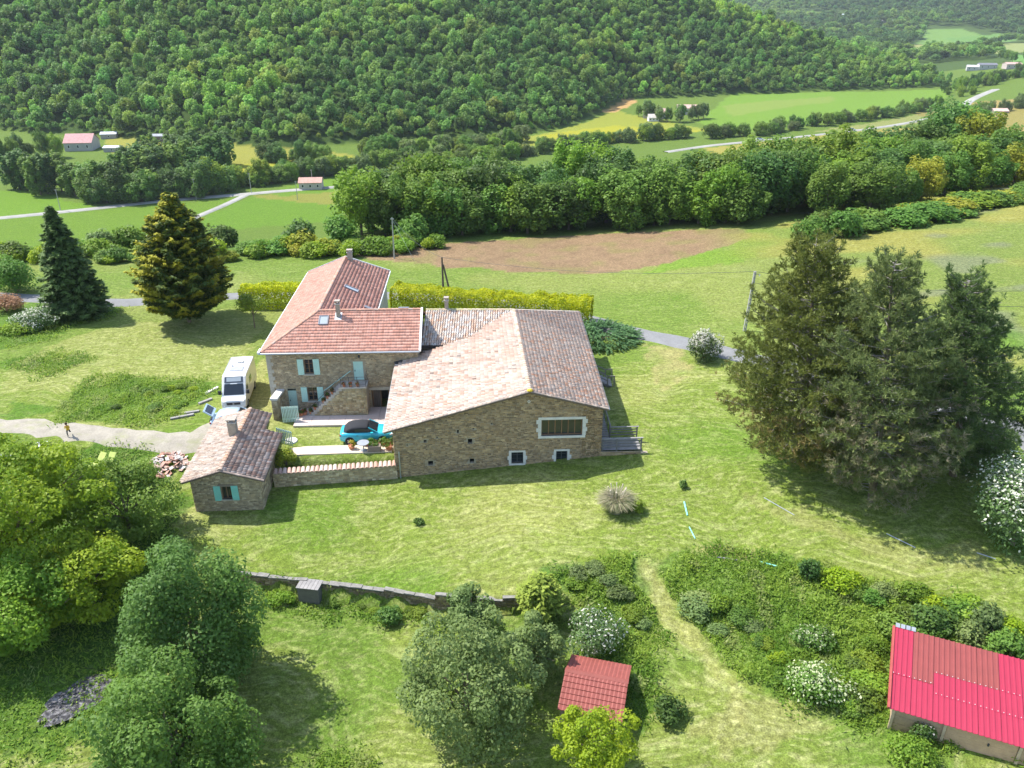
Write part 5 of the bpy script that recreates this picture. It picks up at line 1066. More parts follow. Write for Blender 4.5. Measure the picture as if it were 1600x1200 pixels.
# ---------------------------------------------------------------- conifers
def conifer(name, label, loc, H, prof, n_br, mat, seed, up=.0, droop=.25, seg=9, spray=(.55, .24), lean=(0, 0), tipcol=1.0, r0=.22, sub=3, gold=False):
    r = np.random.default_rng(seed); e = empty(name, loc, 0, label, 'tree'); mb = MB(); mb.tube([(0, 0, -.3), (lean[0]*.5, lean[1]*.5, H * .5), (lean[0], lean[1], H * .98)], [r0, r0 * .6, .03], 7)
    Pp = []; Nn = []; Al = []; Sz = []; Cc = []
    for i in range(n_br):
        f = ((i + r.random()) / n_br) ** 1.15; z = H * (.03 + .96 * f); a = i * 2.39996 + r.uniform(-.3, .3); L = prof(f) * r.uniform(.78, 1.08); d = np.array((math.cos(a), math.sin(a), 0)); el = up + r.uniform(-.1, .1)
        o = np.array((lean[0] * f, lean[1] * f, z))
        if L > 1.2 and i % 3 == 0: q = o + d * L * .8 + np.array((0, 0, L * .8 * el - droop * L * .5)); mb.tube([tuple(o), tuple(q)], [.05, .012], 4, cap=False)
        m = max(3, int(seg * L / 2.5)); t = r.uniform(.22, 1.0, m * sub); t = np.sort(t); side = np.array((-d[1], d[0], 0)); w = (1.05 - t) * L * .42 + .1
        off = r.uniform(-1, 1, len(t)) * w; pos = o + d * (t * L)[:, None] + side * off[:, None]; pos[:, 2] += t * L * el - droop * L * t * t * .7 + droop * .9 * L * np.maximum(0, t - .75) + r.normal(0, .07, len(t)) - np.abs(off) * .12
        al = d * .8 + side * (np.sign(off) * .65)[:, None] + np.array((0, 0, .15)); al[:, 2] += r.normal(0, .25, len(t)); nn = np.array((0, 0, 1.0)) + r.normal(0, .38, (len(t), 3)) + d * .25
        Pp.append(pos); Nn.append(unit(nn)); Al.append(al); Sz.append(np.full(len(t), spray[0]) * r.uniform(.7, 1.3, len(t)))
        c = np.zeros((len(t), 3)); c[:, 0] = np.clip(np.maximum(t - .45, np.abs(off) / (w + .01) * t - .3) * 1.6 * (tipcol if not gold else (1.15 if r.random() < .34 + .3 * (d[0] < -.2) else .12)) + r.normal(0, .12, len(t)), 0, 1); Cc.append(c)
    P = np.concatenate(Pp); V, F = cards(P, np.concatenate(Nn), np.concatenate(Sz), r, spray[1] / spray[0], np.concatenate(Al), .06); mb.build('trunk', m_bark, e); crown_obj('crown', V, F, np.concatenate(Cc), mat, e); return e
L_spruce = leaf_mat('spruce needles', (.035, .07, .02), (.10, .165, .04), .25, .7); L_gold = leaf_mat('golden cypress sprays', (.06, .12, .018), (.46, .46, .03), .3, .7); L_jun = leaf_mat('juniper sprays', (.07, .15, .05), (.19, .31, .11), .3, .7)
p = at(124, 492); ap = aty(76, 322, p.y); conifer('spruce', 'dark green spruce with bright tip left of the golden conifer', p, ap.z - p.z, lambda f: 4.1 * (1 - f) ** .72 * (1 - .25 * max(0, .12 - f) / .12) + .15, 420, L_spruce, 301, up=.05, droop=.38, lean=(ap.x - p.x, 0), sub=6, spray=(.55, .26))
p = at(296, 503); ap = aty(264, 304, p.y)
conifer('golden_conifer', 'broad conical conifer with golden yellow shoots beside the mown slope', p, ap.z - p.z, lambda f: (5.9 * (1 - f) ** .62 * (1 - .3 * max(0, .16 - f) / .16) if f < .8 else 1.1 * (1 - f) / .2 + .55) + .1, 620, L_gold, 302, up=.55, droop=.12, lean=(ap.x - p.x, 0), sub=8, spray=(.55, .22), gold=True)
# pines: needle tufts at the ends of bare branches
L_pineA = leaf_mat('pine needles olive', (.10, .135, .028), (.25, .285, .06), .4, .7, vary=.08, c3=(.36, .27, .11)); L_pineB = leaf_mat('pine needles grey green', (.105, .15, .048), (.235, .29, .095), .4, .7, vary=.08, c3=(.40, .33, .22)); L_pineC = leaf_mat('pine needles dark', (.065, .115, .036), (.165, .245, .072), .4, .7, vary=.08, c3=(.28, .27, .13))
def pine(label, loc, H, prof, n_br, mat, seed, lean=(0, 0), tuft=.32, n_need=19, dead=.25, r0=.3):
    r = np.random.default_rng(seed); e = empty('pine_tree', loc, 0, label, 'tree', 'group of three pines'); tr = MB(); tr.tube([(0, 0, -.3), (lean[0]*.4, lean[1]*.4, H * .5), (lean[0], lean[1], H * .97)], [r0, r0 * .65, .05], 8); br_m = MB(); Cn = []; Dn = []; Fl = []
    for i in range(n_br):
        f = (i + r.random()) / n_br; z = H * (.05 + .94 * f); a = i * 2.39996 + r.uniform(-.35, .35); L = prof(f) * r.uniform(.7, 1.1); o = np.array((lean[0] * f, lean[1] * f, z)); d = np.array((math.cos(a), math.sin(a), 0)); side = np.array((-d[1], d[0], 0)); el = .05 + .5 * f
        end = o + d * L + np.array((0, 0, L * el)); mid = o + d * L * .55 + np.array((0, 0, L * el * .3))
        if r.random() < .75: br_m.tube([tuple(o), tuple(mid), tuple(end)], [.05, .035, .012], 4, cap=False)
        for k in range(max(4, int(L * 11))):
            t = r.uniform(.34, 1.05); q = o + d * L * t + np.array((0, 0, L * el * t * t)) + side * r.normal(0, .22) * L * (1.12 - t * .6) + np.array((0, 0, r.normal(.05, .2)))
            Cn.append(q); Dn.append(unit(d * .5 + np.array((0, 0, .9)) + r.normal(0, .3, 3))); Fl.append((f < dead and r.random() < .4) * r.uniform(.3, .9))
            if r.random() < .12: br_m.tube([tuple(o + d * L * t * .75 + np.array((0, 0, L * el * t * t * .5))), tuple(q)], [.018, .008], 3, cap=False)
    Cn, Dn, Fl = np.array(Cn), np.array(Dn), np.array(Fl); m = len(Cn); k = np.repeat(np.arange(m), n_need); n = len(k); dirs = unit(Dn[k] * .75 + r.normal(0, .62, (n, 3))); L_ = tuft * r.uniform(.6, 1.2, n)
    P = Cn[k] + dirs * (L_ * r.uniform(.3, .75, n))[:, None]; V, F = cards(P, unit(np.cross(dirs, r.normal(size=(n, 3)))), L_, r, .17, dirs, .0); col = np.zeros((n, 3)); tc = r.random(m); col[:, 0] = np.clip(tc[k] * .7 + r.random(n) * .4 - .05, 0, 1); col[:, 1] = Fl[k]
    tr.build('trunk', m_bark, e); br_m.build('branches', m_greybark, e); crown_obj('crown', V, F, col, mat, e)
    return e
def pprof(R_, belly=.3, tip=.18): return lambda f: R_ * (np.interp(f, [0, belly * .5, belly, .6, .82, 1], [.6, .9, 1.0, .74, .40, tip]))
p = at(1248, 722); ap = aty(1276, 378, p.y); pine('tall olive brown pine, leftmost of the three pines on the lawn', p, ap.z - p.z, pprof(6.0, .3, .24), 180, L_pineA, 311, lean=(ap.x - p.x, 0))
p = at(1362, 782); ap = aty(1398, 404, p.y + .5); pine('grey green pine with bare lower twigs, nearest of the three pines', p, ap.z - p.z, pprof(5.1, .34, .22), 165, L_pineB, 312, lean=(ap.x - p.x, .5), dead=.42)
p = at(1490, 742); ap = aty(1512, 436, p.y); pine('dark green pine, rightmost of the three pines on the lawn', p, ap.z - p.z, pprof(4.9, .32, .24), 150, L_pineC, 313, lean=(ap.x - p.x, 0), dead=.1)

# ---------------------------------------------------------------- hedge, juniper, garden shrubs
def hedge(name, label, a, b, th, h, mat, seed, n, leaf=.2):
    r = np.random.default_rng(seed); a, b = np.array(a, float), np.array(b, float); L = np.linalg.norm(b - a); d = (b - a) / L; s = np.array((-d[1], d[0])); u = r.uniform(0, 1, n); face = r.random(n)
    side = np.where(face < .42, r.uniform(-1, 1, n), np.where(face < .72, -1.0, 1.0)); zz_ = np.where(face < .42, 1.0, r.uniform(0, 1, n) ** .8); en = r.random(n) < .06; u = np.where(en, np.round(u), u)
    wob = 1 + .10 * vnoise(u * L, side * 2, 1.3, seed) + .05 * vnoise(u * L, zz_ * 5, .5, seed + 1); rc = np.sqrt(np.clip(1 - (np.maximum(0, np.abs(side) - .6) / .4) ** 2 * .5, .3, 1)); zr = h * zz_ * wob * np.where(face < .42, rc, 1)
    hw_ = th / 2 * wob * np.where(zz_ > .8, 1 - (zz_ - .8) * .9, 1); xy = a + d * (u * L)[:, None] + s * (side * hw_)[:, None] + r.normal(0, .06, (n, 2)); gz = terr(xy[:, 0], xy[:, 1]); P = np.column_stack([xy, gz + zr + r.normal(0, .06, n)])
    nn = np.column_stack([s[0] * side * (face >= .42), s[1] * side * (face >= .42), np.where(face < .42, 1.0, .3)]) + r.normal(0, .45, (n, 3)); V, F = cards(P, unit(nn), leaf * r.uniform(.6, 1.4, n), r); col = np.zeros((n, 3)); col[:, 0] = np.clip(.5 + .35 * vnoise(u * L * 1.0, zz_ * 3 + side, .6, seed + 2) + r.normal(0, .22, n), 0, 1)
    e = empty(name, (a[0], a[1], tz(*a)), 0, label, 'hedge'); e['kind'] = 'thing'; V = V - np.array((a[0], a[1], tz(*a))); crown_obj('foliage', V, F, col, mat, e); st_ = MB()
    for i in range(int(L / .8)): q = a + d * (i + .5) * .8; z0 = tz(*q) - tz(*a); st_.tube([(q[0] - a[0], q[1] - a[1], z0 - .2), (q[0] - a[0] + .1, q[1] - a[1], z0 + h * .7)], [.04, .015], 4)
    st_.build('stems', m_bark, e); inner = MB(); zt = [tz(*a), tz(*b)]
    return e
hedge('garden_hedge', 'clipped golden lime hedge running behind the barn and wing', (-13.5, 87.6), (8.6, 82.6), 3.2, 2.9, L_hedge, 321, 34000, .18)
hedge('garden_hedge', 'short golden lime hedge behind the small tree left of farmhouse', (-31.5, 88.8), (-21.5, 88.6), 2.4, 2.6, L_hedge, 322, 13000, .18)
def juniper():
    r = np.random.default_rng(331); P = []; Al = []; C = []
    e = empty('spreading_juniper', (8.8, 78.2, tz(8.8, 78.2)), 0, 'low spreading blue green juniper beside the lane behind the barn', 'shrub')
    for i in range(300):
        a = r.uniform(0, 6.28); rr_ = math.sqrt(r.random()); o = np.array((math.cos(a) * rr_ * 3.6 + .7, math.sin(a) * rr_ * 3.0, (1 - rr_ ** 2) * 1.0 + .35)); d = unit(np.array((math.cos(a) + .5, math.sin(a) - .1, .22)) + r.normal(0, .3, 3))
        for t in r.uniform(0, 1.3, 34): s = np.cross(d, (0, 0, 1)) * r.normal(0, .14) * (1.3 - t); P.append(o + d * t + s + np.array((0, 0, -.22 * t * t + r.normal(0, .04)))); Al.append(d + s * 2 + r.normal(0, .25, 3)); C.append((np.clip(t * .75 + r.normal(0, .12), 0, 1), 0, 0))
    P = np.array(P); V, F = cards(P, unit(np.array((0, 0, 1.0)) + r.normal(0, .4, (len(P), 3))), .3 * r.uniform(.6, 1.3, len(P)), r, .36, np.array(Al), .05); crown_obj('foliage', V, F, np.array(C), L_jun, e)
    m = MB()
    for i in range(7): a = i * .9; m.tube([(0, 0, -.1), (math.cos(a) * 1.4, math.sin(a) * 1.3, .45), (math.cos(a) * 3, math.sin(a) * 2.5, .5)], [.07, .05, .015], 5)
    m.build('stems', m_bark, e)
juniper()
def B_(px, py, name, label, R3, mat, seed, n, leaf, cat='bush', **kw): p = at(px, py); return bush(name, label, (p.x, p.y, p.z), R3, mat, seed, n, leaf, cat=cat, **kw)
B_(1100, 562, 'flowering_bush', 'round bush with cream white blossom beside the asphalt lane', (2.0, 1.9, 2.0), L_white, 341, 5200, .2, flower=.75, top_flower=True, n_lobes=24)
B_(58, 512, 'flowering_bush', 'white flowering bush at the foot of the dark spruce', (2.9, 2.2, 1.7), L_white, 342, 4200, .22, flower=.55, top_flower=True)
B_(10, 486, 'reddish_bush', 'reddish brown bush at left edge near the spruce', (2.2, 2.0, 1.3), L_red, 343, 2600, .22)
B_(28, 455, 'round_bush', 'big leafy green bush behind the reddish bush', (3.4, 3.0, 3.0), L_mid, 344, 5200, .28)
B_(25, 520, 'low_bush', 'low green weeds below the white flowering bush', (3.2, 1.6, .8), L_bright, 345, 2200, .22)
p = at(398, 512); tree('small_tree', 'small bright green fruit tree on the slope left of farmhouse', p, 4.2, (1.9, 1.8, 1.35), L_bright, 351, 14, 1900, .2, .07)
p = at(1582, 850); tree('blossom_tree', 'large white blossoming tree at the right edge', p, 7.0, (3.8, 3.4, 3.6), L_white, 352, 60, 15000, .2, .16, cz=3.3, low=-1, flower=.62, top_flower=True)
B_(1540, 720, 'green_bush', 'grey green bush between the dark pine and the blossoming tree', (2.4, 2.0, 1.9), L_olive, 353, 3600, .22)
def grass_clump():
    p = at(962, 797); e = empty('grass_clump', p, 0, 'tall dry ornamental grass clump on the lawn before the barn', 'plant'); r = np.random.default_rng(354); n = 2600; a = r.uniform(0, 6.28, n); o = np.column_stack([np.cos(a), np.sin(a)]) * (r.random((n, 1)) ** .5 * .55); L = r.uniform(.8, 1.75, n); out = r.uniform(.15, .75, n); V = []; w = .022
    s = np.column_stack([-np.sin(a), np.cos(a), np.zeros(n)]) * w; b = np.column_stack([o, np.zeros(n) - .05]); d = np.column_stack([np.cos(a), np.sin(a)]); m1 = b + np.column_stack([d * (L * out * .45)[:, None], L * .72]); m2 = b + np.column_stack([d * (L * out * 1.1)[:, None], L * (.9 - .35 * out)])
    V = np.concatenate([np.stack([b - s, b + s, m1 + s, m1 - s], 1).reshape(-1, 3), np.stack([m1 - s, m1 + s, m2 + s * .3, m2 - s * .3], 1).reshape(-1, 3)]); c = np.zeros((n, 3)); c[:, 0] = np.clip(r.normal(.6, .35, n), 0, 1); crown_obj('blades', V, np.arange(len(V)).reshape(-1, 4), np.concatenate([c, c]), leaf_mat('pampas leaves', (.22, .27, .10), (.55, .48, .32), .4), e)
    pl = [(np.array((math.cos(k), math.sin(k))) * .5, 1.6) for k in np.linspace(0, 6, 9)]; mb = MB()
    for q, h in pl: mb.tube([(q[0] * .3, q[1] * .3, 0), (q[0], q[1], h), (q[0] * 1.3, q[1] * 1.3, h + .35)], [.012, .012, .05], 5)
    mb.build('plumes', M('dry plume', (.55, .47, .36), .95), e)
grass_clump()
B_(993, 799, 'green_bush', 'small vivid green bush growing against the ornamental grass', (.75, .7, .65), L_bright, 355, 1200, .16)
B_(1068, 762, 'dark_plant', 'small dark spiky plant on the lawn', (.38, .38, .4), L_dark, 356, 300, .16, cat='plant')
B_(655, 818, 'weed_clump', 'small dark weed clump alone on the mown lawn', (.5, .42, .32), L_dark, 357, 400, .16, cat='plant')
B_(448, 725, 'yellow_shrub', 'yellow green shrub against the cottage side wall', (.85, .95, 1.0), L_yel, 358, 1800, .15)
# lower garden trees
L_walnut = leaf_mat('walnut leaves', (.18, .29, .018), (.36, .45, .03), .48, vary=.08)
p = at(45, 905); tree('walnut_tree', 'open yellow green walnut tree spreading over the left garden', p, 10.5, (6.4, 5.6, 4.0), L_walnut, 361, 85, 34000, .26, .24, limbs=8, lobe=(.14, .28), low=-1)
p = at(205, 835); tree('leafy_tree', 'mid green tree between the walnut and the cottage', p, 6.0, (4.2, 3.4, 2.9), L_mid, 362, 70, 22000, .21, .16, lobe=(.16, .3), low=-1, cz=2.9)
p = at(150, 960); tree('walnut_tree', 'lower yellow green walnut tree above the ash heap', p, 7.2, (4.2, 3.8, 2.8), L_walnut, 359, 60, 20000, .24, .18, limbs=7, lobe=(.16, .3), low=-1, cz=3.4)
p = at(20, 1010); tree('leafy_tree', 'fresh green tree in shade below the walnut', p, 7.0, (4.8, 4.2, 3.2), L_bright, 363, 70, 22000, .23, .18, lobe=(.16, .3), low=-1, cz=3.2)
p = at(318, 1065); tree('dense_tree', 'dense rounded dark green tree right of the walnut', p, 9.3, (4.3, 4.0, 5.2), leaf_mat('maple leaves', (.08, .165, .036), (.17, .30, .055), .44, vary=.08), 364, 95, 40000, .21, .2, lobe=(.17, .32), low=-1, cz=4.7)
p = at(285, 1225); tree('dense_tree', 'broad green tree in front of the dense rounded tree', p, 7.8, (4.6, 3.8, 4.4), leaf_mat('hazel leaves', (.09, .185, .036), (.19, .325, .052), .44, vary=.08), 365, 95, 40000, .2, .18, lobe=(.17, .32), low=-1, cz=3.9)
p = at(735, 1150); tree('grey_tree', 'loose grey green tree left of the little garden shed', p, 8.2, (3.8, 3.5, 4.5), L_olive, 366, 90, 28000, .19, .17, lobe=(.15, .28), low=-1, cz=3.9)
p = at(830, 1060); tree('grey_tree', 'darker grey green tree between the loose tree and the shed', p, 4.8, (2.1, 1.9, 2.3), L_olive, 367, 50, 13000, .18, .13, lobe=(.16, .3), low=-1, cz=2.3)
p = at(735, 990); tree('grey_tree', 'small grey green tree at the terrace wall', p, 3.9, (1.7, 1.6, 1.8), L_olive, 368, 26, 6000, .2, .11, lobe=(.24, .36), low=-.8)
p = at(925, 1215); tree('lime_tree', 'compact lime green tree in front of the little garden shed', p, 5.2, (2.4, 2.2, 2.6), L_lime, 369, 60, 14000, .15, .12, lobe=(.14, .26), low=-.9)
p = at(845, 965); conifer('cypress_bush', 'light green feathery cypress beside the terrace wall end', p, 3.2, lambda f: 1.7 * (1 - f) ** .6 + .1, 150, leaf_mat('light cypress sprays', (.14, .24, .03), (.30, .42, .06), .3, .7), 370, up=.7, droop=.1, sub=6, spray=(.34, .14), r0=.08)
B_(935, 1012, 'flowering_bush', 'twiggy hawthorn bush with fading blossom behind the garden shed', (2.3, 1.7, 1.7), L_white, 371, 3600, .17, flower=.28)
B_(605, 972, 'dark_shrub', 'dark shrub at the foot of the terrace wall', (1.1, .8, .8), L_dark, 372, 1500, .16)
B_(440, 940, 'ivy_mound', 'bright green leafy mound against the terrace wall', (1.3, .8, .5), L_bright, 373, 1800, .15)
B_(1045, 1118, 'green_bush', 'dark leafed bush right of the garden shed', (1.1, 1.0, .85), L_dark, 374, 1600, .18)
B_(1262, 906, 'green_bush', 'upright dark green bush at the edge of the lower lawn', (.75, .7, 1.25), L_dark, 375, 1500, .17)
B_(1420, 1200, 'green_bush', 'rounded green bush before the red shed', (1.7, 1.4, 1.0), L_bright, 376, 3000, .16)
B_(1437, 1156, 'rose_bush', 'rose bush with white flowers against the red shed wall', (.85, .6, .85), leaf_mat('rose leaves', (.07, .15, .03), (.14, .24, .05), .4, c3=(.80, .72, .70)), 377, 1100, .15, flower=.1)
B_(1275, 1082, 'elder_bush', 'elder bush covered in cream flower heads', (2.3, 1.9, 1.0), L_elder, 378, 4200, .18, flower=.5, top_flower=True)
B_(1270, 1010, 'elder_bush', 'smaller cream flowering elder above the big one', (1.6, 1.3, .7), L_elder, 379, 2000, .17, flower=.3, top_flower=True)
BKG = 'bramble bushes on the bank'
row([(1290, 915), (1350, 930), (1420, 945), (1500, 965), (1590, 1000)], 12, .2, (1.3, 2.3), [L_bright, L_mid, L_lime, L_olive], BUSH, 'bramble_bush', 'bramble in the bank over the red shed', 'bush', BKG, 3.0, .5, .5, (.7, 1.0))
row([(1380, 985), (1450, 985), (1540, 1010), (1610, 1030)], 8, .3, (1.4, 2.4), [L_mid, L_dark, L_olive, L_elder], BUSH, 'bramble_bush', 'bramble close behind the red shed roof', 'bush', BKG, 3.0, .4, .4, (.7, 1.0))
row([(1060, 950), (1120, 960), (1180, 990), (1230, 1040), (1330, 1080)], 14, .0, (.9, 1.9), [L_bright, L_olive, L_mid, L_lime], BUSH, 'bramble_bush', 'low bramble on the overgrown slope', 'bush', BKG, 3.0, 1.2, 1.4, (.45, .75))
row([(1320, 1130), (1350, 1060), (1370, 1000)], 7, .0, (1.2, 2.0), [L_bright, L_mid], BUSH, 'bramble_bush', 'bramble beside the red shed end wall', 'bush', BKG, 3.0, .5, .5, (.6, .9))
row([(880, 905), (940, 900), (990, 930), (1020, 990)], 8, .0, (.9, 1.6), [L_bright, L_olive], BUSH, 'bramble_bush', 'low bramble behind the hawthorn bush', 'bush', BKG, 3.0, .6, .6, (.5, .8))
row([(160, 640), (210, 615), (260, 612), (305, 610), (280, 640), (220, 645)], 20, .0, (.6, 1.2), [L_bright, L_lime, L_mid], BUSH, 'vegetable_patch_bush', 'low leafy plant in the patch beside the track', 'plant', 'low plants in the patch beside the track', 3.0, .9, .9, (.4, .7))
row([(520, 938), (560, 945), (640, 960), (700, 968)], 7, .0, (.6, 1.1), [L_bright, L_mid], BUSH, 'wall_foot_weed', 'weed clump along foot of the terrace wall', 'plant', 'weeds along the terrace wall', 3.0, .3, .3, (.5, .8))

# ---------------------------------------------------------------- rank growth on the banks: weeds, nettles and long grass that nobody could count
def rank_growth():
    r = np.random.default_rng(401); V_, F_, C_ = [], [], []
    zones = [([(1000, 885), (1130, 865), (1300, 892), (1600, 975), (1620, 1200), (1400, 1150), (1230, 1115), (1120, 1000), (1070, 950)], 30000, .55), ([(855, 895), (1000, 862), (1050, 960), (1040, 1090), (1000, 1130), (900, 960)], 9000, .5),
        ([(-60, 690), (250, 700), (285, 820), (250, 1000), (90, 1210), (-60, 1210)], 16000, .35), ([(80, 635), (150, 585), (310, 588), (328, 615), (270, 658), (110, 662)], 9000, .35), ([(0, 565), (100, 545), (155, 565), (60, 592)], 3500, .25),
        ([(-40, 525), (60, 492), (150, 490), (205, 482), (60, 535), (-40, 555)], 5000, .4), ([(420, 930), (700, 968), (780, 985), (700, 995), (500, 965), (420, 960)], 4000, .35), ([(470, 1200), (520, 1165), (590, 1180), (600, 1215)], 2500, .3)]
    for pix, n, h in zones:
        poly = np.array(wpoly(pix)); lo, hi = poly.min(0) - 1, poly.max(0) + 1; q = r.uniform(lo, hi, (n * 3, 2)); wx = q[:, 0] + 1.1 * vnoise(q[:, 0], q[:, 1], 1.7, 92) + .4 * r.normal(size=len(q)); wy = q[:, 1] + 1.1 * vnoise(q[:, 0], q[:, 1], 1.7, 93) + .4 * r.normal(size=len(q))
        path = segdist(q[:, 0], q[:, 1], wpoly([(1005, 890), (1050, 965), (1090, 1010), (1130, 1060), (1160, 1130)])) > .75 + .3 * vnoise(q[:, 0], q[:, 1], 1.0, 97)
        q = q[inpoly(wx, wy, poly) & path ][:n]; m = len(q); mound = np.clip(.45 + .6 * vnoise(q[:, 0], q[:, 1], 1.4, 95) + .3 * vnoise(q[:, 0], q[:, 1], .5, 96), .05, 1.2); z = terr(q[:, 0], q[:, 1]) + h * mound * r.uniform(.35, 1, m)
        blade = r.random(m) < .6; nn = unit(np.array((0, 0, 1.0)) + r.normal(0, .5, (m, 3))); al = r.normal(size=(m, 3)); al[blade] = al[blade] * .5 + np.array((0, 0, 1.2)); nn[blade] = unit(nn[blade] + r.normal(0, .6, (blade.sum(), 3)))
        for msk, asp, sz in ((~blade, .65, .17), (blade, .2, .36)):
            v, f = cards(np.column_stack([q, z])[msk], nn[msk], sz * r.uniform(.6, 1.4, msk.sum()), r, asp, al[msk]); c = np.zeros((msk.sum(), 3)); c[:, 0] = np.clip(.45 + .5 * vnoise(q[msk][:, 0], q[msk][:, 1], 1.9, 98) + r.normal(0, .2, msk.sum()), 0, 1); c[:, 1] = (vnoise(q[msk][:, 0], q[msk][:, 1], 1.2, 99) > .5) * r.uniform(0, .6, msk.sum()); V_.append(v); F_.append(f); C_.append(c)
    me = npmesh('undergrowth', *merge(list(zip(V_, F_, C_)))); me.materials.append(leaf_mat('weeds and long grass', (.14, .26, .028), (.30, .41, .055), .48, vary=0.0, c3=(.42, .42, .18))); o = bpy.data.objects.new('undergrowth', me); link(o); tag(o, 'rank green weeds and long grass on the banks', 'undergrowth', kind='stuff')
rank_growth()

# ================================================================ vehicles
m_tyre = M('tyre rubber', (.02, .02, .02), .9); m_rim = M('alloy rim', (.45, .45, .46), .35, .8); m_blackplastic = M('black plastic', (.025, .025, .028), .6)
m_lamp = M('headlamp glass', (.62, .64, .66), .15, spec=.6); m_red = M('tail lamp red', (.35, .02, .02), .3)
def paint(name, col, rough=.28): 
    m = M(name, col, rough, var=.03, nscale=1.0, spec=.5); m.node_tree.nodes['Principled BSDF'].inputs['Coat Weight'].default_value = .5; return m
def wheel(parent, x, y, r, w):
    s = 1 if y > 0 else -1; n = 18; rings = [[(x + q * math.cos(2*math.pi*k/n), y + s * d, r + q * math.sin(2*math.pi*k/n)) for k in range(n)] for q, d in ((r*.6, -w/2), (r*.96, -w/2), (r, -w*.3), (r, w*.3), (r*.96, w/2), (r*.62, w/2))]
    t = MB().loft(rings, cap=False).build('wheel', m_tyre, parent, fix=True); rm = MB(); c = (x, y + s * w * .42, r)
    for k in range(5):
        a = 2*math.pi*k/5; rm.beam(c, (x + r*.62*math.cos(a), c[1], r + r*.62*math.sin(a)), .07, .09)
    rm.tube([(x, y - s*w*.3, r), (x, y + s*w*.25, r)], r*.6, 16, True); rm.build('rim', m_rim if w > .19 else m_rim, t); return t
def car(name, label, loc, yaw, col, soft=True, cat='car', open_boot=False):
    e = empty(name, loc, yaw, label, cat); pm = paint(name + ' paint', col)
    def ring(x, w, zb, z0=.24, t=.82): return [(x, -w*.92, z0), (x, -w, z0+.16), (x, -w, zb-.24), (x, -w*.95, zb-.06), (x, -w*t, zb), (x, 0, zb+.025), (x, w*t, zb), (x, w*.95, zb-.06), (x, w, zb-.24), (x, w, z0+.16), (x, w*.92, z0), (x, 0, z0-.02)]
    MB().loft([ring(-.02, .70, .84, .36), ring(.05, .80, .96, .3), ring(.3, .87, 1.02), ring(.9, .905, 1.03), ring(2.0, .905, 1.0), ring(2.75, .90, .985), ring(3.3, .89, .95), ring(3.85, .85, .86), ring(4.12, .76, .76, .28), ring(4.24, .62, .66, .34)]).build('body', pm, e, smooth=True, fix=True)
    tm2 = M('black fabric hood', (.025, .026, .03), .85, var=.1, nscale=4) if soft else pm
    def top(x, w, z, zb=.99): return [(x, -w, zb), (x, -w*.95, z-.12), (x, -w*.84, z-.02), (x, 0, z+.015), (x, w*.84, z-.02), (x, w*.95, z-.12), (x, w, zb)]
    MB().loft([top(.28, .70, 1.03), top(.62, .76, 1.34), top(1.0, .76, 1.47), top(1.6, .75, 1.51), top(2.15, .74, 1.47), top(2.32, .73, 1.42)]).build('hood' if soft else 'roof', tm2, e, smooth=True, fix=True)
    MB().add([(2.34, -.66, 1.41), (2.34, .66, 1.41), (3.02, .74, 1.0), (3.02, -.74, 1.0)], [(3,2,1,0)]).build('windscreen', m_glass, e)
    for s in (-1, 1):
        MB().beam((2.32, s*.70, 1.43), (3.05, s*.78, .99), .07, .06).build('pillar', pm, e); MB().add([(1.15, s*.79, 1.06), (2.72, s*.79, 1.06), (2.36, s*.735, 1.32), (1.3, s*.745, 1.32)], [(0,1,2,3)]).build('side_window', m_glass, e)
        MB().cbox((2.6, s*.98, 1.05), (.2, .2, .13)).build('mirror', pm, e); MB().cbox((4.08, s*.6, .70), (.26, .28, .11), s*-.35).build('headlight', m_lamp, e); MB().cbox((.06, s*.66, .82), (.14, .3, .12)).build('tail_light', m_red, e)
        dr = MB().add([(1.25, s*.915, .40), (2.45, s*.915, .40), (2.55, s*.915, .78), (1.25, s*.915, .80)], [(0,1,2,3)]).build('door', pm, e); MB().cbox((1.42, s*.925, .82), (.16, .03, .03)).build('handle', m_blackplastic, dr)
        for x in (.78, 3.42):
            MB().tube([(x, s*.80, .33), (x, s*.913, .33)], .385, 18).build('wheel_arch', m_blackplastic, e); wheel(e, x, s*.845, .33, .2)
    MB().cbox((4.22, 0, .44), (.1, 1.1, .16)).build('grille', m_blackplastic, e); MB().cbox((-.03, 0, .58), (.03, .5, .11)).build('number_plate', m_whitemetal, e)
    if open_boot: MB().prism([(.35, -.72, 1.42), (-.35, -.70, 1.95), (-.42, -.70, 1.88), (.3, -.72, 1.34)], (0, 1.42, 0)).build('tailgate', pm, e, fix=True); MB().add([(.2, -.6, 1.56), (.2, .6, 1.56), (-.25, .6, 1.9), (-.25, -.6, 1.9)], [(0,1,2,3)]).build('rear_window', m_glass, e); MB().box(-.03, .3, -.6, .6, .6, 1.0).build('boot', m_blackplastic, e)
    return e
w0, w1 = atz(547.5, 695, .02), atz(599.5, 691, .02); yaw = math.atan2(w1.y - w0.y, w1.x - w0.x); yaw = R(5)
car('convertible_car', 'turquoise convertible with black fabric hood parked in the courtyard', (w0.x - .78 * math.cos(yaw) - .1, w0.y + .85, tz(w0.x, w0.y + .8)), yaw, (.035, .42, .52))
p = at(318, 676); car('hatchback_car', 'pale blue hatchback with raised tailgate half hidden behind the cottage', (p.x + .5, p.y + .9, tz(p.x + 1, p.y + 1)), R(8), (.42, .55, .66), soft=False, open_boot=True)

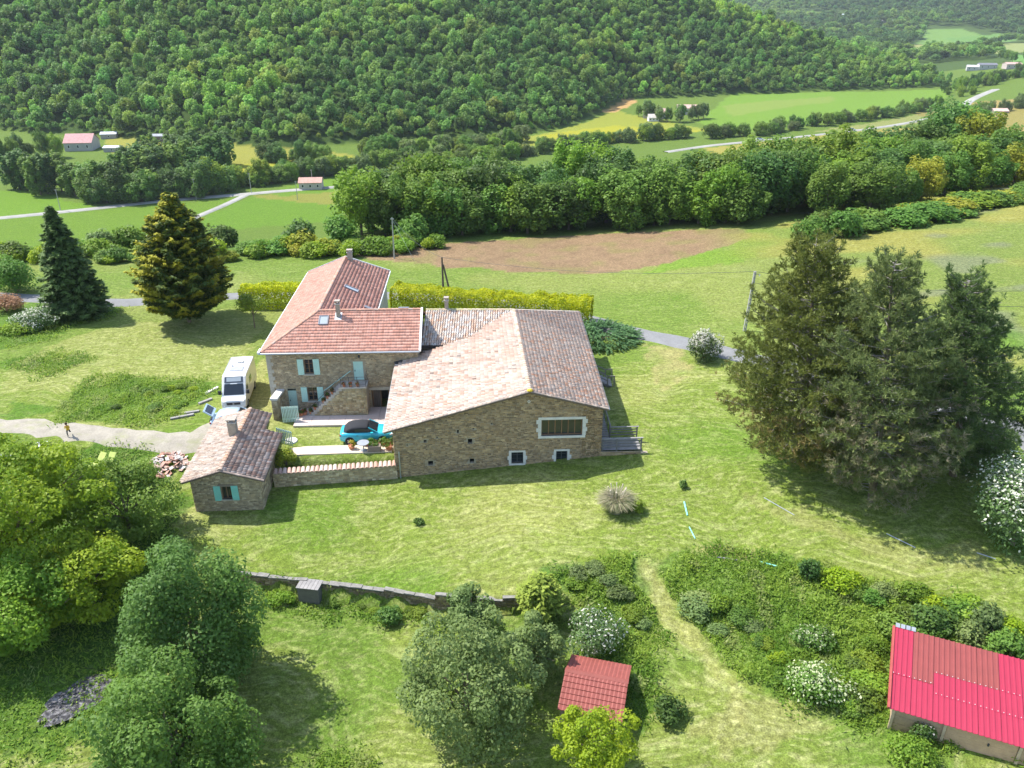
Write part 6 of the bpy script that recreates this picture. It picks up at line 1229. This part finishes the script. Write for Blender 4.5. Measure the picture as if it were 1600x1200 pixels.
def camper():
    p = Vector((-24.35, 62.15, 0)); e = empty('camper_van', (p.x, p.y, tz(p.x, p.y + 2)), R(-90 + 7.0), 'white camper van with dark windscreen parked left of farmhouse', 'camper van'); pm = paint('white van paint', (.62, .62, .60), .35)
    prof = [(-5.95, .42), (-5.98, 1.2), (-5.92, 2.55), (-5.75, 2.74), (-1.95, 2.78), (-1.55, 2.66), (-1.12, 2.12), (-.62, 1.42), (-.42, 1.24), (-.05, 1.02), (.05, .72), (.06, .42), (-.2, .3), (-5.7, .32)]
    def rg(y, k): cx, cz = -2.9, 1.5; return [(cx + (x - cx) * k[0], y, cz + (z - cz) * k[1]) for x, z in prof]
    MB().loft([rg(-1.03, (.975, .93)), rg(-1.0, (.99, .975)), rg(-.9, (1, 1)), rg(.9, (1, 1)), rg(1.0, (.99, .975)), rg(1.03, (.975, .93))]).build('body', pm, e, fix=True)
    def on(a, b, y0, y1, lift=.02):
        d = Vector((b[0] - a[0], 0, b[1] - a[1])); n = Vector((-d.z, 0, d.x)).normalized() * -lift; n = n if n.z > 0 else -n; return [(a[0] + n.x, -y0, a[1] + n.z), (a[0] + n.x, y0, a[1] + n.z), (b[0] + n.x, y1, b[1] + n.z), (b[0] + n.x, -y1, b[1] + n.z)]
    MB().add(on((-.55, 1.36), (-1.14, 2.16), .86, .80), [(0,1,2,3)]).build('windscreen', m_glass, e)
    MB().add(on((-1.2, 2.22), (-1.56, 2.66), .80, .78, .03), [(0,1,2,3)]).build('cab_surround', M('van dark trim', (.06, .07, .09), .4), e); MB().add(on((-1.27, 2.31), (-1.52, 2.61), .62, .62, .045), [(0,1,2,3)]).build('roof_window', glass_mat('skylight glass'), e)
    MB().add(on((-1.13, 2.14), (-1.17, 2.2), .3, .3, .035), [(0,1,2,3)]).build('name_strip', m_whitemetal, e)
    MB().cbox((.05, 0, .80), (.08, 1.15, .2)).build('grille', m_blackplastic, e); MB().cbox((.1, 0, .8), (.02, .14, .12)).build('badge', m_rim, e); MB().cbox((.07, 0, .5), (.1, 1.7, .2)).build('bumper', pm, e); MB().cbox((.125, 0, .55), (.02, .5, .1)).build('number_plate', m_whitemetal, e)
    for s in (-1, 1):
        MB().cbox((-.14, s*.78, .98), (.36, .3, .2), s*-.3, None, 0, .35).build('headlight', m_lamp, e); mr = MB().cbox((-.72, s*1.2, 1.55), (.16, .24, .34)); mr.beam((-.7, s*1.0, 1.45), (-.72, s*1.15, 1.5), .05, .05); mr.build('mirror', m_blackplastic, e)
        MB().add([(-.85, s*1.036, 1.38), (-1.75, s*1.036, 1.38), (-1.7, s*1.03, 2.0), (-1.2, s*1.03, 2.0)], [(0,1,2,3)]).build('cab_window', m_glass, e); MB().box(-3.5, -2.6, s*1.028 - .015, s*1.028 + .015, 1.5, 2.05).build('side_window', m_glass, e)
        MB().box(-5.6, -1.9, s*1.032 - .008, s*1.032 + .008, .95, 1.05).build('stripe', M('van stripe', (.45, .46, .48), .4), e)
        for x in (-.95, -4.55): MB().tube([(x, s*.92, .36), (x, s*1.03, .36)], .42, 18).build('wheel_arch', m_blackplastic, e); wheel(e, x, s*.94, .35, .22)
    MB().box(-5.6, -1.9, -.98, -.93, 2.72, 2.78).build('awning_rail', m_zinc, e)
    MB().cbox((-2.9, .05, 2.80), (.8, 1.1, .05)).build('solar_panel', M('grey panel', (.35, .37, .40), .3), e); MB().cbox((-4.5, .1, 2.83), (.5, .5, .1)).build('roof_vent', pm, e); MB().cbox((-3.6, -.45, 2.82), (.14, .14, .1)).build('roof_vent', m_zinc, e)
camper()

# ================================================================ person on the track
def child():
    p = at(109, 682); e = empty('person', (p.x, p.y, tz(p.x, p.y) + .05), R(-70), 'child in yellow top and dark trousers running along the gravel track', 'person')
    J_ = {'pel': (0, 0, .62), 'ch': (.06, 0, .92), 'nk': (.09, 0, 1.03), 'hd': (.12, 0, 1.14), 'hd2': (.13, 0, 1.24), 'ls': (.06, .13, .98), 'le': (.22, .19, .84), 'lh': (.36, .14, .93), 'rs': (.06, -.13, .98), 're': (-.12, -.2, .84), 'rh': (-.04, -.2, .68),
          'lh_': (.0, .08, .6), 'lk': (-.06, .09, .36), 'la': (-.30, .09, .26), 'lt': (-.33, .09, .18), 'rh_': (.0, -.08, .6), 'rk': (.16, -.09, .36), 'ra': (.10, -.09, .06), 'rt': (.21, -.1, .035)}
    ed = [('pel','ch'),('ch','nk'),('nk','hd'),('hd','hd2'),('ch','ls'),('ls','le'),('le','lh'),('ch','rs'),('rs','re'),('re','rh'),('pel','lh_'),('lh_','lk'),('lk','la'),('la','lt'),('pel','rh_'),('rh_','rk'),('rk','ra'),('ra','rt')]
    rad = dict(pel=.105, ch=.115, nk=.045, hd=.085, hd2=.075, ls=.055, le=.042, lh=.03, rs=.055, re=.042, rh=.03, lh_=.075, lk=.055, la=.038, lt=.03, rh_=.075, rk=.055, ra=.038, rt=.03); ks = list(J_); me = bpy.data.meshes.new('body'); me.from_pydata([J_[k] for k in ks], [(ks.index(a), ks.index(b)) for a, b in ed], [])
    o = bpy.data.objects.new('body', me); link(o, e); md = o.modifiers.new('skin', 'SKIN'); md.use_smooth_shade = True
    for k, sv in zip(ks, me.skin_vertices[0].data): sv.radius = (rad[k], rad[k]); sv.use_root = (k == 'pel')
    o.modifiers.new('sub', 'SUBSURF').levels = 1; m, nt, b = new_mat('child clothes and skin'); tc = N(nt, 'ShaderNodeTexCoord'); sp = N(nt, 'ShaderNodeSeparateXYZ'); nt.links.new(tc.outputs['Object'], sp.inputs[0]); cr = N(nt, 'ShaderNodeValToRGB'); nt.links.new(sp.outputs[2], cr.inputs[0]); cr.color_ramp.interpolation = 'CONSTANT'
    el = cr.color_ramp.elements; el[0].position = 0; el[0].color = (.05, .05, .06, 1); el[1].position = .60; el[1].color = (.70, .42, .03, 1)
    e2 = cr.color_ramp.elements.new(1 - 1e-3); e2.color = (.45, .27, .18, 1); nt.links.new(cr.outputs[0], b.inputs['Base Color']); b.inputs['Roughness'].default_value = .8; me.materials.append(m)
    MB().loft([[(.11 + q * math.cos(k * math.pi / 5), q * math.sin(k * math.pi / 5), z) for k in range(10)] for q, z in ((.07, 1.13), (.105, 1.2), (.1, 1.28), (.05, 1.335))]).build('hair', M('brown hair', (.07, .04, .022), .8), e, smooth=True)
child()

# ================================================================ poles and wires
m_pole = M('pole timber', (.13, .10, .075), .9, var=.25); m_cpole = M('grey pole', (.36, .35, .32), .9, var=.2)
def pole_at(px, py, topx, topy): p = at(px, py); t = aty(topx, topy, p.y); return p, t
p, tR = pole_at(1163, 517, 1180, 424); e = empty('utility_pole', p, 0, 'grey ladder sided utility pole beside the lane left of the pines', 'utility pole'); d = tR - p
for s in (-.11, .11): MB().beam((s, 0, -.3), (d.x + s * .7, d.y, d.z), .07, .22).build('pole_rail', m_cpole, e)
for i in range(14): t = (i + .5) / 14; MB().cbox((d.x * t, 0, d.z * t), (.2, .16, .1)).build('rung', m_cpole, e)
MB().beam((d.x - .1, 0, d.z - .25), (d.x + .55, 0, d.z - .32), .05, .05).build('bracket', m_iron, e); MB().tube([(d.x + .5, 0, d.z - .3), (d.x + .5, 0, d.z - .5)], .05, 8).build('insulator', m_whitemetal, e)
tA = None
p = Vector((-8.6, 92.5, tz(-8.6, 92.5))); tA = aty(690.5, 402, 92.5); e = empty('utility_pole', p, 0, 'dark wooden pole with a leaning strut behind the golden hedge', 'utility pole')
MB().tube([(tA.x - p.x, 0, -.3), (tA.x - p.x, 0, tA.z - p.z)], [.14, .1], 8).build('pole', m_pole, e); MB().tube([(tA.x - p.x + .95, 0, -.3), (tA.x - p.x + .12, 0, tA.z - p.z - .9)], [.13, .1], 8).build('strut', m_pole, e)
p, tM = pole_at(616, 404, 612.5, 340); e = empty('utility_pole', p, 0, 'slim grey metal pole at the corner of the ploughed field', 'utility pole'); MB().tube([(0, 0, -.3), (tM.x - p.x, 0, tM.z - p.z)], [.12, .07], 8).build('pole', m_zinc, e)
MB().beam((tM.x - p.x, 0, tM.z - p.z - .3), (3.0, -1.0, 0), .03, .03).build('stay_wire', m_zinc, e); MB().cbox((tM.x - p.x, 0, tM.z - p.z - .2), (.5, .08, .08)).build('crossarm', m_zinc, e)
for px, py, h, w_ in ((307, 312, 9, 'beside the tall valley trees'), (393, 302, 9, 'at the valley road junction'), (465, 312, 8, 'in the small valley meadow'), (489, 292, 8, 'by the little valley house'), (95, 330, 9, 'beside the western valley road')):
    p = at(px, py); e = empty('valley_pole', p, 0, 'thin utility pole standing ' + w_, 'utility pole', 'utility poles in the valley'); MB().tube([(0, 0, -.3), (0, 0, h)], [.16, .1], 6).build('pole', m_cpole, e); MB().cbox((0, 0, h - .4), (1.2, .12, .12)).build('crossarm', m_cpole, e)
def wire(name, a, b, sag, label, r=.018):
    a, b = Vector(a), Vector(b); pts = [a.lerp(b, t / 14) - Vector((0, 0, sag * 4 * (t / 14) * (1 - t / 14))) for t in range(15)]; o = MB().tube(pts, r, 4).build(name, m_iron); tag(o, label, 'wire')
wire('power_wire', tA, tR, .9, 'thin power wire from the wooden pole to the ladder sided pole'); wire('power_wire', tM, tA, .8, 'thin power wire from the metal pole to the wooden pole')
e = empty('utility_pole', (62, 70, tz(62, 70)), 0, 'tall grey pole carrying the wires beyond the pines', 'utility pole'); MB().tube([(0, 0, -.3), (0, 0, 9.6 - tz(62, 70))], [.16, .1], 8).build('pole', m_cpole, e)
wire('power_wire', tR, (62, 70, 9.5), 1.6, 'upper power wire running right behind the pines'); wire('power_wire', tR - Vector((0, 0, 1.2)), (62, 70, 8.0), 1.8, 'lower power wire running right behind the pines')

# ================================================================ valley buildings
def far_house(name, label, px, py, w, d, h, rh, roofc, wallc, rz=0.0, cat='house', group=None, nw=3, sink=0.3):
    p = at(px, py); e = empty(name, (p.x, p.y, p.z), rz, label, cat, group); wm = M('far wall %s' % (wallc,), wallc, .9, var=.12, nscale=.5); rm = M('far roof %s' % (roofc,), roofc, .85, var=.2, nscale=.8)
    MB().add([(-w/2,-d/2,-sink),(w/2,-d/2,-sink),(w/2,d/2,-sink),(-w/2,d/2,-sink),(-w/2,-d/2,h),(w/2,-d/2,h),(w/2,d/2,h),(-w/2,d/2,h),(-w/2,0,h+rh*.95),(w/2,0,h+rh*.95)], [(0,1,5,4),(2,3,7,6),(1,2,6,9,5),(3,0,4,8,7)]).build('wall', wm, e)
    o = .35; k = rh / (d/2); rf_ = MB()
    for s in (-1, 1): rf_.prism([(-w/2-o, s*(d/2+o), h-o*k), (w/2+o, s*(d/2+o), h-o*k), (w/2+o, 0, h+rh), (-w/2-o, 0, h+rh)], (0, 0, .18))
    rf_.build('roof', rm, e, fix=True)
    for i in range(nw):
        x = -w/2 + w * (i + .5) / nw; wn2 = MB().box(x - .5, x + .5, -d/2 - .05, -d/2 - .01, h * .35, h * .75).build('window', m_whitemetal, e); MB().box(x - .4, x + .4, -d/2 - .08, -d/2 - .055, h * .38, h * .72).build('pane', m_glass, wn2)
    return e
far_house('farm_building', 'farm building with faded pink roof beside the valley woods', 130, 233, 15, 13, 4.5, 4.0, (.48, .27, .25), (.42, .40, .38), R(6))
far_house('farm_shed', 'small shed with white roof right of the pink roofed farm', 172, 216, 9, 6, 2.8, 1.0, (.5, .52, .54), (.3, .28, .25), R(12), 'shed', nw=1)
far_house('farm_shed', 'low shed with white roof before the pink roofed farm', 178, 236, 9, 6, 2.2, .7, (.55, .57, .58), (.35, .33, .3), R(4), 'shed', nw=1)
far_house('meadow_barn', 'grey roofed open shed in the meadow right of the farm', 256, 219, 14, 7, 2.8, .8, (.30, .31, .32), (.16, .13, .11), R(3), 'shed', nw=1)
far_house('valley_house', 'little house with orange pink roof beside the valley road', 487, 294, 10, 7.5, 3.2, 1.6, (.45, .27, .21), (.48, .42, .36), R(5))
tn = at(268, 246); e = empty('garden_tunnel', tn, R(5), 'turquoise covered garden tunnel in the valley meadow', 'tunnel'); MB().loft([[(x, 2.2 * math.cos(math.pi * k / 8), 2.0 * math.sin(math.pi * k / 8)) for k in range(9)] for x in (-5, 0, 5)]).build('cover', M('turquoise film', (.12, .60, .48), .4), e, smooth=False)
for k, (px, py, w, d, h, rc, wc, lb) in enumerate(((1022, 184, 15, 9, 4.5, (.40, .27, .22), (.5, .44, .38), 'brown roofed farmhouse of the hamlet, west of its twin'), (1072, 178, 14, 9, 4.5, (.50, .33, .28), (.55, .48, .4), 'pink brown roofed farmhouse of the hamlet under trees'), (1020, 189, 7, 5, 2.6, (.55, .5, .45), (.7, .68, .64), 'small pale annex before the hamlet farmhouse'))):
    far_house('hamlet_house', lb, px, py, w, d, h, 2.0, rc, wc, R(-14 + 9 * k))
for k, (px, py, w, d, h, rc, wc, lb) in enumerate(((1521, 110, 18, 10, 5, (.5, .5, .52), (.72, .70, .68), 'grey roofed village house at the road head'), (1541, 108, 22, 11, 6, (.16, .16, .18), (.70, .68, .66), 'large dark roofed village house'), (1580, 107, 20, 11, 6, (.50, .33, .28), (.72, .60, .54), 'pink roofed village house at the right'), (1596, 116, 16, 10, 5, (.46, .30, .24), (.68, .62, .56), 'brown roofed village house at the right edge'),
                                                  (1512, 183, 12, 8, 3.5, (.56, .33, .25), (.5, .42, .34), 'orange roofed house on the slope below the village'), (1534, 190, 22, 9, 3.5, (.55, .31, .24), (.5, .42, .35), 'long orange roofed house on the slope below the village'), (1560, 178, 13, 8, 3, (.58, .40, .33), (.5, .44, .38), 'pale orange roofed house on the slope below the village'), (1541, 170, 8, 6, 3, (.5, .2, .16), (.5, .3, .25), 'small red cabin on the slope below the village'), (1385, 35, 30, 14, 5, (.62, .56, .52), (.66, .6, .56), 'pale far building among the distant woods'))):
    far_house('village_house', lb, px, py, w * .8, d * .8, h * .75, 1.5, rc, tuple(q * .62 for q in wc), R(-20 + 11 * (k % 4)))
for k, (px, n_) in enumerate(((1262, 'west'), (1288, 'middle'), (1312, 'east'))):
    p = at(px, 24 + k); e = empty('greenhouse', p, R(-6), f'long white greenhouse on the far slope, {n_} one of three', 'greenhouse'); MB().loft([[(x, 7 * math.cos(math.pi * j / 8), 6.0 * math.sin(math.pi * j / 8)) for j in range(9)] for x in (-18, 0, 18)]).build('cover', M('white film', (.55, .58, .6), .35), e)
def tiny_car(name, label, px, py, col, rz): 
    p = at(px, py); e = empty(name, (p.x, p.y, p.z + .45), rz, label, 'car'); pm = paint(name + ' distant paint', col); MB().loft([[(x, -.9, .3), (x, -.9, z * .6), (x, -.8, z), (x, .8, z), (x, .9, z * .6), (x, .9, .3)] for x, z in ((-2.1, .9), (-1.9, 1.0), (1.2, 1.0), (2.1, .8))]).build('body', pm, e, fix=True)
    MB().loft([[(x, -.78, .98), (x, -.68, z), (x, .68, z), (x, .78, .98)] for x, z in ((-1.8, 1.05), (-1.3, 1.5), (.4, 1.5), (1.1, 1.03))]).build('cabin', m_glass, e, fix=True)
    for x in (-1.3, 1.3):
        for s in (-1, 1): wheel(e, x, s * .85, .32, .18)
tiny_car('distant_car', 'white car on the east valley road', 1187, 220, (.8, .8, .8), R(8)); tiny_car('distant_car', 'blue car further along the east valley road', 1331, 205, (.05, .12, .4), R(8))

# ================================================================ yard and garden things
m_terra = M('terracotta', (.48, .20, .11), .85, var=.15, nscale=5)
def pot(loc, r, h, label, leafm, seed, flower=0.0, group='potted plants in the yard', wide=1.0):
    e = empty('flower_pot', loc, 0, label, 'plant pot', group); n = 12; MB().loft([[(q * math.cos(2*math.pi*k/n), q * math.sin(2*math.pi*k/n), z) for k in range(n)] for q, z in ((r*.7, 0), (r, h*.88), (r*1.1, h*.88), (r*1.1, h), (r*.9, h), (r*.88, h*.85))]).build('pot', m_terra, e)
    crown_obj('plant', *lobed(seed, (r*1.5*wide, r*1.5*wide, r*1.3), h + r*.7, 8, 240, r*.5, low=-.5, flower=flower), leafm, e)
L_ger = leaf_mat('geranium', (.05, .11, .02), (.11, .18, .03), .3, c3=(.65, .07, .05))
for i, t in enumerate((.02, .16, .42, .55, .7)):
    x = S0 + (LA0 - S0) * t + .1; stp = int((LA0 - S0) * t / ((LA0 - S0) / ns)); z = .12 + (LZ - .12) * (int(t * ns + .45) + 1) / ns - .05; q = hw(x, SF + .18, z); pot(q, .17, .26, f'flower pot on the house staircase, {ORD[i]} from the bottom', L_ger, 500 + i, .12)
for i, x in enumerate((LA0 + .25, LA0 + .8, LA0 + 1.4)): pot(hw(x, SF - .02 + .18, LZ), .15, .22, f'red flower pot on the stair landing, {ORD[i]} from the left', L_ger, 510 + i, .35)
for i in range(3): pot(hw(S0 - .35 - i * .28, SF + .2 - .15 * i, .17), .2, .3, f'flower pot at foot of the staircase, {ORD[i]} from the steps', L_ger, 515 + i, .25)
for i in range(9):
    x = -12.0 + i * .32; y = 56.1 + .03 * i; pot((x, y, .09), .15 + .03 * (i % 3), .3, f'pot in the row on the patio by the barn, {ORD[i]} from the left', (L_ger, L_olive, L_mid)[i % 3], 520 + i, .1)
pot((-12.9, 55.6, .09), .26, .3, 'yellow flowering pot at the left end of the patio row', leaf_mat('yellow flowers', (.2, .22, .03), (.55, .45, .03), .3), 540)
pot((-9.9, 55.5, .09), .3, .35, 'large bushy pot in the patio corner against the barn', L_mid, 541, wide=1.5)
e = empty('round_table', (-11.9, 55.35, .09), 0, 'round grey metal garden table on the patio', 'table'); MB().tube([(0, 0, .68), (0, 0, .72)], .48, 20).build('table_top', m_zinc, e); MB().tube([(0, 0, 0), (0, 0, .68)], .05, 8).build('leg', m_zinc, e); MB().tube([(0, 0, 0), (0, 0, .04)], .26, 12).build('base', m_zinc, e)
e = empty('planter_box', (-11.0, 55.3, .09), R(4), 'dark wooden planter box beside the round patio table', 'planter'); MB().box(-.5, .5, -.25, .25, 0, .5).build('box', m_wood, e); crown_obj('plant', *lobed(543, (.5, .28, .25), .6, 8, 300, .12, low=-.4), L_mid, e)
p = atz(455, 689, .02); e = empty('stone_disc', (p.x, p.y, tz(p.x, p.y)), 0, 'round pale stone slab on the grass beside the faded gate leaf', 'stone'); MB().tube([(0, 0, -.1), (0, 0, .1)], [.55, .5], 16).build('slab', m_white_stone, e)
p = atz(562, 696, .02); e = empty('white_shoes', (p.x, p.y - .1, tz(p.x, p.y) + .01), R(20), 'pair of white shoes on the grass beside the convertible', 'shoes')
for s in (0, .16): MB().loft([[(x, s - w_, 0), (x, s + w_, 0), (x, s + w_ * .8, z), (x, s - w_ * .8, z)] for x, w_, z in ((0, .04, .09), (.1, .05, .11), (.2, .055, .06), (.28, .03, .03))]).build('shoe', m_whitemetal, e, fix=True)
# heap of broken roof tiles
p = at(264, 726); e = empty('tile_heap', p, 0, 'heap of broken pink and white roof tiles on the grass left of the cottage', 'rubble heap'); rr = random.Random(9); frag = []
for c in ((.62, .36, .28), (.72, .62, .56), (.66, .48, .40), (.78, .74, .70), (.52, .28, .2)):
    b = MB(); b.col = c; b.prism([(-.2, -.12, 0), (.16, -.16, 0), (.22, .1, 0), (-.1, .15, 0)], (0, 0, .05)); o = b.build('tile_fragment', m_tile, e); frag.append(o.data); bpy.data.objects.remove(o)
for i in range(110):
    a, q = rr.uniform(0, 6.28), math.sqrt(rr.random()); x, y = math.cos(a) * q * 1.6, math.sin(a) * q * 1.35; o = bpy.data.objects.new('tile_fragment', rr.choice(frag)); link(o, e); o.location = (x, y, tz(p.x + x, p.y + y) - p.z + (1 - q * q) * .4 * rr.random() + .03); o.rotation_euler = (rr.uniform(-.6, .6), rr.uniform(-.6, .6), rr.uniform(0, 6.28)); s = rr.uniform(.7, 1.5); o.scale = (s, s, 1)
for px, py, L, an, lb in ((331, 611, 1.5, 60, 'pale stone block at the right edge of the plant patch'), (321, 628, 1.3, 50, 'short pale plank lying by the plant patch'), (285, 652, 1.9, 25, 'long pale plank lying beside the gravel track'), (300, 645, 1.2, 20, 'grey board between the plant patch and the blue car')):
    p = at(px, py); e = empty('loose_plank', (p.x, p.y, p.z + .05), R(an), lb, 'plank'); MB().prism([(-L/2, -.14, -.05), (L/2, -.12, -.05), (L/2 + .03, .14, -.05), (-L/2, .12, -.05)], (0, 0, .15)).build('board', m_white_stone if 'stone' in lb else m_greywood, e)
# things under the walnut
def lounger(loc, rz, label):
    e = empty('garden_lounger', loc, rz, label, 'lounger', 'lime loungers under the walnut'); m = M('lime fabric', (.38, .45, .12), .8); MB().beam((-.7, 0, .35), (.35, 0, .35), .6, .05).build('seat', m, e); MB().beam((.35, 0, .35), (.95, 0, .85), .6, .05).build('backrest', m, e)
    for x in (-.6, .3):
        for y in (-.25, .25): MB().tube([(x, y, 0), (x, y, .33)], .02, 6).build('leg', m_zinc, e)
p = at(152, 730); lounger((p.x, p.y, p.z), R(70), 'lime garden lounger seen through leaves, left one of two'); p = at(168, 730); lounger((p.x, p.y, p.z), R(75), 'lime garden lounger seen through leaves, right one of two')
for px, py, w_, lb in ((12, 722, 1.5, 'white garden table at the left edge under the walnut'), (68, 706, .8, 'small white table seen through the walnut leaves')):
    p = at(px, py); e = empty('garden_table', p, R(12), lb, 'table'); MB().box(-w_/2, w_/2, -.4, .4, .68, .73).build('table_top', m_whitemetal, e)
    for x in (-w_/2 + .06, w_/2 - .06):
        for y in (-.34, .34): MB().box(x - .03, x + .03, y - .03, y + .03, 0, .68).build('leg', m_whitemetal, e)
# burnt heap in the lower garden
def ash():
    p = at(128, 1082); e = empty('ash_heap', p, R(62), 'dark heap of ash and charred twigs in the left garden shade', 'ash heap'); r = np.random.default_rng(77); mb = MB(); n = 26; rings = []
    for q, z in ((1.0, -.05), (.8, .06), (.5, .12), (.2, .16)): rings.append([(2.5 * q * math.cos(2*math.pi*k/n) * (1 + .12 * math.sin(k * 2.3)), 1.35 * q * math.sin(2*math.pi*k/n) * (1 + .12 * math.sin(k * 1.7)), z + tz(p.x, p.y) - p.z) for k in range(n)])
    mb.loft(rings); m, nt, b = new_mat('ash'); v = coords(nt); c = mixc(nt, ramp(nt, noise(nt, 4, 6, .7, v), .45, .62, 0, 1), (.035, .033, .035), (.22, .21, .21)); c = mixc(nt, ramp(nt, noise(nt, 9, 3, .7, v), .66, .72, 0, 1), c, (.6, .6, .6)); nt.links.new(c, b.inputs['Base Color']); b.inputs['Roughness'].default_value = .95; mb.build('ash', m, e)
    tw_ = MB()
    for i in range(60): a, q = r.uniform(0, 6.28), math.sqrt(r.random()); x, y = 2.4 * q * math.cos(a), 1.25 * q * math.sin(a); d = r.uniform(0, 6.28); tw_.beam((x, y, .12), (x + .35 * math.cos(d), y + .35 * math.sin(d), .2), .02, .02)
    tw_.build('charred_twigs', m_blackplastic, e)
ash()
# rods and pipes on the lawn
for (a, b, r_, m, lb, nm) in (((1069, 785), (1074, 806), .06, m_teal, 'upper green pipe lying on the lawn below the dark plant', 'green_pipe'), ((1077, 824), (1086, 842), .04, m_teal, 'lower green pipe lying on the lawn', 'green_pipe'), ((1194, 778), (1241, 805), .03, m_zinc, 'thin grey rod on the lawn before the left pine', 'metal_rod'), ((1385, 834), (1430, 856), .03, m_zinc, 'thin grey rod on the lawn before the nearest pine', 'metal_rod'), ((1526, 864), (1556, 874), .03, m_zinc, 'thin grey rod on the lawn near the blossoming tree', 'metal_rod'),
                              ((1120, 871), (1152, 876), .05, m_greywood, 'grey edging board at top of the overgrown slope', 'edging_board'), ((1185, 878), (1215, 886), .05, m_teal, 'green edging strip at top of the overgrown slope', 'edging_board')):
    A, B = at(*a), at(*b); o = MB().tube([(A.x, A.y, A.z + r_ * .8), ((A.x + B.x) / 2, (A.y + B.y) / 2, tz((A.x + B.x) / 2, (A.y + B.y) / 2) + r_ * .9), (B.x, B.y, B.z + r_ * .8)], r_, 6).build(nm, m); tag(o, lb, 'pipe' if 'pipe' in nm else ('rod' if 'rod' in nm else 'edging'))

# ---------------------------------------------------------------- haze: a closed box of thin pale air round everything
def haze():
    me = bpy.data.meshes.new('haze'); x0, x1, y0, y1, z0, z1 = -3200, 3200, -90, 3950, -75, 460
    me.from_pydata([(x0,y0,z0),(x1,y0,z0),(x1,y1,z0),(x0,y1,z0),(x0,y0,z1),(x1,y0,z1),(x1,y1,z1),(x0,y1,z1)], [], [(0,3,2,1),(4,5,6,7),(0,1,5,4),(1,2,6,5),(2,3,7,6),(3,0,4,7)])
    o = bpy.data.objects.new('haze', me); link(o); o['kind'] = 'stuff'; m = bpy.data.materials.new('haze air'); m.use_nodes = True; nt = m.node_tree; nt.nodes.clear(); out = nt.nodes.new('ShaderNodeOutputMaterial'); v = nt.nodes.new('ShaderNodeVolumePrincipled')
    v.inputs['Color'].default_value = (.82, .90, 1.0, 1); v.inputs['Density'].default_value = .00006; nt.links.new(v.outputs[0], out.inputs['Volume']); me.materials.append(m)
haze()
